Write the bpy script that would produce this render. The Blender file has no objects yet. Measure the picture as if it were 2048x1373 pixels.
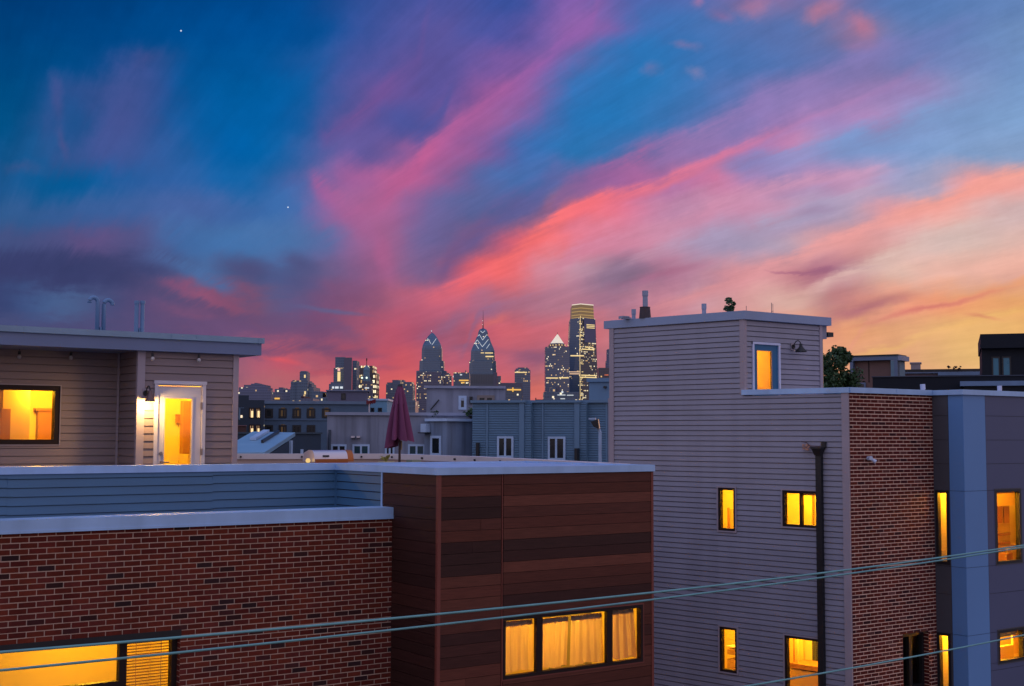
import bpy, math, random
from mathutils import Vector, Matrix
random.seed(7)
sc = bpy.context.scene
COL = sc.collection
R = math.radians

# ------------------------------------------------------------------ camera
FPX, PITCH, ROLL, HEAD = 2572.0, R(4.07), R(0.218), R(54.5)
CAM = Vector((0.0, 0.0, 10.7))
FW = Vector((math.cos(HEAD), math.sin(HEAD), 0))
RT = Vector((math.sin(HEAD), -math.cos(HEAD), 0))
UP = Vector((0, 0, 1))
_z = FW * math.cos(PITCH) + UP * math.sin(PITCH)          # optical axis
_d0 = FW * math.sin(PITCH) - UP * math.cos(PITCH)          # image down, before roll
_x = RT * math.cos(ROLL) - _d0 * math.sin(ROLL)
_d = RT * math.sin(ROLL) + _d0 * math.cos(ROLL)
cam_data = bpy.data.cameras.new('camera')
cam = bpy.data.objects.new('camera', cam_data)
COL.objects.link(cam)
m = Matrix.Identity(4)
for i in range(3):
    m[i][0], m[i][1], m[i][2], m[i][3] = _x[i], -_d[i], -_z[i], CAM[i]
cam.matrix_world = m
cam_data.sensor_width = 36.0
cam_data.lens = 36.0 * FPX / 2048.0
cam_data.clip_start = 0.1
cam_data.clip_end = 20000
sc.camera = cam

sc.view_settings.view_transform = 'Standard'
sc.view_settings.look = 'None'
sc.view_settings.exposure = 0.0
sc.view_settings.gamma = 1.0
sc.view_settings.use_curve_mapping = False
sc.render.engine = 'CYCLES'
sc.cycles.use_denoising = True
sc.cycles.max_bounces = 8
sc.cycles.diffuse_bounces = 4
sc.cycles.transparent_max_bounces = 12
sc.cycles.sample_clamp_indirect = 6.0
sc.cycles.caustics_reflective = False
sc.cycles.caustics_refractive = False


def lin(c):
    o = []
    for v in c:
        v = max(0, v) / 255.0
        o.append(v / 12.92 if v <= 0.04045 else ((v + 0.055) / 1.055) ** 2.4)
    return tuple(o)


def srgb(c):
    return tuple(v / 255.0 for v in c)


def ray(u, v):
    return (_x * (u - 1024) + _d * (v - 686.5) + _z * FPX)


def at(u, v, Z):
    return CAM + ray(u, v) * (Z / FPX)


# ------------------------------------------------------------------ sky
# dusk sky: rows of sky colour by direction, bent by streaky noise that fans out from the sunset
SKY = {
0: [(0,(0,62,118)),(128,(0,64,124)),(256,(0,68,130)),(384,(0,72,138)),(512,(0,74,142)),(640,(18,76,146)),(704,(45,80,152)),(768,(62,82,156)),(896,(80,84,162)),(960,(70,84,164)),(1024,(48,80,163)),(1088,(95,88,170)),(1152,(142,92,174)),(1216,(110,98,176)),(1280,(66,102,180)),(1408,(85,105,176)),(1536,(145,110,160)),(1600,(100,112,176)),(1664,(150,114,165)),(1730,(95,116,182)),(1792,(80,120,186)),(1920,(88,126,190)),(2048,(100,136,196))],
60: [(0,(0,66,122)),(128,(0,68,128)),(256,(0,74,138)),(384,(0,78,146)),(512,(0,80,150)),(640,(10,80,150)),(704,(50,82,155)),(768,(70,85,160)),(832,(88,87,163)),(896,(96,88,165)),(960,(70,84,164)),(1024,(78,83,166)),(1088,(112,90,170)),(1152,(150,95,172)),(1216,(128,95,175)),(1280,(50,108,182)),(1408,(66,112,182)),(1536,(90,112,178)),(1600,(80,113,180)),(1664,(112,115,172)),(1722,(170,113,150)),(1792,(85,122,188)),(1920,(95,130,190)),(2048,(108,142,196))],
120: [(0,(0,72,128)),(128,(2,75,135)),(200,(10,76,138)),(256,(42,76,140)),(320,(52,80,142)),(384,(5,82,148)),(512,(0,86,155)),(640,(40,88,158)),(704,(70,86,160)),(768,(82,86,160)),(832,(102,86,160)),(896,(85,84,160)),(960,(105,86,162)),(1024,(126,88,166)),(1088,(130,92,170)),(1152,(95,105,178)),(1216,(45,112,185)),(1280,(35,115,188)),(1408,(60,110,180)),(1536,(75,118,190)),(1664,(100,115,180)),(1720,(130,115,172)),(1792,(105,118,182)),(1920,(110,132,192)),(2048,(110,150,205))],
180: [(0,(0,78,132)),(60,(5,78,134)),(110,(42,80,140)),(192,(50,82,145)),(256,(62,82,145)),(320,(50,82,148)),(384,(8,88,155)),(512,(0,92,160)),(610,(20,92,162)),(660,(60,89,160)),(704,(82,88,160)),(768,(112,85,155)),(832,(98,84,158)),(896,(82,84,160)),(960,(142,87,158)),(1024,(164,92,165)),(1088,(118,98,172)),(1152,(40,112,185)),(1280,(30,118,190)),(1408,(70,118,190)),(1472,(90,118,188)),(1536,(115,115,182)),(1600,(145,120,185)),(1664,(152,122,185)),(1792,(150,125,185)),(1856,(150,132,190)),(1920,(122,146,200)),(2048,(115,155,208))],
240: [(0,(0,82,135)),(60,(20,82,138)),(100,(58,84,145)),(150,(24,85,146)),(220,(70,84,148)),(300,(60,85,150)),(384,(16,92,160)),(512,(0,95,165)),(600,(26,92,162)),(660,(80,90,160)),(720,(106,86,155)),(768,(82,85,158)),(832,(74,85,160)),(880,(95,86,158)),(940,(168,91,155)),(1000,(155,94,162)),(1050,(115,98,172)),(1088,(72,105,178)),(1152,(30,115,188)),(1280,(35,118,190)),(1408,(90,115,185)),(1472,(115,115,182)),(1536,(152,120,185)),(1600,(165,125,188)),(1664,(155,128,190)),(1730,(176,130,186)),(1792,(150,138,196)),(1856,(130,150,205)),(1920,(120,155,208)),(2048,(120,158,208))],
300: [(0,(18,85,140)),(64,(30,88,145)),(128,(48,88,148)),(200,(64,86,150)),(280,(62,88,152)),(384,(38,95,162)),(450,(0,95,168)),(540,(10,100,170)),(620,(72,95,162)),(680,(108,90,158)),(740,(92,88,158)),(800,(125,90,155)),(860,(184,92,150)),(940,(150,90,155)),(1000,(100,96,168)),(1040,(60,106,178)),(1088,(48,110,182)),(1152,(35,118,188)),(1240,(55,114,184)),(1290,(92,110,178)),(1344,(122,108,174)),(1408,(142,112,178)),(1472,(152,118,182)),(1536,(178,120,176)),(1580,(200,126,175)),(1630,(165,138,192)),(1690,(130,148,206)),(1792,(120,152,208)),(1920,(125,158,208)),(2048,(132,162,208))],
360: [(0,(42,88,145)),(64,(22,92,150)),(128,(6,92,152)),(200,(20,92,155)),(280,(50,92,158)),(384,(50,98,165)),(450,(16,100,170)),(540,(36,102,170)),(620,(105,95,160)),(660,(146,95,155)),(720,(164,95,155)),(780,(190,95,146)),(840,(186,92,148)),(900,(128,92,152)),(950,(84,104,168)),(1024,(66,111,182)),(1088,(72,107,176)),(1152,(115,99,163)),(1216,(155,95,157)),(1280,(178,98,157)),(1344,(170,106,162)),(1400,(200,111,155)),(1440,(212,118,160)),(1490,(180,124,174)),(1536,(140,126,182)),(1600,(172,135,186)),(1664,(195,141,186)),(1730,(200,150,188)),(1792,(152,156,202)),(1856,(165,165,200)),(1900,(215,164,180)),(1940,(248,158,155)),(1990,(255,152,142)),(2048,(250,166,160))],
420: [(0,(50,92,145)),(128,(55,92,150)),(256,(60,95,155)),(384,(75,98,160)),(512,(56,105,170)),(590,(62,108,172)),(640,(132,100,160)),(700,(160,98,150)),(760,(176,98,148)),(800,(150,95,150)),(860,(105,98,155)),(920,(88,98,155)),(980,(84,100,160)),(1024,(92,98,158)),(1070,(110,92,146)),(1110,(165,97,130)),(1152,(222,100,122)),(1190,(248,108,120)),(1230,(235,112,140)),(1280,(214,116,152)),(1344,(186,132,172)),(1408,(200,136,170)),(1472,(206,136,172)),(1536,(200,141,176)),(1600,(182,147,182)),(1664,(165,151,186)),(1720,(185,156,182)),(1780,(235,151,156)),(1840,(252,160,150)),(1920,(236,166,158)),(1984,(214,176,176)),(2048,(212,176,176))],
480: [(0,(66,82,130)),(128,(76,80,128)),(180,(100,80,128)),(256,(82,82,130)),(310,(80,94,148)),(384,(66,108,165)),(512,(75,115,170)),(600,(80,112,168)),(660,(112,104,160)),(720,(156,98,148)),(780,(165,95,140)),(840,(106,100,155)),(900,(100,92,145)),(960,(150,90,130)),(1010,(205,92,120)),(1060,(245,100,108)),(1095,(255,112,115)),(1140,(235,116,138)),(1216,(216,126,156)),(1280,(212,131,160)),(1344,(205,140,170)),(1408,(176,150,186)),(1472,(164,150,186)),(1536,(176,156,186)),(1600,(194,160,178)),(1664,(238,156,155)),(1730,(222,146,146)),(1792,(228,166,164)),(1856,(216,181,175)),(1920,(215,186,176)),(2048,(226,176,166))],
540: [(0,(60,65,108)),(128,(58,64,108)),(256,(60,65,108)),(340,(74,80,125)),(400,(72,106,158)),(440,(74,100,150)),(470,(76,86,130)),(520,(78,84,128)),(550,(78,96,146)),(600,(80,85,130)),(660,(110,95,140)),(720,(130,90,135)),(780,(165,90,130)),(840,(108,100,150)),(890,(150,85,125)),(930,(215,90,108)),(980,(248,98,102)),(1040,(245,104,110)),(1088,(214,130,152)),(1152,(198,145,166)),(1216,(150,115,145)),(1260,(132,108,138)),(1344,(188,116,146)),(1408,(186,136,162)),(1472,(225,141,150)),(1536,(225,151,156)),(1590,(200,125,135)),(1640,(180,110,132)),(1690,(185,120,138)),(1740,(210,160,155)),(1792,(226,186,170)),(1856,(236,180,165)),(1920,(240,176,160)),(2048,(240,170,150))],
600: [(0,(58,68,112)),(60,(62,80,126)),(130,(78,104,150)),(200,(74,82,124)),(256,(72,72,115)),(340,(110,80,118)),(400,(138,82,115)),(460,(132,80,112)),(512,(125,80,110)),(580,(86,90,135)),(640,(110,80,120)),(720,(130,80,115)),(780,(156,90,120)),(860,(206,95,118)),(920,(205,100,125)),(980,(166,105,135)),(1024,(190,100,120)),(1088,(178,115,140)),(1152,(190,120,140)),(1216,(150,105,135)),(1280,(196,125,146)),(1344,(206,130,150)),(1408,(200,150,165)),(1472,(221,146,146)),(1536,(220,166,160)),(1600,(226,176,160)),(1650,(190,130,130)),(1700,(192,120,122)),(1750,(215,136,120)),(1792,(226,150,125)),(1856,(246,150,115)),(1920,(246,156,105)),(2048,(240,166,100))],
660: [(0,(70,78,120)),(256,(80,75,115)),(500,(116,80,118)),(560,(110,80,118)),(640,(126,75,112)),(700,(140,82,112)),(780,(196,85,105)),(840,(180,82,110)),(900,(150,88,118)),(960,(200,90,110)),(1024,(226,100,110)),(1088,(200,100,120)),(1150,(225,106,112)),(1220,(205,116,130)),(1450,(215,130,130)),(1664,(240,152,114)),(1730,(239,161,111)),(1792,(234,162,114)),(1856,(236,170,112)),(1920,(234,176,105)),(2048,(240,176,100))],
720: [(0,(102,79,113)),(480,(152,93,116)),(530,(176,90,110)),(560,(202,87,104)),(600,(166,87,108)),(640,(169,87,108)),(700,(180,83,104)),(780,(196,83,100)),(830,(211,87,96)),(900,(183,91,116)),(960,(191,91,112)),(1010,(201,95,112)),(1060,(156,91,120)),(1080,(164,95,120)),(1220,(187,102,118)),(1500,(227,150,117)),(1700,(238,160,116)),(1800,(231,161,119)),(1870,(228,170,112)),(1960,(231,180,103)),(2048,(234,180,103))],
780: [(0,(129,87,110)),(480,(168,99,110)),(560,(180,99,108)),(640,(203,103,108)),(760,(215,91,93)),(830,(222,99,92)),(920,(211,95,100)),(1020,(211,95,104)),(1070,(219,107,92)),(1220,(215,108,104)),(1500,(234,154,115)),(1700,(238,163,116)),(1960,(231,164,119)),(2048,(231,164,119))],
}


def build_sky():
    w = bpy.data.worlds.new('World')
    sc.world = w
    w.use_nodes = True
    nt = w.node_tree
    nt.nodes.clear()
    N, L = nt.nodes, nt.links

    def node(t, **k):
        n = N.new(t)
        for a, b in k.items():
            setattr(n, a, b)
        return n

    def put(s, v):
        if hasattr(v, 'is_linked') or hasattr(v, 'links'):
            L.new(v, s)
        else:
            s.default_value = v

    def math_(op, a, b=None, c=None, clamp=False):
        n = node('ShaderNodeMath', operation=op, use_clamp=clamp)
        put(n.inputs[0], a)
        if b is not None:
            put(n.inputs[1], b)
        if c is not None:
            put(n.inputs[2], c)
        return n.outputs[0]

    def dot(v, c):
        n = node('ShaderNodeVectorMath', operation='DOT_PRODUCT')
        L.new(v, n.inputs[0])
        n.inputs[1].default_value = c
        return n.outputs['Value']

    def comb(x, y, z=0.0):
        n = node('ShaderNodeCombineXYZ')
        put(n.inputs[0], x); put(n.inputs[1], y); put(n.inputs[2], z)
        return n.outputs[0]

    def noise(vec, scale, detail, rough=0.55):
        n = node('ShaderNodeTexNoise', noise_dimensions='2D')
        L.new(vec, n.inputs['Vector'])
        n.inputs['Scale'].default_value = scale
        n.inputs['Detail'].default_value = detail
        n.inputs['Roughness'].default_value = rough
        return n.outputs['Fac'] if 'Fac' in n.outputs else n.outputs[0]

    def mix(f, a, b, blend='MIX'):
        n = node('ShaderNodeMix', data_type='RGBA', blend_type=blend)
        put(n.inputs[0], f)
        put(n.inputs[6], a if not isinstance(a, tuple) else (*a, 1))
        put(n.inputs[7], b if not isinstance(b, tuple) else (*b, 1))
        return n.outputs[2]

    def smooth(x, a, b):
        n = node('ShaderNodeMapRange', interpolation_type='SMOOTHSTEP')
        put(n.inputs[0], x)
        n.inputs[1].default_value = a; n.inputs[2].default_value = b
        n.inputs[3].default_value = 0.0; n.inputs[4].default_value = 1.0
        return n.outputs[0]

    tc = node('ShaderNodeTexCoord')
    g = tc.outputs['Generated']
    nrm = node('ShaderNodeVectorMath', operation='NORMALIZE')
    L.new(g, nrm.inputs[0])
    dv = nrm.outputs[0]
    fwd = dot(dv, _z)
    f1 = math_('MAXIMUM', fwd, 0.12)
    U = math_('ADD', math_('MULTIPLY', math_('DIVIDE', dot(dv, _x), f1), FPX), 1024.0)
    V = math_('ADD', math_('MULTIPLY', math_('DIVIDE', dot(dv, _d), f1), FPX), 686.5)
    # fan coordinates about the sunset
    du = math_('ADD', U, 200.0)
    dw = math_('SUBTRACT', 1000.0, V)
    rr = math_('SQRT', math_('ADD', math_('MULTIPLY', du, du), math_('MULTIPLY', dw, dw)))
    th = math_('ARCTAN2', dw, du)
    fan = comb(math_('MULTIPLY', math_('LOGARITHM', math_('ADD', rr, 60.0), 2.718), 1.1), math_('MULTIPLY', th, 9.0))
    pix = comb(math_('MULTIPLY', U, 0.001), math_('MULTIPLY', V, 0.001))
    s1 = noise(fan, 1.3, 6, 0.6)                   # streaks
    s2 = noise(pix, 4.0, 6, 0.6)                   # billows
    s3 = noise(pix, 11.0, 5, 0.62)
    s4 = noise(comb(math_('MULTIPLY', U, 0.0012), math_('MULTIPLY', V, 0.004)), 5.5, 6, 0.65)   # flat layers low down
    low = smooth(V, 380.0, 620.0)
    lo_left = math_('MULTIPLY', low, smooth(U, 900.0, 500.0))
    a1 = math_('MULTIPLY', math_('SUBTRACT', s1, 0.5), math_('SUBTRACT', 1.0, math_('MULTIPLY', lo_left, 0.85))); a2 = math_('SUBTRACT', s2, 0.5); a3 = math_('SUBTRACT', s3, 0.5); a4 = math_('SUBTRACT', s4, 0.5)
    Vw = math_('ADD', V, math_('ADD', math_('ADD', math_('MULTIPLY', a1, 66.0), math_('MULTIPLY', a2, 26.0)),
                               math_('ADD', math_('MULTIPLY', a3, 26.0), math_('MULTIPLY', math_('MULTIPLY', a4, lo_left), 85.0))))
    Uw = math_('ADD', U, math_('ADD', math_('MULTIPLY', a2, -56.0), math_('ADD', math_('MULTIPLY', a3, 34.0), math_('MULTIPLY', a1, -44.0))))
    S = math_('DIVIDE', Uw, 2048.0, clamp=True)
    rows = sorted(SKY)
    col = None
    for i, v in enumerate(rows):
        rp = node('ShaderNodeValToRGB')
        cr = rp.color_ramp
        cr.interpolation = 'B_SPLINE'
        st = list(SKY[v])
        while len(st) > 32:                        # a ramp holds 32 stops: drop the one nearest to its neighbours' line
            dev = []
            for k in range(1, len(st) - 1):
                (ua, ca), (ub, cb), (uc, cc) = st[k - 1:k + 2]
                tt = (ub - ua) / (uc - ua)
                dev.append((sum(abs(q - (p + (r_ - p) * tt)) for p, q, r_ in zip(ca, cb, cc)), k))
            del st[min(dev)[1]]
        while len(cr.elements) < len(st):
            cr.elements.new(0.5)
        for e, (u, c) in zip(cr.elements, st):
            e.position = u / 2048.0
        for e, (u, c) in zip(cr.elements, st):
            e.color = (*srgb(c), 1)
        L.new(S, rp.inputs[0])
        col = rp.outputs[0] if col is None else mix(smooth(Vw, float(rows[i - 1]), float(v)), col, rp.outputs[0])

    # long streaks of cloud: the path, its upper and lower reach and its colour follow two ramps along the azimuth
    s5 = noise(fan, 7.0, 5, 0.7)
    Ub = math_('ADD', U, math_('MULTIPLY', a2, 24.0))
    Vb = math_('ADD', V, math_('ADD', math_('MULTIPLY', a1, 40.0), math_('ADD', math_('MULTIPLY', a2, 14.0), math_('ADD', math_('MULTIPLY', math_('SUBTRACT', s5, 0.5), 26.0), math_('MULTIPLY', a3, 22.0)))))

    def band(col, stops, soft=0.0):
        ua, ub = stops[0][0], stops[-1][0]
        t = math_('DIVIDE', math_('SUBTRACT', Ub, float(ua)), float(ub - ua))
        r1, r2 = node('ShaderNodeValToRGB'), node('ShaderNodeValToRGB')
        for rp, k in ((r1, 0), (r2, 1)):
            rp.color_ramp.interpolation = 'CARDINAL' if k == 0 else 'EASE'
            while len(rp.color_ramp.elements) < len(stops):
                rp.color_ramp.elements.new(0.5)
            for e, st in zip(rp.color_ramp.elements, stops):
                e.position = (st[0] - ua) / (ub - ua)
            for e, st in zip(rp.color_ramp.elements, stops):
                e.color = (st[1] / 1000, st[2] / 1000, st[3] / 1000, 1) if k == 0 else (*srgb(st[4]), st[5])
            L.new(t, rp.inputs[0])
        sx = node('ShaderNodeSeparateColor')
        L.new(r1.outputs[0], sx.inputs[0])
        dy = math_('SUBTRACT', math_('MULTIPLY', Vb, 0.001), sx.outputs[0])
        up = math_('DIVIDE', math_('MULTIPLY', dy, -1.0), sx.outputs[1])
        dn = math_('DIVIDE', dy, sx.outputs[2])
        k = smooth(math_('MAXIMUM', up, dn), 1.15, 0.0)
        k = math_('MULTIPLY', k, math_('ADD', 1.0, math_('ADD', math_('MULTIPLY', math_('SUBTRACT', s5, 0.55), 1.7), math_('MULTIPLY', a3, 0.7))), clamp=True)
        inside = math_('MULTIPLY', math_('GREATER_THAN', t, 0.0), math_('LESS_THAN', t, 1.0))
        return mix(math_('MULTIPLY', math_('MULTIPLY', k, inside), r2.outputs[1]), col, r2.outputs[0])
    runs = []                                     # streaks that do not overlap along the azimuth share one pair of ramps
    for b_ in BANDS:
        for r_ in runs:
            if len(r_) + len(b_) <= 32 and (r_[-1][0] < b_[0][0] - 4 or b_[-1][0] < r_[0][0] - 4):
                r_[:] = sorted(r_ + b_)
                break
        else:
            runs.append(sorted(b_))
    for r_ in runs:
        col = band(col, r_)

    # separate wisps: centre px, angle, length, width, colour, amount, raggedness
    def wisp(col, u, v, ang, ln, wd, c, amt, rag=1.0):
        mp = node('ShaderNodeMapping', vector_type='TEXTURE')
        L.new(P2, mp.inputs[0])
        mp.inputs['Location'].default_value = (u, v, 0)
        mp.inputs['Rotation'].default_value = (0, 0, R(ang))
        mp.inputs['Scale'].default_value = (ln, wd, 1)
        ln_ = node('ShaderNodeVectorMath', operation='LENGTH')
        L.new(mp.outputs[0], ln_.inputs[0])
        k = math_('ADD', ln_.outputs['Value'], math_('MULTIPLY', a3, -1.4 * rag))
        return mix(math_('MULTIPLY', smooth(k, 1.1, -0.1), amt), col, srgb(c))
    P2 = comb(math_('ADD', U, math_('MULTIPLY', a2, 60.0)), math_('ADD', V, math_('ADD', math_('MULTIPLY', a2, 34.0), math_('MULTIPLY', a1, 40.0))), 0.0)
    for w_ in WISPS:
        col = wisp(col, *w_)
    # fine relief of the clouds
    lum = dot(col, (0.30, 0.59, 0.11))
    col = mix(math_('ADD', 0.04, math_('MULTIPLY', smooth(U, 500.0, 1200.0), 0.08)), col, comb(lum, lum, lum))
    rel = math_('ADD', 1.0, math_('ADD', math_('ADD', math_('MULTIPLY', a1, 0.14), math_('MULTIPLY', math_('SUBTRACT', s5, 0.5), math_('MULTIPLY', smooth(U, 500.0, 1100.0), 0.15))), math_('MULTIPLY', a3, 0.09)))
    vm = node('ShaderNodeVectorMath', operation='SCALE')
    L.new(col, vm.inputs[0]); L.new(rel, vm.inputs['Scale'])
    col = vm.outputs[0]
    gm = node('ShaderNodeGamma')                  # the colours above are blended in display values
    L.new(col, gm.inputs[0]); gm.inputs[1].default_value = 2.2
    col = gm.outputs[0]
    # two early stars
    for (u, v, r) in ((362, 62, 1.7), (576, 415, 1.5)):
        d2 = node('ShaderNodeVectorMath', operation='DISTANCE')
        L.new(comb(U, V, 0.0), d2.inputs[0]); d2.inputs[1].default_value = (u, v, 0)
        col = mix(smooth(d2.outputs['Value'], r * 1.3, r * 0.5), col, (0.75, 0.85, 1.0))
    # the rest of the sky dome: afterglow to the right, dusk behind
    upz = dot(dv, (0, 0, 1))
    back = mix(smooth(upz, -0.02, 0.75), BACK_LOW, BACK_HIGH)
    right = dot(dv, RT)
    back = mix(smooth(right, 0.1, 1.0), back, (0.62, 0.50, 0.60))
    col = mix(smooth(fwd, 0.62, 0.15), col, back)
    # below the horizon: dim city
    col = mix(smooth(upz, -0.004, -0.05), col, (0.05, 0.045, 0.05))
    bg = node('ShaderNodeBackground')
    L.new(col, bg.inputs[0])
    bg.inputs[1].default_value = 1.0
    out = node('ShaderNodeOutputWorld')
    L.new(bg.outputs[0], out.inputs[0])
    w.cycles.sampling_method = 'MANUAL'
    w.cycles.sample_map_resolution = 512


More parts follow.
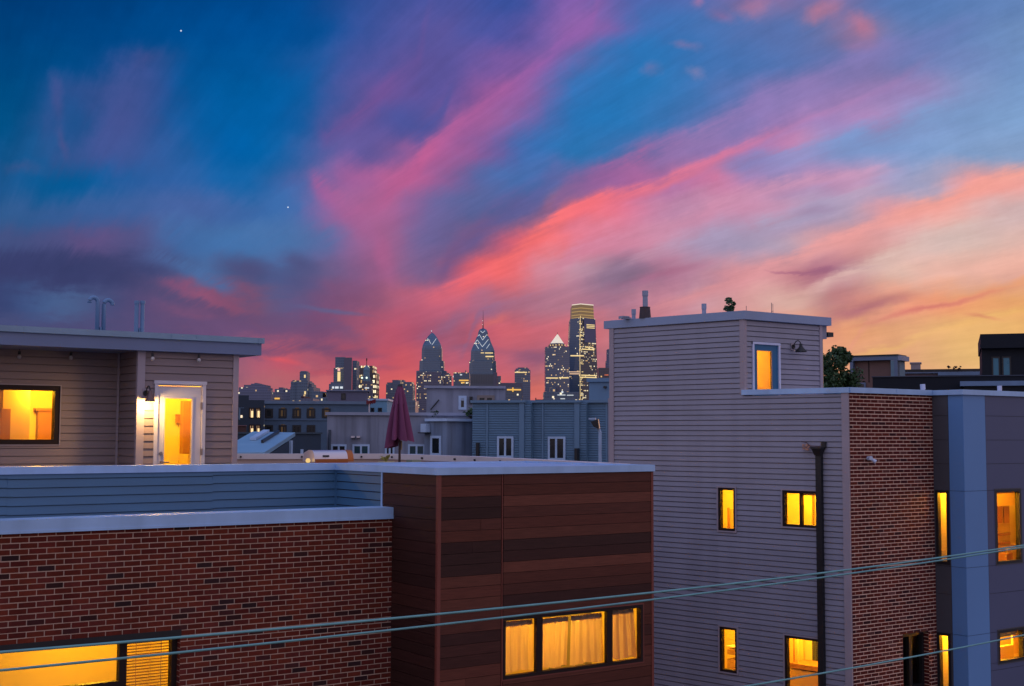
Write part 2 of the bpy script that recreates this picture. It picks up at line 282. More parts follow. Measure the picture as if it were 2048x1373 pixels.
BACK_LOW = (0.66, 0.54, 0.60)  # unseen sky behind the camera, raised and warmed to light the facades
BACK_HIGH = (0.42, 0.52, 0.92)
BANDS = [
    [(1480, 549, 4, 4, (180, 112, 136), 0), (1560, 544, 5, 5, (172, 102, 130), .8), (1640, 538, 8, 8, (160, 96, 126), .95), (1715, 535, 7, 7, (160, 98, 128), .9), (1775, 530, 3, 3, (180, 120, 140), 0)],
    [(440, 700, 14, 16, (112, 78, 116), 0), (520, 706, 14, 14, (116, 78, 114), .7), (620, 696, 18, 16, (112, 76, 112), .8), (720, 706, 16, 14, (124, 78, 112), .7), (800, 692, 14, 14, (150, 80, 110), 0)],
    [(540, 752, 8, 8, (160, 84, 104), 0), (640, 744, 9, 9, (158, 82, 104), .6), (760, 738, 9, 8, (165, 82, 104), .6), (840, 728, 8, 8, (190, 86, 100), 0)],
    [(870, 706, 16, 16, (146, 88, 120), 0), (930, 692, 18, 16, (146, 88, 120), .7), (1010, 704, 12, 14, (170, 90, 116), .5), (1075, 712, 18, 18, (148, 88, 118), .8), (1180, 700, 14, 14, (170, 96, 120), .5), (1250, 690, 12, 12, (190, 110, 126), 0)],
    [(900, 652, 14, 14, (138, 100, 138), 0), (960, 628, 16, 18, (140, 102, 142), .6), (1040, 600, 14, 16, (168, 108, 136), .6), (1130, 578, 12, 14, (176, 116, 142), .5), (1240, 556, 12, 12, (150, 112, 144), .4), (1330, 540, 10, 10, (170, 120, 150), 0)],
    # (u, v, reach up, reach down, colour, amount) along each streak
    [(860, 560, 30, 30, (105, 88, 140), 0), (900, 522, 40, 40, (112, 86, 136), .8), (960, 470, 45, 45, (104, 88, 142), .9), (1024, 420, 45, 40, (94, 92, 152), .9), (1080, 390, 40, 36, (92, 98, 164), .8), (1140, 350, 34, 30, (90, 104, 172), 0)],
    [(1080, 425, 40, 30, (120, 94, 150), 0), (1130, 392, 44, 34, (130, 94, 150), .8), (1200, 362, 48, 40, (150, 94, 156), .95), (1274, 328, 52, 46, (166, 98, 158), .95), (1330, 305, 55, 46, (146, 108, 170), .9), (1399, 278, 52, 44, (146, 115, 177), .9), (1499, 222, 52, 46, (140, 117, 184), .9), (1599, 180, 50, 46, (140, 120, 186), .9), (1724, 128, 46, 44, (128, 118, 183), .85), (1874, 75, 44, 44, (104, 122, 186), .7), (2060, 20, 40, 40, (95, 130, 195), 0)],
    [(1430, 395, 26, 40, (140, 128, 188), 0), (1500, 335, 26, 44, (132, 130, 192), .8), (1600, 318, 26, 40, (134, 140, 198), .8), (1700, 280, 26, 50, (116, 148, 206), .85), (1850, 240, 30, 60, (118, 154, 208), .8), (2060, 190, 30, 60, (116, 154, 208), 0)],
    [(830, 608, 12, 20, (200, 96, 116), 0), (880, 590, 16, 26, (220, 98, 116), .85), (940, 566, 20, 30, (240, 98, 108), .95), (1000, 528, 24, 32, (250, 102, 104), 1), (1060, 484, 26, 32, (252, 106, 108), 1), (1110, 448, 26, 30, (252, 108, 114), 1), (1174, 412, 24, 28, (250, 106, 118), 1), (1250, 390, 22, 26, (238, 108, 130), .95), (1324, 368, 20, 22, (228, 112, 140), .95), (1424, 328, 18, 20, (216, 112, 150), .9), (1524, 280, 18, 18, (202, 118, 168), .85), (1600, 246, 18, 18, (180, 124, 182), .75), (1680, 214, 18, 18, (172, 124, 182), .65), (1790, 166, 18, 18, (158, 122, 182), .5), (1900, 100, 18, 18, (130, 122, 182), 0)],
    [(1060, 560, 18, 26, (214, 128, 150), 0), (1150, 508, 22, 30, (214, 126, 156), .7), (1250, 480, 22, 30, (214, 130, 160), .8), (1324, 458, 20, 26, (208, 136, 168), .85), (1420, 424, 22, 26, (208, 136, 170), .9), (1524, 388, 24, 24, (204, 140, 176), .95), (1624, 362, 20, 20, (206, 146, 182), .9), (1720, 348, 14, 16, (204, 150, 188), .8), (1830, 338, 10, 12, (180, 155, 195), 0)],
    [(1180, 545, 20, 24, (170, 145, 175), 0), (1280, 512, 16, 20, (196, 145, 172), .6), (1420, 478, 20, 26, (168, 150, 186), .85), (1520, 460, 22, 30, (170, 152, 186), .85), (1620, 428, 22, 26, (166, 152, 187), .85), (1720, 395, 20, 20, (176, 154, 186), .8), (1840, 362, 18, 16, (160, 162, 202), .7), (1960, 315, 16, 16, (130, 160, 206), 0)],
    [(1220, 650, 14, 24, (218, 124, 128), 0), (1300, 618, 16, 26, (214, 132, 142), .7), (1400, 584, 18, 26, (218, 138, 146), .85), (1524, 536, 20, 28, (230, 150, 156), .95), (1624, 496, 20, 28, (238, 156, 156), 1), (1724, 456, 20, 28, (246, 158, 154), 1), (1824, 420, 22, 30, (252, 160, 150), 1), (1924, 388, 24, 32, (254, 158, 146), 1), (2060, 338, 28, 36, (253, 162, 150), 1)],
    [(1560, 600, 20, 30, (226, 176, 162), 0), (1660, 556, 22, 30, (222, 178, 170), .8), (1780, 512, 24, 34, (222, 184, 174), .9), (1900, 476, 26, 34, (216, 184, 178), .9), (2060, 436, 26, 36, (212, 178, 178), .9)],
    [(1640, 662, 14, 18, (236, 146, 124), 0), (1740, 636, 16, 18, (236, 150, 122), .8), (1840, 612, 16, 18, (244, 150, 116), .9), (1940, 590, 16, 18, (246, 150, 112), .9), (2060, 556, 18, 20, (244, 160, 110), .9)],
    [(1660, 716, 12, 14, (240, 172, 110), 0), (1740, 702, 12, 14, (242, 182, 104), .8), (1850, 672, 14, 16, (238, 176, 110), .9), (1950, 642, 14, 16, (241, 178, 102), .95), (2060, 612, 14, 18, (244, 178, 98), .95)],
    [(610, 355, 30, 30, (140, 94, 158), 0), (640, 378, 40, 40, (160, 94, 154), .85), (690, 415, 42, 42, (166, 96, 150), .9), (740, 418, 40, 40, (176, 96, 148), .9), (790, 375, 34, 40, (188, 94, 148), .95), (845, 318, 34, 36, (192, 92, 148), .95), (900, 270, 34, 34, (176, 91, 153), .9), (950, 228, 36, 34, (170, 91, 157), .9), (1000, 184, 36, 34, (168, 92, 162), .9), (1050, 150, 36, 36, (156, 92, 168), .85), (1110, 102, 36, 38, (146, 92, 173), .8), (1180, 45, 36, 40, (146, 93, 174), .8), (1240, 0, 30, 30, (120, 96, 176), 0)],
    [(620, 300, 30, 30, (90, 88, 158), 0), (660, 268, 34, 36, (108, 86, 155), .7), (720, 228, 36, 34, (116, 85, 154), .8), (770, 180, 36, 34, (114, 84, 155), .8), (830, 125, 36, 34, (106, 85, 159), .7), (890, 50, 30, 30, (95, 87, 163), 0)],
    [(800, 330, 30, 30, (80, 88, 160), 0), (840, 270, 30, 30, (78, 85, 160), .7), (880, 225, 28, 28, (80, 85, 160), .7), (925, 170, 26, 26, (86, 85, 160), 0)],
    [(280, 470, 40, 30, (72, 100, 155), 0), (360, 480, 50, 40, (66, 106, 165), .8), (460, 492, 50, 46, (68, 112, 170), .9), (560, 480, 50, 40, (72, 113, 170), .9), (650, 480, 40, 36, (84, 110, 165), .7), (720, 490, 30, 30, (110, 104, 158), 0)],
    [(-40, 530, 40, 40, (60, 64, 108), 0), (10, 530, 44, 40, (58, 64, 108), .8), (120, 524, 40, 40, (58, 64, 107), .85), (230, 545, 34, 36, (62, 66, 108), .85), (330, 590, 22, 26, (82, 76, 116), .8), (430, 622, 16, 26, (98, 76, 114), .8), (540, 640, 18, 26, (104, 80, 118), .8), (660, 652, 20, 26, (112, 80, 118), .7), (780, 648, 18, 20, (130, 84, 118), 0)],
    [(250, 520, 20, 20, (80, 95, 146), 0), (330, 520, 26, 22, (76, 102, 156), .7), (390, 548, 28, 22, (74, 107, 160), .85), (440, 575, 26, 18, (76, 104, 156), .85), (500, 600, 16, 12, (84, 92, 138), 0)],
    [(300, 560, 12, 14, (120, 82, 120), 0), (350, 574, 12, 16, (128, 80, 116), .7), (410, 594, 12, 16, (142, 82, 114), .8), (470, 612, 10, 14, (132, 80, 112), .7), (560, 625, 8, 12, (120, 80, 110), 0)],
]
WISPS = [
    # u, v, angle, length, width, colour, amount, raggedness
    (1500, 20, -8, 60, 30, (186, 112, 146), 0.6, 1.0),
    (1640, 22, -30, 55, 26, (192, 114, 142), 0.7, 1.0),
    (1728, 50, 55, 52, 30, (190, 114, 146), 0.7, 1.0),
    (1440, 35, 20, 40, 20, (150, 105, 160), 0.6, 1.0),
    (1372, 98, 0, 32, 13, (120, 112, 170), 0.7, 1.0),
    (1312, 150, -20, 32, 18, (105, 110, 170), 0.7, 1.0),
    (1390, 147, 0, 22, 16, (125, 125, 180), 0.7, 1.0),
    (1398, 8, -40, 22, 14, (160, 110, 160), 0.7, 1.0),
    (1722, 95, 0, 60, 20, (150, 115, 165), 0.6, 1.0),
    (112, 200, 82, 75, 22, (72, 82, 142), 0.65, 0.8),
    (120, 280, 75, 50, 16, (84, 84, 142), 0.55, 0.9),
    (240, 230, -70, 150, 75, (72, 84, 148), 0.65, 0.9),
    (290, 115, -30, 48, 26, (66, 80, 142), 0.6, 1.0),
    (35, 330, 5, 60, 22, (66, 86, 140), 0.65, 1.0),
    (490, 535, 12, 74, 34, (78, 80, 124), 0.95, 0.5),
    (600, 525, 25, 58, 30, (80, 84, 130), 0.9, 0.6),
    (585, 560, 8, 75, 22, (80, 84, 132), 0.5, 1.0),
    (690, 570, 10, 60, 22, (130, 84, 122), 0.6, 1.0),
    (766, 500, 80, 75, 26, (170, 92, 138), 0.7, 0.8),
    (730, 460, 40, 60, 26, (166, 95, 146), 0.6, 0.8),
    (1250, 550, -18, 80, 28, (132, 104, 134), 0.7, 0.9),
    (1330, 545, -16, 120, 14, (180, 106, 140), 0.6, 0.8),
    (1630, 418, -8, 50, 13, (160, 132, 170), 0.6, 0.9),
    (1480, 335, -15, 60, 26, (128, 118, 176), 0.55, 0.9),
    (1720, 612, -14, 130, 17, (178, 104, 118), 0.75, 0.7),
    (1850, 612, -14, 190, 8, (215, 110, 105), 0.65, 0.6),
    (1960, 632, 12, 50, 7, (222, 128, 98), 0.6, 0.6),
    (570, 725, 12, 60, 9, (226, 88, 98), 0.8, 0.6),
    (680, 745, -4, 120, 10, (190, 80, 96), 0.5, 0.7),
    (900, 640, -20, 90, 22, (140, 100, 138), 0.55, 0.9),
    (990, 640, -30, 50, 14, (238, 112, 108), 0.6, 0.8),
    (1075, 715, -12, 60, 20, (148, 88, 118), 0.6, 0.9),
    (660, 620, 9, 100, 7, (92, 98, 142), 0.7, 0.5),
    (140, 585, 4, 110, 8, (78, 104, 150), 0.55, 0.6),
]
build_sky()

# faint last light from the sunset, low on the right
sl = bpy.data.lights.new('sun', 'SUN')
sl.energy = 0.25
sl.angle = R(12)
sl.color = (1.0, 0.55, 0.38)
so = bpy.data.objects.new('sun', sl)
COL.objects.link(so)
_sd = (at(2300, 700, 100) - CAM).normalized()
so.rotation_euler = (_sd).to_track_quat('Z', 'Y').to_euler()

# ------------------------------------------------------------------ materials
MATS = {}


def mat(name, col, rough=0.6, metal=0.0, var=0.12, scale=2.5, bump=0.0, bscale=40, spec=0.5, stretch=None, stain=0.0, attr=False, emit=None):
    if name in MATS:
        return MATS[name]
    mt = bpy.data.materials.new(name)
    MATS[name] = mt
    mt.use_nodes = True
    nt = mt.node_tree
    N, L = nt.nodes, nt.links
    b = N['Principled BSDF']
    b.inputs['Roughness'].default_value = rough
    b.inputs['Metallic'].default_value = metal
    b.inputs['Specular IOR Level'].default_value = spec
    tc = N.new('ShaderNodeTexCoord')
    mp = N.new('ShaderNodeMapping')
    L.new(tc.outputs['UV' if attr == 'uv' else 'Object'], mp.inputs[0])
    if stretch:
        mp.inputs['Scale'].default_value = stretch
    nz = N.new('ShaderNodeTexNoise')
    nz.inputs['Scale'].default_value = scale
    nz.inputs['Detail'].default_value = 6
    L.new(mp.outputs[0], nz.inputs['Vector'])
    mr = N.new('ShaderNodeMapRange')
    L.new(nz.outputs[0], mr.inputs[0])
    mr.inputs[1].default_value = 0.25; mr.inputs[2].default_value = 0.75
    mr.inputs[3].default_value = 1 - var; mr.inputs[4].default_value = 1 + var
    sv = N.new('ShaderNodeVectorMath'); sv.operation = 'SCALE'
    if attr:
        at_ = N.new('ShaderNodeAttribute'); at_.attribute_name = 'Col'
        L.new(at_.outputs['Color'], sv.inputs[0])
    else:
        sv.inputs[0].default_value = col
    L.new(mr.outputs[0], sv.inputs['Scale'])
    src = sv.outputs[0]
    if stain:
        mp2 = N.new('ShaderNodeMapping'); L.new(tc.outputs['Object'], mp2.inputs[0])
        mp2.inputs['Scale'].default_value = (1.6, 1.6, 0.09)
        n2 = N.new('ShaderNodeTexNoise'); n2.inputs['Scale'].default_value = 2.2; n2.inputs['Detail'].default_value = 5
        L.new(mp2.outputs[0], n2.inputs['Vector'])
        m2 = N.new('ShaderNodeMapRange'); L.new(n2.outputs[0], m2.inputs[0])
        m2.inputs[1].default_value = 0.42; m2.inputs[2].default_value = 0.68
        m2.inputs[3].default_value = 1.0; m2.inputs[4].default_value = 1.0 - stain
        s2 = N.new('ShaderNodeVectorMath'); s2.operation = 'SCALE'
        L.new(src, s2.inputs[0]); L.new(m2.outputs[0], s2.inputs['Scale'])
        src = s2.outputs[0]
    L.new(src, b.inputs['Base Color'])
    r2 = N.new('ShaderNodeMapRange')
    L.new(nz.outputs[0], r2.inputs[0])
    r2.inputs[3].default_value = max(0.05, rough - 0.1); r2.inputs[4].default_value = min(1, rough + 0.1)
    L.new(r2.outputs[0], b.inputs['Roughness'])
    if bump:
        n3 = N.new('ShaderNodeTexNoise'); n3.inputs['Scale'].default_value = bscale; n3.inputs['Detail'].default_value = 4
        L.new(mp.outputs[0], n3.inputs['Vector'])
        bp = N.new('ShaderNodeBump'); bp.inputs['Strength'].default_value = bump; bp.inputs['Distance'].default_value = 0.01
        L.new(n3.outputs[0], bp.inputs['Height']); L.new(bp.outputs[0], b.inputs['Normal'])
    if emit:
        b.inputs['Emission Color'].default_value = (*emit[0], 1)
        b.inputs['Emission Strength'].default_value = emit[1]
    return mt


def glass_mat(name, tint=(1, 1, 1), refl=0.06):
    if name in MATS:
        return MATS[name]
    mt = bpy.data.materials.new(name); MATS[name] = mt
    mt.use_nodes = True
    nt = mt.node_tree; N, L = nt.nodes, nt.links
    N.remove(N['Principled BSDF'])
    t = N.new('ShaderNodeBsdfTransparent'); t.inputs[0].default_value = (*tint, 1)
    g = N.new('ShaderNodeBsdfGlossy'); g.inputs['Roughness'].default_value = 0.03
    lw = N.new('ShaderNodeFresnel'); lw.inputs[0].default_value = 1.45
    mx = N.new('ShaderNodeMixShader')
    L.new(lw.outputs[0], mx.inputs[0]); L.new(t.outputs[0], mx.inputs[1]); L.new(g.outputs[0], mx.inputs[2])
    L.new(mx.outputs[0], N['Material Output'].inputs[0])
    return mt


def cloth_mat(name, col, trans=0.55):
    if name in MATS:
        return MATS[name]
    mt = bpy.data.materials.new(name); MATS[name] = mt
    mt.use_nodes = True
    nt = mt.node_tree; N, L = nt.nodes, nt.links
    N.remove(N['Principled BSDF'])
    d = N.new('ShaderNodeBsdfDiffuse'); t = N.new('ShaderNodeBsdfTranslucent')
    nz = N.new('ShaderNodeTexNoise'); nz.inputs['Scale'].default_value = 6
    tc = N.new('ShaderNodeTexCoord'); mp = N.new('ShaderNodeMapping'); mp.inputs['Scale'].default_value = (3, 3, 0.5)
    L.new(tc.outputs['Object'], mp.inputs[0]); L.new(mp.outputs[0], nz.inputs['Vector'])
    mr = N.new('ShaderNodeMapRange'); L.new(nz.outputs[0], mr.inputs[0]); mr.inputs[3].default_value = 0.8; mr.inputs[4].default_value = 1.15
    sv = N.new('ShaderNodeVectorMath'); sv.operation = 'SCALE'; sv.inputs[0].default_value = col
    L.new(mr.outputs[0], sv.inputs['Scale'])
    L.new(sv.outputs[0], d.inputs[0]); L.new(sv.outputs[0], t.inputs[0])
    mx = N.new('ShaderNodeMixShader'); mx.inputs[0].default_value = trans
    L.new(d.outputs[0], mx.inputs[1]); L.new(t.outputs[0], mx.inputs[2])
    L.new(mx.outputs[0], N['Material Output'].inputs[0])
    return mt


def emit_mat(name, col, strength):
    if name in MATS:
        return MATS[name]
    mt = bpy.data.materials.new(name); MATS[name] = mt
    mt.use_nodes = True
    nt = mt.node_tree; N, L = nt.nodes, nt.links
    N.remove(N['Principled BSDF'])
    e = N.new('ShaderNodeEmission'); e.inputs[0].default_value = (*col, 1); e.inputs[1].default_value = strength
    L.new(e.outputs[0], N['Material Output'].inputs[0])
    return mt


def tower_mat(name, base, lit=0.12, rowlit=0.05, wu=3.0, fh=4.0, strength=1.1, warm=0.6, mull=0.35, rough=0.3, metal=0.0, seed=0.0, band=0.0):
    """curtain wall seen from kilometres away: floors and bays from UV metres, some offices lit"""
    if name in MATS:
        return MATS[name]
    mt = bpy.data.materials.new(name); MATS[name] = mt
    mt.use_nodes = True
    nt = mt.node_tree; N, L = nt.nodes, nt.links
    b = N['Principled BSDF']
    uv = N.new('ShaderNodeUVMap'); uv.uv_map = 'UVMap'
    sp = N.new('ShaderNodeSeparateXYZ'); L.new(uv.outputs[0], sp.inputs[0])

    def M(op, a, bb=None):
        n = N.new('ShaderNodeMath'); n.operation = op
        for i, v in enumerate((a, bb)):
            if v is None:
                continue
            if isinstance(v, (int, float)):
                n.inputs[i].default_value = v
            else:
                L.new(v, n.inputs[i])
        return n.outputs[0]
    x = M('DIVIDE', sp.outputs[0], wu); y = M('DIVIDE', sp.outputs[1], fh)
    fx, fy = M('FRACT', x), M('FRACT', y)
    ix, iy = M('FLOOR', x), M('FLOOR', y)

    def wn(a, bb, c=0.0):
        cb = N.new('ShaderNodeCombineXYZ')
        for i, v in enumerate((a, bb, c)):
            if isinstance(v, (int, float)):
                cb.inputs[i].default_value = v
            else:
                L.new(v, cb.inputs[i])
        n = N.new('ShaderNodeTexWhiteNoise'); n.noise_dimensions = '3D'
        L.new(cb.outputs[0], n.inputs[0])
        return n.outputs[0]
    r1 = wn(ix, iy, seed)
    r2 = wn(M('FLOOR', M('DIVIDE', ix, 5.0)), iy, seed + 3)
    r3 = wn(ix, iy, seed + 9)
    nz = N.new('ShaderNodeTexNoise'); nz.inputs['Scale'].default_value = 0.022
    L.new(uv.outputs[0], nz.inputs['Vector'])
    dens = M('MULTIPLY', M('SUBTRACT', nz.outputs[0], 0.32), 4.0)
    cl = N.new('ShaderNodeClamp'); L.new(dens, cl.inputs[0])
    a = M('LESS_THAN', r1, M('MULTIPLY', cl.outputs[0], lit))
    c = M('MULTIPLY', M('LESS_THAN', r2, M('MULTIPLY', cl.outputs[0], rowlit)), M('LESS_THAN', r1, 0.75))
    on = M('MAXIMUM', a, c)
    win = M('MULTIPLY', M('MULTIPLY', M('GREATER_THAN', fx, 0.12), M('LESS_THAN', fx, 0.9)),
            M('MULTIPLY', M('GREATER_THAN', fy, mull), M('LESS_THAN', fy, 0.93)))
    msk = M('MULTIPLY', on, win)
    mx = N.new('ShaderNodeMix'); mx.data_type = 'RGBA'
    L.new(M('GREATER_THAN', r3, warm), mx.inputs[0])
    mx.inputs[6].default_value = (1.0, 0.62, 0.22, 1); mx.inputs[7].default_value = (1.0, 0.86, 0.55, 1)
    L.new(mx.outputs[2], b.inputs['Emission Color'])
    L.new(M('MULTIPLY', msk, M('MULTIPLY', M('ADD', r3, 0.25), strength)), b.inputs['Emission Strength'])
    mb = N.new('ShaderNodeMix'); mb.data_type = 'RGBA'
    L.new(win, mb.inputs[0])
    mb.inputs[6].default_value = (*[min(1, k * 1.35 + 0.012) for k in base], 1)
    mb.inputs[7].default_value = (*base, 1)
    L.new(mb.outputs[2], b.inputs['Base Color'])
    b.inputs['Roughness'].default_value = rough
    b.inputs['Metallic'].default_value = metal
    b.inputs['Specular IOR Level'].default_value = 1.0
    return mt


# ------------------------------------------------------------------ mesh building
ORG = {}


class MB:
    def __init__(s):
        s.v, s.f, s.mi, s.uv, s.c = [], [], [], [], []
        s.usec = False

    def poly(s, pts, mi=0, uv=None, col=None):
        b = len(s.v)
        s.v += [tuple(p) for p in pts]
        s.f.append(tuple(range(b, b + len(pts))))
        s.mi.append(mi)
        if uv is None:
            p0, p1 = Vector(pts[0]), Vector(pts[1])
            e = (p1 - p0); e.z = 0
            e = e.normalized() if e.length > 1e-6 else Vector((1, 0, 0))
            uv = [(Vector(p).dot(e), p[2]) for p in pts]
        s.uv.append(uv)
        if col is not None:
            s.usec = True
        s.c.append(col or (1, 1, 1))

    def box8(s, a, mi=0, col=None, skip=()):
        # a: 8 corners, bottom loop 0-3 then top loop 4-7
        for k, q in enumerate(((0, 1, 5, 4), (1, 2, 6, 5), (2, 3, 7, 6), (3, 0, 4, 7), (4, 5, 6, 7), (3, 2, 1, 0))):
            if k in skip:
                continue
            s.poly([a[i] for i in q], mi, None, col)

    def box(s, x0, x1, y0, y1, z0, z1, mi=0, col=None, skip=()):
        s.box8([(x0, y0, z0), (x1, y0, z0), (x1, y1, z0), (x0, y1, z0), (x0, y0, z1), (x1, y0, z1), (x1, y1, z1), (x0, y1, z1)], mi, col, skip)

    def fbox(s, F, x0, x1, y0, y1, z0, z1, mi=0, col=None, skip=()):
        P = F.pt
        s.box8([P(x0, y1, z0), P(x1, y1, z0), P(x1, y0, z0), P(x0, y0, z0), P(x0, y1, z1), P(x1, y1, z1), P(x1, y0, z1), P(x0, y0, z1)], mi, col, skip)

    def prism(s, pts, z0, z1, mi=0, cap=True):
        n = len(pts)
        acc = 0.0
        for i in range(n):
            a, b = pts[i], pts[(i + 1) % n]
            l = math.hypot(b[0] - a[0], b[1] - a[1])
            s.poly([(a[0], a[1], z0), (b[0], b[1], z0), (b[0], b[1], z1), (a[0], a[1], z1)], mi,
                   [(acc, z0), (acc + l, z0), (acc + l, z1), (acc, z1)])
            acc += l
        if cap:
            s.poly([(p[0], p[1], z1) for p in pts], mi, [(0, 0)] * n)

    def loft(s, levels, mi=0):
        for (z0, a), (z1, b) in zip(levels, levels[1:]):
            n = len(a); acc = 0.0
            for i in range(n):
                p, q, p2, q2 = a[i], a[(i + 1) % n], b[i], b[(i + 1) % n]
                l = math.hypot(q[0] - p[0], q[1] - p[1])
                s.poly([(p[0], p[1], z0), (q[0], q[1], z0), (q2[0], q2[1], z1), (p2[0], p2[1], z1)], mi,
                       [(acc, z0), (acc + l, z0), (acc + l, z1), (acc, z1)])
                acc += l
        z, a = levels[-1]
        s.poly([(p[0], p[1], z) for p in a], mi, [(0, 0)] * len(a))

    def tube(s, pts, r, n=8, mi=0, cap=True):
        pts = [Vector(p) for p in pts]
        rs = r if isinstance(r, (list, tuple)) else [r] * len(pts)
        rings = []
        ref = Vector((0, 0, 1))
        for i, p in enumerate(pts):
            t = (pts[min(i + 1, len(pts) - 1)] - pts[max(i - 1, 0)]).normalized()
            rf = ref if abs(t.dot(ref)) < 0.95 else Vector((1, 0, 0))
            a = t.cross(rf).normalized(); b = t.cross(a).normalized()
            rings.append([p + a * (math.cos(2 * math.pi * k / n) * rs[i]) + b * (math.sin(2 * math.pi * k / n) * rs[i]) for k in range(n)])
        for i in range(len(rings) - 1):
            for k in range(n):
                s.poly([rings[i][k], rings[i][(k + 1) % n], rings[i + 1][(k + 1) % n], rings[i + 1][k]], mi)
        if cap:
            s.poly(rings[0][::-1], mi); s.poly(rings[-1], mi)

    def lathe(s, c, prof, n=20, mi=0, axis=None):
        c = Vector(c)
        rings = [[c + Vector((math.cos(2 * math.pi * k / n) * r, math.sin(2 * math.pi * k / n) * r, z)) for k in range(n)] for r, z in prof]
        for i in range(len(rings) - 1):
            for k in range(n):
                s.poly([rings[i][k], rings[i][(k + 1) % n], rings[i + 1][(k + 1) % n], rings[i + 1][k]], mi)

    def build(s, name, mats, parent=None, smooth=False, loc=None, weld=False):
        if not isinstance(mats, (list, tuple)):
            mats = [mats]
        if parent is not None:
            o0 = ORG[parent.name]
        elif loc is not None:
            o0 = Vector(loc)
        else:
            xs = [p[0] for p in s.v]; ys = [p[1] for p in s.v]; zs = [p[2] for p in s.v]
            o0 = Vector(((min(xs) + max(xs)) / 2, (min(ys) + max(ys)) / 2, min(zs)))
        me = bpy.data.meshes.new(name)
        me.from_pydata([(p[0] - o0.x, p[1] - o0.y, p[2] - o0.z) for p in s.v], [], s.f)
        for mt in mats:
            me.materials.append(mt)
        me.polygons.foreach_set('material_index', s.mi)
        uvl = me.uv_layers.new(name='UVMap')
        flat = []
        for u in s.uv:
            for q in u:
                flat += [q[0], q[1]]
        uvl.data.foreach_set('uv', flat)
        if s.usec:
            ca = me.color_attributes.new('Col', 'FLOAT_COLOR', 'CORNER')
            fc = []
            for f, c in zip(s.f, s.c):
                for _ in f:
                    fc += [c[0], c[1], c[2], 1.0]
            ca.data.foreach_set('color', fc)
        if smooth or weld:
            import bmesh
            bm = bmesh.new(); bm.from_mesh(me)
            bmesh.ops.remove_doubles(bm, verts=bm.verts, dist=1e-5)
            bm.to_mesh(me); bm.free()
        if smooth:
            me.polygons.foreach_set('use_smooth', [True] * len(me.polygons))
            me.update()
        o = bpy.data.objects.new(name, me)
        COL.objects.link(o)
        if parent is not None:
            o.parent = parent
        else:
            o.location = o0
        ORG[o.name] = o0
        return o


def tag(o, label, cat, group=None, kind=None):
    o['label'] = label
    o['category'] = cat
    if group:
        o['group'] = group
    if kind:
        o['kind'] = kind
    return o


def thing(name, label, cat, loc, group=None):
    o = bpy.data.objects.new(name, None)
    COL.objects.link(o)
    o.location = loc
    o.empty_display_size = 0.2
    ORG[o.name] = Vector(loc)
    return tag(o, label, cat, group)


def lamp_light(name, parent, p, watts, col, rad=0.08):
    l = bpy.data.lights.new(name, 'POINT')
    l.energy = watts; l.color = col; l.shadow_soft_size = rad
    o = bpy.data.objects.new(name, l)
    COL.objects.link(o)
    o.parent = parent
    o.location = Vector(p) - ORG[parent.name]
    return o


class Frame:
    """vertical wall plane: origin, unit direction along it, unit normal towards the street"""
    def __init__(s, P0, d, n=None):
        s.P = Vector((P0[0], P0[1], 0)); s.d = Vector((d[0], d[1], 0)).normalized()
        nn = Vector((s.d.y, -s.d.x, 0))
        if nn.dot(CAM - s.P) < 0:
            nn = -nn
        s.n = nn

    def pt(s, x, y, z):
        q = s.P + s.d * x + s.n * y
        return (q.x, q.y, z)

    def px(s, u, v, y=0.0):
        r = ray(u, v)
        t = ((s.P + s.n * y) - CAM).dot(s.n) / r.dot(s.n)
        q = CAM + r * t
        return ((q - s.P).dot(s.d), q.z)

    def off(s, y):
        f = Frame(s.P + s.n * y, s.d); f.n = s.n
        return f


def view_frame(u, Z, ang):
    p = at(u, 868, Z)
    a = R(ang)
    return Frame(p, RT * math.sin(a) + FW * math.cos(a))


def ivs(x0, x1, cuts):
    out = [(x0, x1)]
    for a, b in cuts:
        nx = []
        for p, q in out:
            if b <= p or a >= q:
                nx.append((p, q)); continue
            if a > p:
                nx.append((p, a))
            if b < q:
                nx.append((b, q))
        out = nx
    return [(p, q) for p, q in out if q - p > 1e-4]


def siding(mb, F, x0, x1, z0, z1, e=0.1016, zref=0.0, openings=(), lip=0.013, groove=0.014, gdep=0.02, mi=0, breaks=()):
    """lap boards with a drip lip and a real recess under each lip"""
    k = math.floor((z0 - zref) / e)
    while True:
        zb = zref + k * e
        if zb >= z1:
            break
        zt = zb + e
        def strip(za, ya, zb_, yb):
            if abs(zb_ - za) < 1e-9:
                if not (z0 <= za <= z1):
                    return
                cuts = [(o[0], o[1]) for o in openings if o[2] < za < o[3]]
                for p, q in ivs(x0, x1, cuts):
                    mb.poly([F.pt(p, ya, za), F.pt(q, ya, za), F.pt(q, yb, za), F.pt(p, yb, za)], mi)
                return
            lo, hi = max(za, z0), min(zb_, z1)
            if hi <= lo:
                return
            zs = sorted({lo, hi} | {z for o in openings for z in (o[2], o[3]) if lo < z < hi})
            for a, b in zip(zs, zs[1:]):
                mid = (a + b) / 2
                ya_ = ya + (yb - ya) * (a - za) / (zb_ - za); yb_ = ya + (yb - ya) * (b - za) / (zb_ - za)
                cuts = [(o[0], o[1]) for o in openings if o[2] < mid < o[3]]
                for p, q in ivs(x0, x1, cuts):
                    mb.poly([F.pt(p, ya_, a), F.pt(q, ya_, a), F.pt(q, yb_, b), F.pt(p, yb_, b)], mi)
        strip(zb, -gdep, zb, lip)
        strip(zb, lip, zt - groove, 0.002)
        strip(zt - groove, 0.002, zt - groove, -gdep)
        strip(zt - groove, -gdep, zt, -gdep)
        k += 1


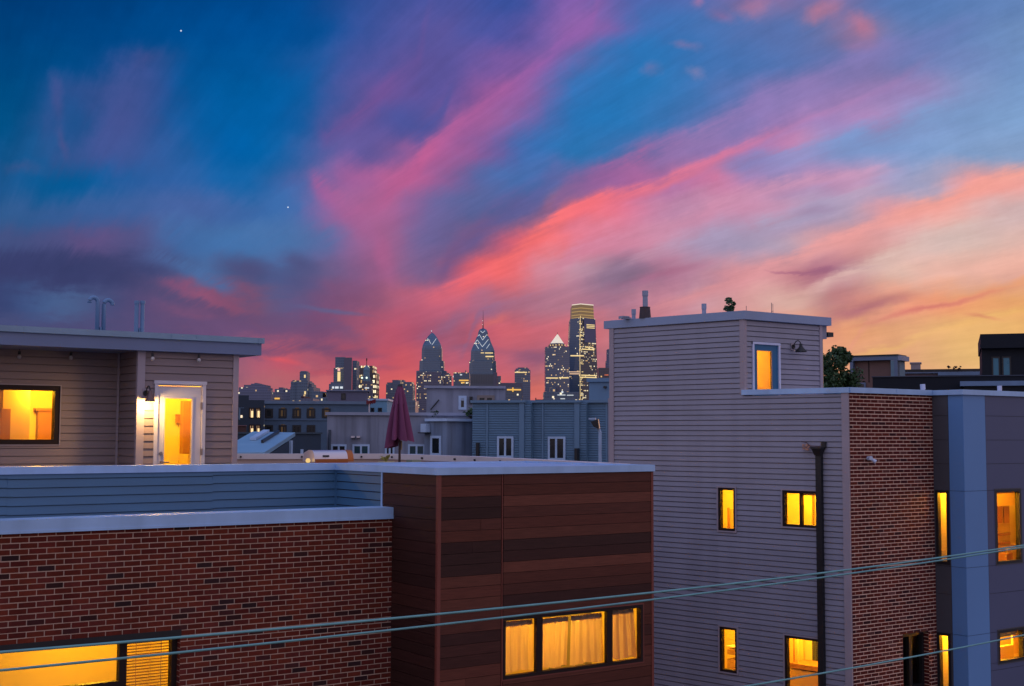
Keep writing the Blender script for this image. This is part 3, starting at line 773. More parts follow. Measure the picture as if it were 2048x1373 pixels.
def bricks(mb, F, x0, x1, z0, z1, openings=(), pal=None, bl=0.203, bh=0.0677, mo=0.012, proud=0.006, dark=0.12, rnd=None):
    """running bond, each brick a proud block on the mortar bed (material 1)"""
    rnd = rnd or random.Random(3)
    xs = sorted({x0, x1} | {o[i] for o in openings for i in (0, 1) if x0 < o[i] < x1})
    zs = sorted({z0, z1} | {o[i] for o in openings for i in (2, 3) if z0 < o[i] < z1})
    for a, b in zip(xs, xs[1:]):
        for c, d in zip(zs, zs[1:]):
            mx_, mz_ = (a + b) / 2, (c + d) / 2
            if any(o[0] < mx_ < o[1] and o[2] < mz_ < o[3] for o in openings):
                continue
            mb.poly([F.pt(a, 0, c), F.pt(b, 0, c), F.pt(b, 0, d), F.pt(a, 0, d)], 1, None, (1, 1, 1))
    row = 0
    z = z1
    while z > z0:
        za, zb = max(z0, z - bh + mo), z
        off = (row % 2) * bl / 2
        k = math.floor((x0 - off) / bl) - 1
        while True:
            xa = k * bl + off; xb = xa + bl - mo
            k += 1
            if xa >= x1:
                break
            if xb <= x0:
                continue
            xa_, xb_ = max(xa, x0), min(xb, x1)
            mz_ = (za + zb) / 2
            cuts = [(o[0], o[1]) for o in openings if o[2] - 0.01 < mz_ < o[3] + 0.01]
            t = rnd.random()
            base = rnd.choice(pal[0]) if t > dark else rnd.choice(pal[1])
            g = rnd.uniform(0.85, 1.15)
            col = tuple(c * g for c in base)
            pr = proud + rnd.uniform(-0.0015, 0.0015)
            for p, q in ivs(xa_, xb_, cuts):
                if q - p < 0.02:
                    continue
                j = rnd.uniform(-0.0012, 0.0012)
                A = [F.pt(p, 0, za + j), F.pt(q, 0, za + j), F.pt(q, pr, za + j), F.pt(p, pr, za + j),
                     F.pt(p, 0, zb + j), F.pt(q, 0, zb + j), F.pt(q, pr, zb + j), F.pt(p, pr, zb + j)]
                for qd in ((3, 2, 6, 7), (0, 3, 7, 4), (2, 1, 5, 6), (7, 6, 5, 4), (0, 1, 2, 3)):
                    mb.poly([A[i] for i in qd], 0, None, col)
        z -= bh
        row += 1


GLASS = glass_mat('window_glass')
WARM = (1.0, 0.52, 0.025)


def win(parent, F, x0, x1, z0, z1, fw=0.05, mull=(), rec=0.02, dep=0.09, frame_m=None, trim_m=None, trim=0.03, name='window', trim_y=0.03, rails=()):
    """frame with mullions, a pane behind, light trim round the outside; returns the frame object"""
    mb = MB()
    y0, y1 = -dep, rec
    mb.fbox(F, x0, x1, y0, y1, z0, z0 + fw); mb.fbox(F, x0, x1, y0, y1, z1 - fw, z1)
    mb.fbox(F, x0, x0 + fw, y0, y1, z0 + fw, z1 - fw); mb.fbox(F, x1 - fw, x1, y0, y1, z0 + fw, z1 - fw)
    for a, b in mull:
        mb.fbox(F, a, b, y0 + 0.005, y1 - 0.005, z0 + fw, z1 - fw)
    for a, b, c, d in rails:
        mb.fbox(F, a, b, y0 + 0.007, y1 - 0.007, c, d)
    w = mb.build(name, frame_m, parent)
    if trim:
        t = MB()
        t.fbox(F, x0 - trim, x1 + trim, -0.02, trim_y, z1, z1 + trim); t.fbox(F, x0 - trim, x1 + trim, -0.02, trim_y, z0 - trim, z0)
        t.fbox(F, x0 - trim, x0, -0.02, trim_y, z0, z1); t.fbox(F, x1, x1 + trim, -0.02, trim_y, z0, z1)
        t.build('trim', trim_m, w)
    p = MB()
    p.poly([F.pt(x0 + fw * 0.5, -dep * 0.55, z0 + fw * 0.5), F.pt(x1 - fw * 0.5, -dep * 0.55, z0 + fw * 0.5),
            F.pt(x1 - fw * 0.5, -dep * 0.55, z1 - fw * 0.5), F.pt(x0 + fw * 0.5, -dep * 0.55, z1 - fw * 0.5)])
    p.build('pane', GLASS, w)
    return w


def room(parent, F, x0, x1, z0, z1, D=1.8, wall=None, floor=None, ml=0.4, mr=0.4, below=0.9, above=0.35, watts=60, lx=0.5, ly=0.5, y0=-0.11, col=WARM, lz=None, auto=False):
    """the lit room behind a window: five inner faces and a lamp near its ceiling"""
    mb = MB()
    a, b, c, d = x0 - ml, x1 + mr, z0 - below, z1 + above
    if auto:
        rv = Vector(F.pt((x0 + x1) / 2, 0, 0)) - CAM
        sh = rv.dot(F.d) / -rv.dot(F.n) * D
        a, b = min(x0, x0 + sh) - 0.08, max(x1, x1 + sh) + 0.08
    P = F.pt
    mb.poly([P(a, y0 - D, c), P(b, y0 - D, c), P(b, y0 - D, d), P(a, y0 - D, d)])
    mb.poly([P(a, y0, c), P(a, y0 - D, c), P(a, y0 - D, d), P(a, y0, d)])
    mb.poly([P(b, y0, c), P(b, y0 - D, c), P(b, y0 - D, d), P(b, y0, d)])
    mb.poly([P(a, y0, d), P(b, y0, d), P(b, y0 - D, d), P(a, y0 - D, d)])
    mb.poly([P(a, y0, c), P(b, y0, c), P(b, y0 - D, c), P(a, y0 - D, c)], 1)
    # inner side of the window wall round the opening
    for q in ((a, x0, c, d), (x1, b, c, d), (x0, x1, c, z0), (x0, x1, z1, d)):
        mb.poly([P(q[0], y0, q[2]), P(q[1], y0, q[2]), P(q[1], y0, q[3]), P(q[0], y0, q[3])])
    r = mb.build('room', [wall or M_ROOM, floor or M_FLOOR], parent)
    lamp_light('room_light', r if False else parent, P(a + (b - a) * lx, y0 - D * ly, (lz if lz is not None else d - 0.25)), watts, col, 0.12)
    return r


# shared materials
M_ROOM = mat('room_plaster', (0.80, 0.66, 0.30), 0.9, var=0.03)
M_FLOOR = mat('room_boards', (0.35, 0.20, 0.09), 0.5)
M_DOORWOOD = mat('interior_wood', (0.30, 0.13, 0.04), 0.5)
M_COPING = mat('coping_metal', (0.38, 0.56, 0.80), 0.45, metal=0.1, var=0.13, scale=1.6, stain=0.12)  # blue sky reflection on grey metal is put into the colour
M_COPING_PALE = mat('coping_pale', (0.70, 0.60, 0.56), 0.5, var=0.05, scale=1.2)  # pinkish colour carries the warm light on a white coping
M_BRONZE = mat('bronze_frame', (0.022, 0.011, 0.009), 0.5, spec=0.2)
M_BLACK = mat('black_metal', (0.012, 0.011, 0.012), 0.45)
M_TRIM = mat('mauve_trim', (0.37, 0.30, 0.32), 0.6, var=0.06)
M_SID_R = mat('mauve_siding', (0.290, 0.275, 0.325), 0.55, var=0.09, scale=1.1, stretch=(1, 1, 5), stain=0.10)
M_SID_L = mat('taupe_siding', (0.25, 0.185, 0.18), 0.6, var=0.06, scale=1.1, stretch=(1, 1, 5))  # browner and darker: lamp warmth and eave shade put into the colour
M_SID_T = mat('slate_siding', (0.062, 0.155, 0.25), 0.5, var=0.08, scale=1.1, stretch=(1, 1, 5))
M_WHITE = mat('white_paint', (0.62, 0.57, 0.60), 0.5, var=0.04)
M_MORTAR_L = mat('mortar_left', (0.60, 0.42, 0.31), 0.95, var=0.15, scale=9)
M_MORTAR_R = mat('mortar_right', (0.88, 0.60, 0.45), 0.95, var=0.15, scale=9)
M_BRICK = mat('brick_clay', (1, 1, 1), 0.85, spec=0.15, stain=0.22, var=0.18, scale=26, bump=0.25, bscale=90, attr=True)
M_PLANK = mat('stained_planks', (1, 1, 1), 0.5, spec=0.22, var=0.30, scale=3.0, bump=0.12, bscale=20, attr=True, stretch=(1.1, 1.1, 26))
M_WOODTRIM = mat('stained_trim', (0.19, 0.042, 0.026), 0.5, var=0.12)
M_ROOFMEM = mat('roof_membrane', (0.34, 0.45, 0.66), 0.7, var=0.10, scale=0.8)
M_ASPHALT = mat('asphalt', (0.05, 0.05, 0.055), 0.9, var=0.2)
M_STEEL = mat('stainless', (0.62, 0.58, 0.62), 0.35, metal=0.7, var=0.05)
M_PIPE = mat('pvc_pipe', (0.14, 0.25, 0.42), 0.5, var=0.06)

# ------------------------------------------------------------------ setting
g = MB(); g.poly([(-6000, -6000, 0), (6000, -6000, 0), (6000, 6000, 0), (-6000, 6000, 0)])
tag(g.build('ground', mat('city_ground', (0.07, 0.065, 0.06), 0.95, var=0.3, scale=0.02), loc=(0, 0, 0)), 'dark city ground', 'ground', kind='structure')
g = MB(); g.poly([(-200, 2.5, 0.004), (200, 2.5, 0.004), (200, 11.5, 0.004), (-200, 11.5, 0.004)])
tag(g.build('road', M_ASPHALT, loc=(0, 7, 0.004)), 'narrow asphalt street below the houses', 'road', kind='structure')
g = MB(); g.box(-200, 200, 11.5, 14.2, -0.05, 0.13)
tag(g.build('pavement', mat('concrete', (0.32, 0.31, 0.29), 0.9, var=0.15), loc=(0, 12.8, 0)), 'concrete pavement along the street', 'pavement', kind='structure')

# ------------------------------------------------------------------ left house: brick front, stained timber bay, roof terrace, stair bulkhead
XB, XE = 8.995, 12.69                 # bay from / to
YB, YW, YT = 15.4, 14.25, 17.07       # brick face, bay face, terrace parapet face
ZC0, ZC1 = 10.17, 10.265              # coping of terrace and bay
DECK = 9.31
HA = thing('row_house', 'red brick row house with dark timber bay, roof terrace and taupe stair bulkhead', 'house', (7.0, YB, 0))
FB = Frame((0, YB), (1, 0)); FBAY = Frame((0, YW), (1, 0)); FT = Frame((0, YT), (1, 0))
FSIDE = Frame((XB, 0), (0, 1)); FSIDE.n = Vector((-1, 0, 0))
PAL_L = ([(0.134, 0.022, 0.012), (0.148, 0.024, 0.013), (0.121, 0.018, 0.012), (0.162, 0.028, 0.014), (0.134, 0.024, 0.017)],
         [(0.050, 0.016, 0.014), (0.040, 0.016, 0.016), (0.067, 0.018, 0.016)])
wx1, wz1 = FB.px(361, 1265)
wx0, wz0 = 2.6, 7.0
mb = MB()
bricks(mb, FB, 1.0, XB, 0, 9.565, [(wx0, wx1, wz0, wz1)], PAL_L, rnd=random.Random(5))
mb.fbox(FB, wx0 - 0.0, wx0 + 0.004, -0.16, 0, wz0, wz1, 1, (1, 1, 1)); mb.fbox(FB, wx1 - 0.004, wx1, -0.16, 0, wz0, wz1, 1, (1, 1, 1))
# toothed reveal bricks on the right jamb
rj = random.Random(8)
z = wz1
while z > wz0:
    c = tuple(k * rj.uniform(.8, 1.1) for k in rj.choice(PAL_L[0]))
    mb.fbox(FB, wx1 - 0.009, wx1 - 0.002, -0.14, 0.004, max(wz0, z - 0.057), z, 0, c)
    z -= 0.0677
mb.build('brick_wall', [M_BRICK, M_MORTAR_L], HA)
mb = MB(); mb.box(1.0, XB + 0.02, YB - 0.035, YB + 0.36, 9.56, 9.70, skip=())
mb.box(1.0, XB + 0.02, YB - 0.043, YB - 0.036, 9.545, 9.575)
mb.build('brick_coping', M_COPING, HA)
mb = MB(); mb.box(1.0, XB, YB + 0.02, YB + 0.30, 9.0, 9.558); mb.box(1.0, XB, YB + 0.3, YT + 0.03, 9.0, 9.30)
mb.build('gutter_roof', M_ROOFMEM, HA)
# window in the brick
w = win(HA, FB.off(-0.10), wx0, wx1, wz0, wz1, fw=0.075, mull=[(FB.px(238, 1320, -0.1)[0], FB.px(253, 1320, -0.1)[0])], frame_m=M_BRONZE, trim=0,
        rails=[(wx0, FB.px(240, 1320, -0.1)[0], FB.px(230, 1373, -.1)[1] - 0.05, FB.px(230, 1363, -.1)[1])])
mb = MB(); mb.fbox(FB, wx0, wx1 + 0.01, -0.1, 0.009, wz1 - 0.05, wz1 + 0.035); mb.build('lintel', M_BLACK, HA)
r = room(HA, FB.off(-0.10), wx0, wx1, wz0, wz1, D=2.2, watts=70, lx=0.72, ly=0.5, ml=0.2, mr=0.5)
bx0, bx1 = FB.px(256, 1320, -.18)[0], FB.px(346, 1320, -.18)[0]
mb = MB()
mb.fbox(FB, bx0, bx1, -0.30, -0.26, wz1 - 0.13, wz1 - 0.075)
z = wz1 - 0.16
while z > wz0:
    P = FB.pt
    mb.box8([P(bx0, -0.304, z - 0.012), P(bx1, -0.304, z - 0.012), P(bx1, -0.262, z + 0.008), P(bx0, -0.262, z + 0.008),
             P(bx0, -0.304, z - 0.0095), P(bx1, -0.304, z - 0.0095), P(bx1, -0.262, z + 0.0105), P(bx0, -0.262, z + 0.0105)])
    z -= 0.036
for t in (0.22, 0.78):
    x = bx0 + (bx1 - bx0) * t
    mb.fbox(FB, x - 0.004, x + 0.004, -0.258, -0.256, wz0, wz1 - 0.13)
mb.build('venetian_blind', mat('blind_slats', (0.55, 0.36, 0.16), 0.5), w)

# terrace parapet in slate siding
mb = MB()
jx = [FT.px(15, 960)[0], FT.px(425, 960)[0]]
siding(mb, FT, 1.0, jx[0], 9.28, ZC0, 0.114, zref=ZC0 - 0.047 - 0.114 * 9 - 0.006, lip=0.016, groove=0.012)
siding(mb, FT.off(0.003), jx[0], jx[1], 9.28, ZC0, 0.114, zref=ZC0 - 0.047 - 0.114 * 9 - 0.012, lip=0.016, groove=0.012)
siding(mb, FT, jx[1], XB - 0.02, 9.28, ZC0, 0.114, zref=ZC0 - 0.047 - 0.114 * 9, lip=0.016, groove=0.012)
for x in jx:
    mb.fbox(FT, x - 0.004, x + 0.001, -0.01, 0.012, ZC0 - 0.16, ZC0 - 0.047)
mb.box(1.0, XB, YT + 0.04, YT + 0.22, 9.28, ZC0 - 0.002)
mb.fbox(FT, XB - 0.03, XB - 0.006, 0, 0.03, 9.3, ZC0)
mb.build('terrace_parapet', M_SID_T, HA)
mb = MB(); mb.box(1.0, XB - 0.024, YT - 0.035, YT + 0.30, ZC0, ZC1)
mb.build('parapet_coping', M_COPING, HA)

# bay: flank siding, planks, trims
ys = FSIDE.px(765.5, 960)[0]
mb = MB()
siding(mb, FSIDE, ys, YT - 0.0, 9.28, ZC0, 0.114, zref=ZC0 - 0.047 - 0.114 * 9, lip=0.014, groove=0.013)
mb.build('flank_siding', M_SID_T, HA)
mb = MB(); mb.fbox(FSIDE, ys - 0.035, ys, -0.03, 0.03, 9.2, ZC0)
mb.build('flank_trim', M_COPING, HA)
PLK = [(0.118, 0.033, 0.020), (0.092, 0.027, 0.017), (0.140, 0.042, 0.025), (0.064, 0.020, 0.014), (0.048, 0.016, 0.012), (0.102, 0.028, 0.016), (0.044, 0.016, 0.012)]
PH = 0.1475
xr = FBAY.px(1003, 1100)[0]
bw0, bz0a = FBAY.px(1004, 1240)
bw1 = FBAY.px(1284, 1240)[0]
bwz0, bwz1 = 7.44, 8.255
rp = random.Random(11)
PAT = [0, 3, 0, 5, 1, 4, 2, 2, 5, 3, 0, 2, 5, 1, 2, 0, 3, 1]


def planks(mb, F, x0, x1, z0, z1, seq, opening=None, joints=0.3, gap=0.006):
    z = z1; i = 0
    while z > z0:
        za = max(z0, z - PH)
        segs = [(x0, x1)]
        if rp.random() < joints:
            xm = rp.uniform(x0 + 0.25 * (x1 - x0), x1 - 0.25 * (x1 - x0)); segs = [(x0, xm), (xm + 0.004, x1)]
        for s0, s1 in segs:
            base = PLK[seq[i % len(seq)]]
            gn = rp.uniform(0.85, 1.15)
            c = tuple(k * gn for k in base)
            zz = sorted({za, z} | ({v for v in opening[2:] if za < v < z} if opening else set()))
            for a, b in zip(zz, zz[1:]):
                cuts = [(opening[0], opening[1])] if opening and opening[2] < (a + b) / 2 < opening[3] else []
                for p, q in ivs(s0, s1, cuts):
                    pr = 0.018 + rp.uniform(-0.0015, 0.0015)
                    mb.fbox(F, p, q, 0.0, pr, a + (gap if a == za else 0), b, 0, c)
        z -= PH; i += 1


BOT = 3.2
mb = MB()
planks(mb, FBAY, XB + 0.03, xr - 0.02, BOT, ZC0, [1, 0, 6, 6, 1, 5, 4, 6, 6, 2, 0, 2, 0, 1, 4, 3, 3, 0, 2, 1], joints=0.12)
planks(mb, FBAY, xr + 0.02, XE - 0.03, BOT, ZC0, [1, 5, 2, 1, 0, 2, 6, 4, 2, 0, 1, 4, 0, 1, 5, 3, 1, 0, 2, 5, 1], joints=0.22, opening=(bw0, bw1, bwz0, bwz1))
planks(mb, FSIDE, YW + 0.0, ys - 0.035, BOT, ZC0, [3, 3, 4, 6, 4, 6, 4, 6, 6, 6], joints=0.0)  # only the darkest tones: the flank's shade is put into the colour
mb.fbox(FBAY, xr - 0.02, xr + 0.02, -0.01, 0.004, BOT, ZC0, 0, (0.03, 0.012, 0.01))
for q in ((XB + 0.0, bw0, BOT, ZC0), (bw1, XE, BOT, ZC0), (bw0, bw1, BOT, bwz0), (bw0, bw1, bwz1, ZC0)):
    mb.fbox(FBAY, q[0], q[1], -0.12, -0.001, q[2], q[3], 0, (0.03, 0.012, 0.01))
mb.fbox(FSIDE, YW + 0.12, YT, -0.1, -0.001, BOT, ZC0, 0, (0.03, 0.012, 0.01))
mb.box(XE - 0.1, XE, YW + 0.13, YT + 0.2, BOT, ZC0, 0, (0.10, 0.034, 0.024))
mb.box(XB + 0.1, XE - 0.1, YW + 0.13, YB + 1.5, BOT, BOT + 0.1, 0, (0.1, 0.03, 0.02))
mb.build('timber_bay', M_PLANK, HA)
mb = MB()
mb.fbox(FBAY, XB - 0.022, XB + 0.03, -0.02, 0.028, BOT, ZC0); mb.fbox(FBAY, XE - 0.03, XE + 0.012, -0.02, 0.026, BOT, ZC0)
mb.fbox(FBAY, xr - 0.009, xr + 0.006, 0.0, 0.021, BOT, ZC0)
mb.build('corner_trim', M_WOODTRIM, HA)
mb = MB()
mb.box(XB - 0.04, XE + 0.03, YW - 0.045, YW + 0.12, ZC0, ZC1)
mb.box(XB - 0.04, XB + 0.12, YW + 0.12, YT + 0.3, ZC0, ZC1 - 0.001)
mb.box(XE - 0.1, XE + 0.03, YW + 0.12, YT + 0.3, ZC0, ZC1 - 0.002)
mb.box(XB + 0.12, XE - 0.1, YT + 0.16, YT + 0.34, ZC0, ZC1 - 0.003)
mb.build('bay_coping', M_COPING, HA)
mb = MB(); mb.box(XB + 0.12, XE - 0.1, YW + 0.12, YT + 0.16, ZC0, ZC1 - 0.028)
mb.build('bay_roof', M_ROOFMEM, HA)
# bay window, three lights with curtains
FW1 = FBAY.off(0.0)
gz0, gz1 = bwz0, bwz1
pxs = lambda u: FBAY.px(u, 1290)[0]
w = win(HA, FBAY.off(0.012), bw0, bw1, gz0, gz1, fw=0.045, rec=0.014, dep=0.06, mull=[(pxs(1071.5), pxs(1083.5)), (pxs(1212.5), pxs(1223.5))], frame_m=M_BRONZE, trim_m=M_WOODTRIM, trim=0.018, trim_y=0.012)
room(HA, FBAY, bw0, bw1, gz0, gz1, D=2.1, watts=95, lx=0.5, ly=0.45, y0=-0.06, ml=0.5, mr=0.08, above=0.6)
M_CURT = cloth_mat('curtain_cloth', (0.80, 0.62, 0.45), 0.6)


def curtain(xt0, xt1, xb0, xb1, zt, zb, folds, rd):
    mb = MB(); n, k = 44, 7
    ph = [rd.uniform(0, 6.28) for _ in range(4)]
    g_ = []
    for j in range(k + 1):
        t = j / k; row = []
        for i in range(n + 1):
            s = i / n
            x = (xt0 + (xt1 - xt0) * s) * (1 - t) + (xb0 + (xb1 - xb0) * s) * t
            y = -0.115 + (0.008 + 0.012 * t) * math.sin(s * folds * 6.28 + ph[0] + t * 0.8) + 0.006 * math.sin(s * folds * 14 + ph[1])
            z = zt + (zb - zt) * t + (0.012 * math.sin(s * 9 + ph[2]) if j == k else 0)
            row.append(FBAY.pt(x, y, z))
        g_.append(row)
    for j in range(k):
        for i in range(n):
            mb.poly([g_[j][i], g_[j][i + 1], g_[j + 1][i + 1], g_[j + 1][i]])
    c_ = mb.build('curtain', M_CURT, w, smooth=True)
    hb = MB()
    for i in range(n):
        a, b = g_[0][i], g_[0][i + 1]
        hb.poly([(a[0], a[1] + 0.006, a[2]), (b[0], b[1] + 0.006, b[2]), (b[0], b[1] + 0.006, b[2] - 0.07), (a[0], a[1] + 0.006, a[2] - 0.07)])
    hb.build('rod_pocket', mat('curtain_lining', (0.42, 0.30, 0.22), 0.9), c_)
    return c_


rc = random.Random(4)
pxs = lambda u: FBAY.px(u, 1290, -0.115)[0]
curtain(pxs(1004), pxs(1064), pxs(1004), pxs(1067), gz1 - 0.075, gz0 + 0.06, 4, rc)
curtain(pxs(1080), pxs(1136), pxs(1080), pxs(1131), gz1 - 0.085, gz0 + 0.05, 4, rc)
curtain(pxs(1142.5), pxs(1204), pxs(1140), pxs(1208), gz1 - 0.085, gz0 + 0.05, 4, rc)
curtain(pxs(1221), pxs(1267), pxs(1221), pxs(1273), gz1 - 0.06, gz0 + 0.05, 3, rc)

# deck, party parapets, rear
PAR = [(12.60, 14.75), (13.45, 17.9), (14.2, 21.3), (14.28, 24.9), (11.3, 26.0), (4.0, 27.9)]
mb = MB(); mb.poly([(1.0, YT + 0.2, DECK), (13.2, YT + 0.2, DECK), (14.2, 21.3, DECK), (14.28, 24.9, DECK), (11.3, 26.0, DECK), (4, 27.9, DECK), (1, 27.9, DECK)])
mb.poly([(1.0, YT + 0.2, DECK - .3), (13.2, YT + 0.2, DECK - .3), (14.2, 21.3, DECK - .3), (14.28, 24.9, DECK - .3), (11.3, 26.0, DECK - .3), (4, 27.9, DECK - .3), (1, 27.9, DECK - .3)])
mb.build('roof_deck', mat('deck_boards', (0.30, 0.24, 0.20), 0.8, var=0.2, scale=4), HA)
mbw, mbc, mbb = MB(), MB(), MB()
for i, (a, b) in enumerate(zip(PAR, PAR[1:])):
    F = Frame(a, (b[0] - a[0], b[1] - a[1]))
    inn = Vector((9, 20, 0)) - F.P
    F.n = F.n if F.n.dot(inn) > 0 else -F.n
    L_ = math.hypot(b[0] - a[0], b[1] - a[1])
    zt = ZC0 - 0.0
    mbw.fbox(F, -0.03 if i else 0.0, L_ + 0.0, -0.2, 0.0 + 0.002 * i, 0 if i < 2 else 0.2, zt - 0.02)
    mbc.fbox(F, -0.02 if i else 0.3, L_ + 0.03, -0.24, 0.05 + 0.001 * i, zt - 0.022 + 0.001 * i, ZC1 - 0.002 + 0.0007 * i)
    x = 0.5
    while x < L_:
        p = F.pt(x, 0.056, zt + 0.03)
        q = F.pt(x, 0.085, zt + 0.03)
        mbb = MB(); mbb.tube([p, q], 0.022, 8); mbb.build('coping_bolt', M_BLACK, HA)
        x += 1.3
mbw.build('party_parapet', mat('parapet_render', (0.55, 0.40, 0.33), 0.8, var=0.1), HA)
mbc.build('party_coping', M_COPING_PALE, HA)
mb = MB(); mb.box(1.0, 1.15, YB + .3, 27.8, 0.1, ZC0 - .01); mb.build('side_wall', mat('render_grey', (0.3, 0.28, 0.28), 0.9), HA)
mb = MB(); mb.box(XE - .25, XE - 0.11, YB + 0.1, 16.9, 0.1, DECK - .35)
mb.box(XB + 0.02, XE - 0.12, YB, YB + 0.2, 0.0, BOT)
mb.build('side_wall', mat('render_grey', (0.3, 0.28, 0.28), 0.9), HA)

# stair bulkhead
FL = Frame((0, 19.8), (1, 0)); FR = Frame((0, 18.97), (1, 0))
XI = FL.px(238.5, 800)[0]; XR0 = FR.px(277, 800)[0] - 0.005; XR1 = FR.px(473.5, 800)[0]
FS = Frame((XI, 0), (0, 1)); FS.n = Vector((-1, 0, 0))
ZB = 11.945
lw0, lwz1 = FL.px(0, 770); lw1, lwz0 = FL.px(117, 889.5)
lw0 -= 0.09; lwz1 = FL.px(60, 771)[1]
dx0, dx1 = FR.px(308, 800)[0], FR.px(409, 850)[0]; dzt = FR.px(350, 769)[1]
mb = MB()
siding(mb, FL, 1.2, XI, DECK, ZB, 0.114, zref=DECK + 0.02, openings=[(lw0, lw1, lwz0, lwz1)], lip=0.014, groove=0.010)
siding(mb, FS, 18.97, 19.8, DECK, ZB, 0.114, zref=DECK + 0.02, lip=0.014, groove=0.010)
siding(mb, FR, XI, XR1, DECK, ZB, 0.114, zref=DECK + 0.02, openings=[(dx0, dx1, DECK, dzt)], lip=0.014, groove=0.010)
mb.box(XR1 - 0.08, XR1, 19.0, 23.0, DECK, ZB); mb.box(1.2, XR1, 22.9, 23.0, DECK, ZB); mb.box(1.2, 1.3, 19.83, 22.9, DECK, ZB)
mb.build('bulkhead_siding', M_SID_L, HA)
mb = MB()
cw = FR.px(288, 800)[0]
mb.fbox(FR, XI - 0.018, cw, -0.05, 0.024, DECK, ZB); mb.build('bulkhead_trim', M_TRIM, HA)
mb = MB(); mb.fbox(FR, FR.px(464.5, 800)[0], XR1 + 0.015, -0.05, 0.024, DECK, ZB); mb.build('bulkhead_trim', M_TRIM, HA)
mb = MB(); mb.fbox(FL, XI - 0.045, XI - 0.014, 0, 0.03, DECK, ZB); mb.build('bulkhead_trim', M_TRIM, HA)
YF = 18.85
xre = Frame((0, YF), (1, 0)).px(523, 700)[0]
mb = MB(); mb.box(1.0, xre, YF, 23.2, ZB - 0.01, ZB + 0.175)
mb.build('bulkhead_fascia', mat('fascia_paint', (0.155, 0.195, 0.31), 0.55, var=0.06), HA)
mb = MB(); mb.box(0.95, xre + 0.035, YF - 0.035, 23.25, ZB + 0.176, ZB + 0.262)
for u in (46, 341, 391, 515):
    x = Frame((0, YF), (1, 0)).px(u, 690)[0]
    mb.box(x - 0.004, x + 0.004, YF - 0.041, YF - 0.034, ZB + 0.178, ZB + 0.258)
mb.build('bulkhead_roof', mat('roof_edge_metal', (0.22, 0.32, 0.42), 0.45, metal=0.2, var=0.12, scale=3), HA)
# roof vents
FV = Frame((0, 20.6), (1, 0))
zr = ZB + 0.25


def vx(u, v=630):
    return FV.px(u, v)
def cane(u0, vtop, uend, vend):
    x0, _ = vx(u0); zt = vx(u0, vtop)[1]; x1, ze = vx(uend, vend)
    mb = MB()
    r_ = abs(x1 - x0) / 2
    pts = [FV.pt(x0, 0, zr - 0.01), FV.pt(x0, 0, zt - r_)]
    sgn = 1 if x1 > x0 else -1
    for k in range(1, 10):
        a = math.pi * k / 9
        pts.append(FV.pt(x0 + sgn * r_ * (1 - math.cos(a)), 0, zt - r_ + r_ * math.sin(a)))
    pts.append(FV.pt(x1, 0, ze))
    mb.tube(pts, 0.034, 10)
    return mb
cane(195.0, 596, 179, 606).build('vent_pipe', M_PIPE, HA, smooth=True)
cane(207.5, 600, 225, 611).build('vent_pipe', M_PIPE, HA, smooth=True)
for u, v in ((273, 602), (285, 602)):
    x = vx(u)[0]; zt = vx(u, v)[1]
    mb = MB(); mb.lathe(FV.pt(x, 0, 0), [(0.0, zr), (0.034, zr), (0.034, zt - 0.05), (0.042, zt - 0.05), (0.042, zt), (0.03, zt), (0.03, zt - 0.2)], 12)
    mb.build('vent_pipe', M_PIPE, HA, smooth=False)
mb = MB()
mb.box(vx(195)[0] + 0.04, vx(207.5)[0] - 0.037, 20.57, 20.63, zr, zr + 0.2); mb.build('pipe_clamp', M_PIPE, HA)
mb = MB(); mb.box(vx(273)[0] + 0.043, vx(285)[0] - 0.043, 20.57, 20.63, zr, zr + 0.22)
mb.build('pipe_clamp', M_PIPE, HA)
# bulkhead window with the lit stair hall behind
w = win(HA, FL, lw0, lw1, lwz0, lwz1, fw=0.075, frame_m=M_BRONZE, trim_m=M_TRIM, trim=0.014, dep=0.13, rec=0.012)
room(HA, FL, lw0, lw1, lwz0, lwz1, D=1.7, watts=82, lx=0.75, ly=0.4, y0=-0.14, ml=0.9, mr=0.55, below=0.9, above=0.25)
mb = MB(); mb.fbox(FL, FL.px(3, 800, -1)[0], FL.px(57, 800, -1.0)[0], -1.5, -0.9, DECK, ZB - 0.1)
mb.build('stair_wall', mat('ochre_plaster', (0.72, 0.50, 0.20), 0.9), HA)
ax0, az0 = FL.px(1, 870, -0.85); ax1, az1 = FL.px(22, 818, -0.85)
mb = MB(); mb.fbox(FL, ax0, ax1, -0.9, -0.86, DECK, az1); mb.build('interior_door', M_DOORWOOD, HA)
ax0, az0 = FL.px(79, 870, -1.6); ax1, az1 = FL.px(108, 822, -1.6)
mb = MB(); mb.fbox(FL, ax0, ax1, -1.83, -1.7, az0 - 0.15, az1); mb.fbox(FL, ax0 - 0.05, ax1, -1.83, -1.66, az1, az1 + 0.04); mb.build('cabinet', M_DOORWOOD, HA)
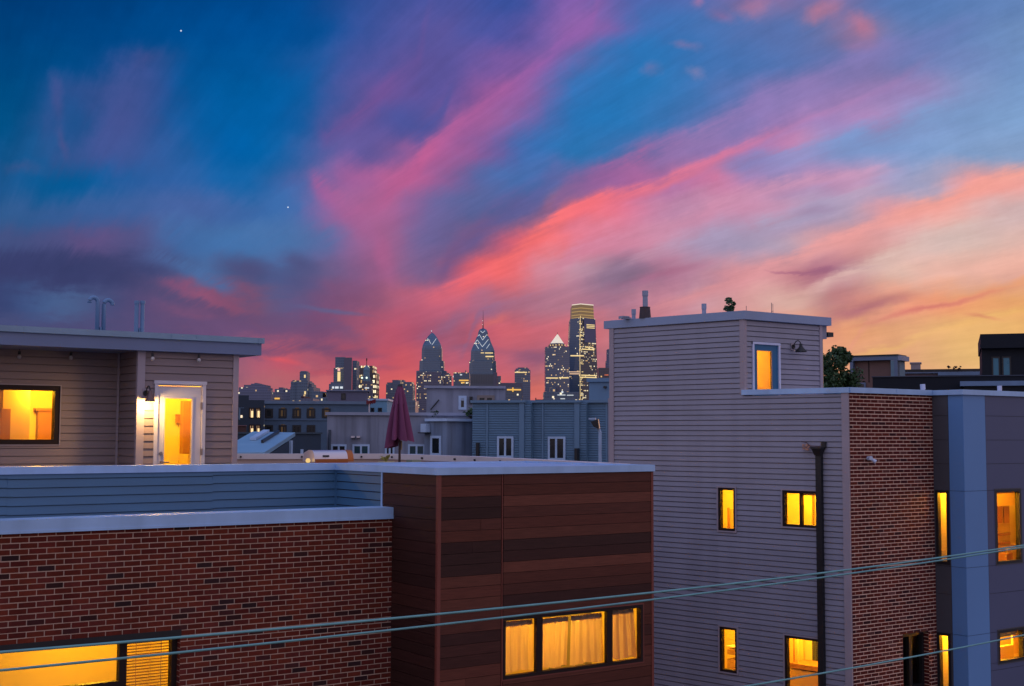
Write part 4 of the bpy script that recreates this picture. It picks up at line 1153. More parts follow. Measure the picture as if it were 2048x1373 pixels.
# terrace door
d = MB()
tz = dzt
mb = MB()
cwx = 0.055
mb.fbox(FR, dx0, dx0 + cwx, -0.06, 0.035, DECK, tz); mb.fbox(FR, dx1 - cwx, dx1, -0.06, 0.035, DECK, tz); mb.fbox(FR, dx0 - 0.012, dx1 + 0.012, -0.06, 0.042, tz, tz + 0.05)
mb.fbox(FR, dx0 + cwx, dx1 - cwx, -0.06, 0.02, tz - 0.022, tz)
mb.build('door_casing', M_WHITE, HA)
lx0, lx1 = dx0 + cwx + 0.006, dx1 - cwx - 0.006
px0, pz1 = FR.px(330, 797); px1_, _ = FR.px(384, 797)
pz0 = DECK + 0.28
zt = tz - 0.03
mb = MB()
for q in ((lx0, px0, DECK + 0.02, zt), (px1_, lx1, DECK + 0.02, zt), (px0, px1_, DECK + 0.02, pz0), (px0, px1_, pz1, zt)):
    mb.fbox(FR, q[0], q[1], -0.045, 0.0, q[2], q[3])
dr = mb.build('door', M_WHITE, HA)
mb = MB()
for q in ((px0 - 0.02, px0, pz0 - .02, pz1 + .02), (px1_, px1_ + 0.02, pz0 - .02, pz1 + .02), (px0, px1_, pz0 - 0.02, pz0), (px0, px1_, pz1, pz1 + 0.02)):
    mb.fbox(FR, q[0], q[1], -0.005, 0.012, q[2], q[3])
mb.build('glazing_bead', M_WHITE, dr)
mb = MB(); mb.poly([FR.pt(px0, -0.02, pz0), FR.pt(px1_, -0.02, pz0), FR.pt(px1_, -0.02, pz1), FR.pt(px0, -0.02, pz1)]); mb.build('pane', GLASS, dr)
hx, hz = FR.px(321.5, 924.5)
mb = MB(); mb.tube([FR.pt(hx, 0.0, hz), FR.pt(hx, 0.05, hz)], 0.018, 10); mb.tube([FR.pt(hx, 0.045, hz), FR.pt(hx + 0.11, 0.05, hz - 0.004)], 0.010, 8); mb.build('handle', mat('brushed_nickel', (0.35, 0.28, 0.25), 0.35, metal=0.9), dr)
hx, hz = FR.px(321, 907.5)
mb = MB(); mb.tube([FR.pt(hx, 0, hz), FR.pt(hx, 0.028, hz)], 0.026, 14); mb.build('deadbolt', MATS['brushed_nickel'], dr)
for v in (812, 904):
    hx, hz = FR.px(402.5, v)
    mb = MB(); mb.fbox(FR, hx - 0.012, hx + 0.008, 0.004, 0.04, hz - 0.05, hz + 0.05); mb.build('hinge', MATS['brushed_nickel'], dr)
room(HA, FR, dx0, dx1, DECK, tz, D=1.9, watts=125, lx=0.45, ly=0.45, y0=-0.07, ml=0.05, mr=0.35, below=0.0, above=0.3, lz=ZB - 0.35)
ax0, az1 = FR.px(368, 802, -1.2); ax1, az0 = FR.px(380, 908, -1.2)
mb = MB(); mb.fbox(FR, ax0, ax1, -1.35, -1.2, az0, az1); mb.build('interior_door', M_DOORWOOD, HA)
ax0, az1 = FR.px(357, 829, -1.8); ax1, az0 = FR.px(364, 846, -1.8)
mb = MB(); mb.fbox(FR, ax0, ax1, -1.94, -1.88, az0, az1); mb.build('thermostat', M_DOORWOOD, HA)


def sconce(name, label, F, ub, vb, lit, us, vs, sr=0.085, col=None):
    """gooseneck barn lamp: backplate, swan neck, bell shade"""
    bx, bz = F.px(ub, vb, 0.02); sx, sz = F.px(us, vs, 0.2)
    t = thing(name, label, 'wall lamp', F.pt(bx, 0.03, bz), 'gooseneck barn lamps')
    mb = MB(); mb.fbox(F, bx - 0.05, bx + 0.05, 0.016, 0.032, bz - 0.07, bz + 0.07); mb.build('mounting_block', M_TRIM, t)
    mb = MB(); mb.tube([F.pt(bx, 0.032, bz), F.pt(bx, 0.055, bz)], 0.045, 14); mb.build('back_plate', M_BLACK, t)
    pts = []
    top = sz + 0.155
    for k in range(13):
        a = math.pi * k / 12
        y = 0.06 + (0.2 - 0.06) * (1 - math.cos(a)) / 2
        pts.append(F.pt(bx + (sx - bx) * (1 - math.cos(a)) / 2, y, (bz + (top - bz) * k / 12 if False else bz * (1 - k / 12) + (top - 0.02) * k / 12) + 0.10 * math.sin(a)))
    mb = MB(); mb.tube(pts, 0.010, 8); mb.build('neck', M_BLACK, t, smooth=True)
    c = F.pt(sx, 0.2, 0)
    mb = MB(); mb.lathe(c, [(0.0, sz + 0.16), (0.028, sz + 0.16), (0.032, sz + 0.11), (0.055, sz + 0.075), (sr * 0.86, sz + 0.035), (sr, sz), (sr * 1.04, sz - 0.004), (sr * 0.97, sz + 0.004), (sr * 0.8, sz + 0.038), (0.04, sz + 0.085), (0.0, sz + 0.09)], 22)
    mb.build('shade', mat('shade_dark', (0.03, 0.026, 0.022), 0.4, metal=0.5) if col is None else col, t, smooth=True)
    mb = MB(); mb.lathe(c, [(0.0, sz - 0.0), (0.022, sz + 0.006), (0.03, sz + 0.025), (0.02, sz + 0.05), (0.0, sz + 0.07)], 12)
    mb.build('bulb', emit_mat('lit_bulb', (1, 0.78, 0.42), 14) if lit else mat('unlit_bulb', (0.6, 0.58, 0.55), 0.3), t, smooth=True)
    if lit:
        lamp_light('bulb_light', t, F.pt(sx, 0.2, sz - 0.02), 42, (1.0, 0.60, 0.20), 0.03)
    return t


sconce('wall_lamp', 'lit gooseneck barn lamp beside the white terrace door', FR, 291, 787, True, 300, 803, sr=0.075, col=mat('shade_bronze', (0.16, 0.09, 0.08), 0.4, metal=0.4))
# unlit festoon bulbs under the eave
for u, v, Fq, lb in ((39, 707, FL, 'leftmost unlit festoon bulb under the bulkhead eave, above the square window'), (142, 708, FL, 'unlit festoon bulb under the eave to the right of the square window'),
                     (305.5, 711, FR, 'unlit festoon bulb under the eave above the lit wall lamp'), (398, 714, FR, 'rightmost unlit festoon bulb under the eave, above the door hinges')):
    x, z = Fq.px(u, v, 0.1)
    t = thing('festoon_bulb', lb, 'light bulb', Fq.pt(x, 0.1, ZB - 0.01), 'festoon bulbs under the bulkhead eave')
    zz = min(z + 0.03, ZB - 0.03)
    mb = MB(); mb.lathe(Fq.pt(x, 0.1, 0), [(0.004, ZB - 0.005), (0.004, zz + 0.005), (0.02, zz), (0.022, zz - 0.05), (0.0, zz - 0.05)], 10); mb.build('socket', M_BLACK, t, smooth=False)
    mb = MB(); mb.lathe(Fq.pt(x, 0.1, 0), [(0.014, zz - 0.048), (0.03, zz - 0.075), (0.031, zz - 0.09), (0.018, zz - 0.112), (0.0, zz - 0.118)], 12); mb.build('globe', mat('bulb_glass', (0.5, 0.45, 0.42), 0.12), t, smooth=True)

# ---- things on the terrace
FG = Frame((0, 21.4), (1, 0))
gx0, gzt = FG.px(624, 901); gx1, _ = FG.px(699, 901); gzb = FG.px(650, 922)[1]
gc = (gx0 + gx1) / 2
t = thing('barbecue_grill', 'stainless barbecue grill with a closed rounded hood on the terrace', 'grill', (gc, 21.4, DECK))
hr = gzt - gzb + 0.02; prof = []
for k in range(13):
    a = math.pi * 0.5 * k / 12
    prof.append((-0.5 * hr * 2.0 * math.cos(a) * 0.62, hr * math.sin(a)))
prof += [(0.12, hr), (0.30, hr * 0.75), (0.36, 0.0)]
zb = gzb - 0.02
mb = MB()
for a, b in zip(prof, prof[1:]):
    mb.poly([(gx0, 21.4 + a[0], zb + a[1]), (gx1 - 0.1, 21.4 + a[0], zb + a[1]), (gx1 - 0.1, 21.4 + b[0], zb + b[1]), (gx0, 21.4 + b[0], zb + b[1])])
mb.build('hood', M_STEEL, t, smooth=True)
M_WARM_END = mat('warm_lit_end', (0.42, 0.13, 0.035), 0.4, metal=0.5)  # orange colour stands in for warm light on the steel hood
for x0, x1 in ((gx0 - 0.012, gx0), (gx1 - 0.1, gx1 + 0.02)):
    mb = MB()
    for a, b in zip(prof, prof[1:]):
        mb.poly([(x0, 21.4 + a[0], zb + a[1] + .004), (x1, 21.4 + a[0], zb + a[1] + .004), (x1, 21.4 + b[0], zb + b[1] + .004), (x0, 21.4 + b[0], zb + b[1] + .004)])
    for x in (x0, x1):
        mb.poly([(x, 21.4 + p[0], zb + p[1] + .004) for p in prof])
    mb.build('hood_end', M_WARM_END if x0 > gx0 else M_STEEL, t)
mb = MB(); mb.box(gx0, gx1 - 0.1, 21.4 - hr * 0.63, 21.4 - hr * 0.60, zb - 0.03, zb + 0.055); mb.build('hood_lip', M_WARM_END, t)
lx, lz = FG.px(651, 912.5, 0.1)
mb = MB(); yy = 21.4 - hr * 0.5
mb.box8([(lx - 0.06, yy - 0.03, lz - 0.016), (lx + 0.06, yy - 0.03, lz - 0.016), (lx + 0.06, yy + 0.09, lz - 0.016), (lx - 0.06, yy + 0.09, lz - 0.016), (lx - 0.06, yy - 0.024, lz + 0.016), (lx + 0.06, yy - 0.024, lz + 0.016), (lx + 0.06, yy + 0.09, lz + 0.016), (lx - 0.06, yy + 0.09, lz + 0.016)])
mb.build('badge', M_BLACK, t)
mb = MB(); mb.box(gx0 + 0.03, gx1 - 0.12, 21.15, 21.7, zb - 0.16, zb - 0.03); mb.build('firebox', M_BLACK, t)
mb = MB(); mb.box(gx0 + 0.02, gx1 - 0.12, 21.12, 21.72, DECK + 0.08, zb - 0.165); mb.build('cabinet', M_STEEL, t)
for x in (gx0 + 0.06, gx1 - 0.18):
    for y in (21.17, 21.66):
        mb = MB(); mb.tube([(x - 0.02, y, DECK + 0.04), (x + 0.02, y, DECK + 0.04)], 0.04, 12); mb.build('wheel', M_BLACK, t)
# lantern left of the grill
x, z = FG.px(616, 923)
t = thing('lantern', 'small glowing lantern standing left of the barbecue', 'lantern', (x, 21.4, DECK))
mb = MB(); mb.lathe((x, 21.4, 0), [(0.09, DECK), (0.09, DECK + 0.03), (0.018, DECK + 0.05), (0.018, z - 0.05), (0.05, z - 0.04), (0.05, z - 0.03), (0.0, z - 0.03)], 12); mb.build('stand', M_BLACK, t)
mb = MB(); mb.lathe((x, 21.4, 0), [(0.0, z - 0.03), (0.036, z - 0.02), (0.045, z + 0.015), (0.028, z + 0.05), (0.0, z + 0.055)], 12); mb.build('globe', emit_mat('lantern_glow', (1, 0.66, 0.25), 0.9), t, smooth=True)
lamp_light('lantern_light', t, (x - 0.16, 21.33, z + 0.1), 1.5, (1, 0.55, 0.2), 0.06)
# closed parasol
Z_U = 25.0
pt = at(799, 921, Z_U)
ux, uy = pt.x, pt.y
FU = Frame((ux, uy), RT)
t = thing('parasol', 'closed maroon parasol standing on the terrace', 'parasol', (ux, uy, DECK))
ztop = at(797, 771, Z_U).z; zsk = at(797, 822, Z_U).z; zhem = at(797, 887, Z_U).z
zmid = at(797, 800, Z_U).z
M_CANOPY = mat('maroon_canvas', (0.19, 0.042, 0.105), 0.85, var=0.18, scale=3, stretch=(3, 3, 0.6), bump=0.3, bscale=12)
NF = 7
ru = random.Random(2)
hem = [ru.uniform(-0.05, 0.13) for _ in range(NF)]
lobe = [ru.uniform(0.85, 1.15) for _ in range(NF)]


def canopy(z0, z1, r0, r1, dep, hemf, n=96, k=14, drop=0.0):
    mb = MB(); rows = []
    for j in range(k + 1):
        s = j / k
        row = []
        for i in range(n):
            a = 2 * math.pi * i / n
            q = a / (2 * math.pi) * NF
            fi = int(q) % NF; fr = q - int(q)
            pl = math.sin(math.pi * fr)                # fold lobe
            r = r0 + (r1 - r0) * s ** 0.85
            dp = dep * min(1, s * 2.2 + 0.15)
            rr_ = r * ((1 - dp) + dp * pl ** 0.7 * lobe[fi])
            tw = 0.35 * s * math.sin(math.pi * fr)
            zz = z0 + (z1 - z0) * s + (hem[fi] * hemf * s ** 3) - drop * s ** 4 * pl
            row.append((ux + RT.x * rr_ * math.cos(a + tw) + FW.x * rr_ * math.sin(a + tw), uy + RT.y * rr_ * math.cos(a + tw) + FW.y * rr_ * math.sin(a + tw), zz))
        rows.append(row)
    for j in range(k):
        for i in range(n):
            mb.poly([rows[j][i], rows[j][(i + 1) % n], rows[j + 1][(i + 1) % n], rows[j + 1][i]])
    return mb


canopy(ztop - 0.06, zhem, 0.07, 0.30, 0.74, 1.2, drop=0.06).build('canopy', M_CANOPY, t, smooth=True)
canopy(ztop, zmid - 0.13, 0.045, 0.14, 0.55, 0.5, k=8).build('canopy_cap', M_CANOPY, t, smooth=True)
mb = MB(); mb.lathe((ux, uy, 0), [(0.0, ztop + 0.03), (0.04, ztop + 0.025), (0.055, ztop - 0.02), (0.0, ztop - 0.02)], 12); mb.build('finial', M_BLACK, t)
mb = MB(); mb.lathe((ux, uy, 0), [(0.024, ztop - 0.05), (0.024, DECK + 0.05), (0.0, DECK + 0.05)], 12); mb.build('pole', mat('dark_wood_pole', (0.05, 0.022, 0.016), 0.5), t)
mb = MB(); mb.lathe((ux, uy, 0), [(0.25, DECK), (0.25, DECK + 0.05), (0.06, DECK + 0.08), (0.04, DECK + 0.3), (0.0, DECK + 0.3)], 20); mb.build('base', M_BLACK, t)
mb = MB(); p = FU.pt(0.035, -0.02, zhem + 0.05); mb.tube([p, (p[0], p[1], zhem - 0.13)], 0.012, 6); mb.build('strap', mat('tan_strap', (0.4, 0.28, 0.14), 0.8), t)
# potted plant and small box near the parasol
p = at(772, 921, 24.2)
t = thing('potted_plant', 'small pale potted plant with pointed leaves beside the parasol', 'plant', (p.x, p.y, DECK))
mb = MB(); mb.lathe((p.x, p.y, 0), [(0.0, DECK), (0.12, DECK), (0.16, p.z - 0.02), (0.14, p.z - 0.02), (0.0, p.z - 0.04)], 14); mb.build('pot', mat('pot_glaze', (0.6, 0.5, 0.25), 0.5), t)
mb = MB(); rl = random.Random(9)
for k in range(14):
    a = rl.uniform(0, 6.28); l = rl.uniform(0.08, 0.2); h = rl.uniform(0.02, 0.13)
    e = (p.x + math.cos(a) * l, p.y + math.sin(a) * l, p.z + h); s_ = 0.014
    mb.poly([(p.x - s_, p.y, p.z - 0.03), (p.x + s_, p.y, p.z - 0.03), ((p.x + e[0]) / 2 + s_ * 1.6, (p.y + e[1]) / 2, (p.z + e[2]) / 2 + 0.03), e, ((p.x + e[0]) / 2 - s_ * 1.6, (p.y + e[1]) / 2, (p.z + e[2]) / 2 + 0.03)])
mb.build('leaves', mat('pale_leaf', (0.35, 0.32, 0.10), 0.6), t)
p = at(827.5, 921, 24.0)
t = thing('planter_box', 'small pale green planter box right of the parasol pole', 'planter', (p.x, p.y, DECK))
mb = MB(); mb.box(p.x - 0.1, p.x + 0.1, p.y - 0.1, p.y + 0.1, DECK, p.z + 0.01); mb.build('box', mat('planter_green', (0.28, 0.30, 0.20), 0.6), t)
mb = MB(); mb.box(p.x - 0.075, p.x + 0.075, p.y - 0.11, p.y - 0.101, DECK + 0.3, p.z - 0.04); mb.build('front_panel', M_BLACK, t)

# ------------------------------------------------------------------ right house: skewed siding flank, brick and panel front, pilot house
XC = 18.462
AB = R(-46.2)
DB = RT * math.sin(AB) + FW * math.cos(AB)
FQ = Frame((XC, 15.4), (DB.x, DB.y))             # flank, runs back and to the left
FF = Frame((0, 15.4), (1, 0))                    # brick front
HB = thing('row_house', 'tall mauve sided row house with brick and grey panel front and rooftop pilot house', 'house', (20.5, 15.4, 0))
ZR0, ZR1 = 11.476, 11.575
sP = FQ.px(1487, 700)[0]; sE = FQ.px(1221, 700)[0]
ZP0, ZP1 = 12.942, 13.108
fw_ = []


def fr(u0, u1, v0, v1, uc=None, vc=None):
    a = FQ.px(u0, (v0 + v1) / 2)[0]; b = FQ.px(u1, (v0 + v1) / 2)[0]
    um = (u0 + u1) / 2
    return (min(a, b), max(a, b), FQ.px(um, v1)[1], FQ.px(um, v0)[1])
S1 = fr(1437.5, 1471.5, 976, 1062); S2 = fr(1566, 1637, 982, 1055); S3 = fr(1440.5, 1475, 1255, 1345); S4 = fr(1571, 1643, 1275, 1440)
opn = [S1, S2, S3, S4]
mb = MB()
siding(mb, FQ, 0.02, sE, 0, ZP0, 0.1016, zref=0.03, openings=opn + [(-1, sP, ZR0 - 0.02, 14)], lip=0.013, groove=0.017, gdep=0.026)
mb.build('flank_siding', M_SID_R, HB)
mb = MB(); mb.fbox(FQ, -0.005, 0.135, -0.03, 0.024, 0, ZR0 + 0.004); mb.build('corner_trim', M_TRIM, HB)
mb = MB(); mb.fbox(FQ, sE - 0.10, sE + 0.02, -0.03, 0.022, 0, ZP0 + 0.004); mb.build('corner_trim', M_TRIM, HB)
mb = MB(); mb.fbox(FQ, sP - 0.03, sP + 0.075, -0.03, 0.022, ZR0 + 0.02, ZP0 + 0.004); mb.build('corner_trim', M_TRIM, HB)
# brick front
xb1 = FF.px(1866.5, 900)[0]
PAL_R = ([(0.110, 0.018, 0.014), (0.124, 0.022, 0.017), (0.097, 0.016, 0.014), (0.134, 0.022, 0.014)], [(0.074, 0.018, 0.018), (0.157, 0.053, 0.044), (0.055, 0.015, 0.017)])
bd = (FF.px(1806, 1320)[0], FF.px(1858, 1320)[0], 6.0, FF.px(1830, 1264.5)[1])
mb = MB()
bricks(mb, FF, XC + 0.012, xb1 + 0.02, 0, ZR0 + 0.02, [bd], PAL_R, rnd=random.Random(21), dark=0.14, mo=0.0165)
rj = random.Random(18)
z = bd[3]
while z > bd[2]:
    c = tuple(k * rj.uniform(.8, 1.1) for k in rj.choice(PAL_R[0]))
    mb.fbox(FF, bd[1] - 0.012, bd[1] - 0.003, -0.16, 0.004, z - 0.054, z, 0, c)
    z -= 0.0677
mb.fbox(FF, bd[1] - 0.003, bd[1], -0.16, -0.001, bd[2], bd[3], 1, (1, 1, 1)); mb.fbox(FF, bd[0], bd[0] + 0.003, -0.16, -0.001, bd[2], bd[3], 1, (1, 1, 1))
mb.build('brick_front', [M_BRICK, M_MORTAR_R], HB)
w = win(HB, FF.off(-0.12), bd[0] + 0.012, bd[1] - 0.012, bd[2], bd[3] - 0.03, fw=0.06, mull=[(FF.px(1828, 1320)[0], FF.px(1834, 1320)[0])], frame_m=M_BLACK, trim=0)
mb = MB(); mb.fbox(FF, bd[0], bd[1], -0.12, -0.004, bd[3] - 0.03, bd[3] - 0.001); mb.build('lintel', M_BLACK, HB)
mb = MB(); mb.fbox(FF, bd[0] - 0.2, bd[1] + 0.2, -2.0, -1.9, bd[2] - 0.3, bd[3] + 0.2); mb.fbox(FF, bd[0] - .2, bd[1] + .2, -1.9, -.25, bd[3] + .1, bd[3] + .2)
mb.build('dark_room', mat('dark_room', (0.03, 0.03, 0.035), 0.9), HB)
# bay at right in blue and grey panels
XS = xb1; YBY = 14.731
FSB = Frame((XS, 0), (0, 1)); FSB.n = Vector((-1, 0, 0))
FBB = Frame((0, YBY), (1, 0))
xbl = FBB.px(1973, 1000)[0]
XBE = 25.0
yb0 = FSB.px(1898.5, 900)[0]
GREY = mat('charcoal_panel', (0.085, 0.098, 0.175), 0.55, var=0.05, scale=0.8)
GREYD = mat('dark_panel', (0.075, 0.070, 0.078), 0.6, var=0.05, scale=0.8)
BLUE = mat('blue_panel', (0.125, 0.27, 0.52), 0.5, var=0.04, scale=0.8)
zl = [FBB.px(1985, v)[1] for v in (833, 881, 928.5, 981.5, 1132, 1188, 1266, 1328)]
z833 = zl[0]
W1 = (FSB.px(1899.5, 1050)[0], FSB.px(1873, 1050)[0], FSB.px(1887, 1129)[1], FSB.px(1887, 981)[1])
W2 = (FSB.px(1903, 1320)[0], FSB.px(1876.5, 1320)[0], 5.75, FSB.px(1890, 1266)[1])
F1 = (FBB.px(1990, 1050)[0], FBB.px(2041, 1050)[0], FBB.px(2015, 1127)[1], FBB.px(2015, 979)[1])
F2 = (FBB.px(1995, 1290)[0], FBB.px(2047, 1290)[0], FBB.px(2020, 1324)[1], FBB.px(2020, 1258)[1])


def panels(mb, F, x0, x1, zs, opens, y=0.012, gap=0.008):
    for a, b in zip(zs, zs[1:]):
        zz = sorted({a, b} | {o[i] for o in opens for i in (2, 3) if b < o[i] < a} if True else set())
        zz = sorted({min(a, b), max(a, b)} | {o[i] for o in opens for i in (2, 3) if min(a, b) < o[i] < max(a, b)})
        lo, hi = min(a, b), max(a, b)
        for c, d in zip(zz, zz[1:]):
            cuts = [(o[0], o[1]) for o in opens if o[2] < (c + d) / 2 < o[3]]
            for p, q in ivs(x0 + gap / 2, x1 - gap / 2, cuts):
                mb.fbox(F, p, q, 0.0, y, c + (gap if c == lo else 0), d)


ztop = ZR0 + 0.02
zsG = [ztop] + zl + [6.3, 5.5, 4.7, 3.9, 3.2]
zs3 = [ztop, zl[3], zl[4], zl[6], 5.6, 3.2]
mb = MB(); panels(mb, FBB, xbl, XBE, zsG, [F1, F2]); mb.build('grey_panels', GREY, HB)
mb = MB(); panels(mb, FBB, XS - 0.012, xbl, zs3, [], y=0.0135); panels(mb, FSB, YBY - 0.0135, yb0, zs3, [W1, W2], y=0.0125); mb.build('blue_panels', BLUE, HB)
mb = MB(); panels(mb, FSB, yb0, 15.40, zsG, [W1, W2]); mb.build('dark_panels', GREYD, HB)
mb = MB()
for q in ((XS, XBE, 3.2, F2[2]), (XS, F2[0], F2[2], F2[3]), (F2[1], XBE, F2[2], F2[3]), (XS, XBE, F2[3], F1[2]), (XS, F1[0], F1[2], F1[3]), (F1[1], XBE, F1[2], F1[3]), (XS, XBE, F1[3], ZR0)):
    mb.fbox(FBB, q[0] + (0.001 if q[0] == XS else 0), q[1], -0.1, -0.002, q[2], q[3])
for q in ((YBY + .1, 15.4, 3.2, W2[2]), (YBY + .1, W2[0], W2[2], W2[3]), (W2[1], 15.4, W2[2], W2[3]), (YBY + .1, 15.4, W2[3], W1[2]), (YBY + .1, W1[0], W1[2], W1[3]), (W1[1], 15.4, W1[2], W1[3]), (YBY + .1, 15.4, W1[3], ZR0)):
    if q[1] > q[0]:
        mb.fbox(FSB, q[0], q[1], -0.1, -0.002, q[2], q[3])
mb.build('panel_backing', M_BLACK, HB)
mb = MB(); mb.box(XS - 0.01, XBE, YBY + 0.1, 15.6, 3.1, 3.2); mb.build('bay_soffit', GREYD, HB)
# shell and roofs
pE = FQ.pt(sE, 0, 0)
pP = FQ.pt(sP, 0, 0)
mb = MB()
mb.box(XBE - 0.1, XBE, 14.9, pE[1] + 2, 0, ZR0); mb.box(pE[0] + 0.05, XBE, pE[1] + 0.05, pE[1] + 0.15, 0, ZR0); mb.box(xb1 + 0.03, XBE, 15.45, 15.55, 0, 3.1)
mb.build('rear_walls', M_SID_R, HB)
mb = MB()
p0 = FQ.pt(0.2, -0.2, 0)
mb.poly([(p0[0], p0[1] + .1, ZR0 - 0.25), (XBE, 14.85, ZR0 - 0.25), (XBE, pE[1] + 2, ZR0 - 0.25), (pE[0] + .2, pE[1], ZR0 - 0.25)])
mb.build('roof', M_ROOFMEM, HB)
# copings
mb = MB(); mb.fbox(FQ, -0.03, sP + 0.03, -0.3, 0.045, ZR0, ZR1); mb.build('flank_coping', M_COPING, HB)
mb = MB(); mb.box(XC + 0.0, XS - 0.06, 15.4 - 0.05, 15.7, ZR0 + 0.001, ZR1 + 0.001)
xs_ = FF.px(1789.5, 785)[0]; mb.box(xs_ - 0.004, xs_ + 0.004, 15.4 - 0.056, 15.4 - 0.045, ZR0 + 0.002, ZR1 + 0.003)
mb.build('front_coping', M_COPING, HB)
mb = MB(); mb.box(XS - 0.055, XBE, YBY - 0.05, YBY + 0.25, ZR0 + 0.002, ZR1 - 0.001); mb.box(XS - 0.055, XS + 0.2, YBY + 0.25, 15.7, ZR0 + 0.0025, ZR1 - 0.002); mb.build('bay_coping', M_COPING, HB)
# pilot house
FP = Frame((0, pP[1]), (1, 0))
xp0 = pP[0]; xp1 = FP.px(1643, 700)[0]
pd = (FP.px(1503.5, 735)[0], FP.px(1559, 735)[0], 11.3, FP.px(1530, 685.5)[1])
mb = MB()
siding(mb, FP, xp0 + 0.015, xp1, ZR0 - 0.25, ZP0, 0.1016, zref=0.03, openings=[pd], lip=0.013, groove=0.015, gdep=0.024)
mb.box(xp1 - 0.08, xp1, FP.P.y + 0.03, pE[1] + 0.1, ZR0 - 0.3, ZP0); mb.box(pE[0] + 0.1, xp1, pE[1] + 0.02, pE[1] + 0.1, ZR0 - 0.3, ZP0)
mb.build('pilot_siding', M_SID_R, HB)
mb = MB(); mb.fbox(FP, xp1 - 0.07, xp1 + 0.012, -0.02, 0.022, ZR0 - 0.25, ZP0); mb.build('corner_trim', M_TRIM, HB)
mb = MB(); mb.fbox(FP, xp0 - 0.012, xp0 + 0.075, -0.02, 0.022, ZR0 + 0.09, ZP0); mb.build('corner_trim', M_TRIM, HB)
# roof slab follows the skewed plan
a = FQ.pt(sP - 0.06, 0.05, 0); b = FQ.pt(sE + 0.06, 0.05, 0)
xe = FP.px(1662.5, 660, 0.06)[0]
mb = MB(); mb.prism([(a[0], a[1]), (xe, a[1]), (xe, b[1] + 0.1), (b[0], b[1] + 0.1)], ZP0, ZP1)
mb.poly([(a[0], a[1], ZP0), (xe, a[1], ZP0), (xe, b[1] + 0.1, ZP0), (b[0], b[1] + 0.1, ZP0)])
mb.build('pilot_fascia', mat('pilot_fascia_metal', (0.25, 0.32, 0.46), 0.42, metal=0.2, var=0.1, scale=1.5), HB)
mb = MB(); mb.prism([(a[0] + .1, a[1] + .1), (xe - .1, a[1] + .1), (xe - .1, b[1]), (b[0] + .1, b[1])], ZP1, ZP1 + 0.012); mb.build('pilot_roof', M_ROOFMEM, HB)
z0_, z1_ = FP.px(1650, 678)[1], FP.px(1650, 664)[1]
mb = MB(); mb.fbox(FP, xp1 + 0.013, FP.px(1655, 670)[0], -1.2, -0.02, z0_, ZP0 - 0.002); mb.build('eave_return', M_SID_R, HB)
mb = MB(); mb.fbox(FP, FP.px(1656, 670)[0], FP.px(1667, 670)[0], -2.2, 0.0, FP.px(1660, 674)[1], FP.px(1660, 665)[1]); mb.build('gutter_end', M_BLACK, HB)
# pilot door: teal leaf, white casing, lit glass
mb = MB()
c_ = 0.045
mb.fbox(FP, pd[0], pd[0] + c_, -0.05, 0.034, pd[2], pd[3]); mb.fbox(FP, pd[1] - c_, pd[1], -0.05, 0.034, pd[2], pd[3]); mb.fbox(FP, pd[0], pd[1], -0.05, 0.036, pd[3] - c_, pd[3])
mb.build('door_casing', mat('cool_white', (0.62, 0.64, 0.78), 0.5), HB)
gx0, gz1 = FP.px(1513, 700.5); gx1, _ = FP.px(1543.5, 700.5)
TEAL = mat('teal_paint', (0.012, 0.125, 0.245), 0.45, var=0.05)
mb = MB()
for q in ((pd[0] + c_, gx0, pd[2], pd[3] - c_), (gx1, pd[1] - c_, pd[2], pd[3] - c_), (gx0, gx1, pd[2], pd[2] + 0.2), (gx0, gx1, gz1, pd[3] - c_)):
    mb.fbox(FP, q[0], q[1], -0.04, 0.0, q[2], q[3])
dr = mb.build('door', TEAL, HB)
mb = MB(); mb.poly([FP.pt(gx0, -0.03, pd[2] + .2), FP.pt(gx1, -0.03, pd[2] + .2), FP.pt(gx1, -0.03, gz1), FP.pt(gx0, -0.03, gz1)]); mb.build('pane', GLASS, dr)
mb = MB()
for q in ((gx0, gx0 + 0.012), (gx1 - 0.012, gx1)):
    mb.fbox(FP, q[0], q[1], -0.01, 0.006, pd[2] + .2, gz1)
mb.fbox(FP, gx0 + 0.012, gx1 - 0.012, -0.01, 0.006, gz1 - 0.012, gz1)
mb.build('glazing_bead', mat('bead_amber', (0.5, 0.33, 0.2), 0.5), dr)
room(HB, FP, pd[0], pd[1], 11.32, pd[3], D=1.2, watts=62, lx=0.5, ly=0.3, y0=-0.06, auto=True, below=0.05, above=0.15, wall=mat('ochre_plaster', (0.72, 0.50, 0.20), 0.9))
# flank windows
ins = 0.03
def shrink(q):
    return q
for i, (q, kw, rk) in enumerate(((S1, {}, dict(watts=120, lx=0.3)), (S2, dict(mull=[(FQ.px(1603.5, 1020)[0], FQ.px(1599.5, 1020)[0])]), dict(watts=95)), (S3, {}, dict(watts=64, lx=.35)), (S4, {}, dict(watts=90, D=1.6)))):
    win(HB, FQ, q[0], q[1], q[2], q[3], fw=0.045, frame_m=M_BRONZE, trim_m=M_TRIM, trim=0.028, dep=0.08, rec=0.016, **kw)
    room(HB, FQ, q[0], q[1], q[2], q[3], y0=-0.1, auto=True, **{'D': 1.6, 'below': 0.5, 'above': 0.3, **rk})
def inner(F, name, u0, u1, v0, v1, y, th, m_, par=HB):
    a_, z1 = F.px(u0, v0, y); b_, z0 = F.px(u1, v1, y)
    mb = MB(); mb.fbox(F, min(a_, b_), max(a_, b_), y - th, y, z0, z1); return mb.build(name, m_, par)
M_SHELF = mat('cabinet_oak', (0.56, 0.40, 0.16), 0.6)
inner(FQ, 'interior_door', 1456.5, 1467, 1018, 1070, -1.3, 0.05, M_SHELF)
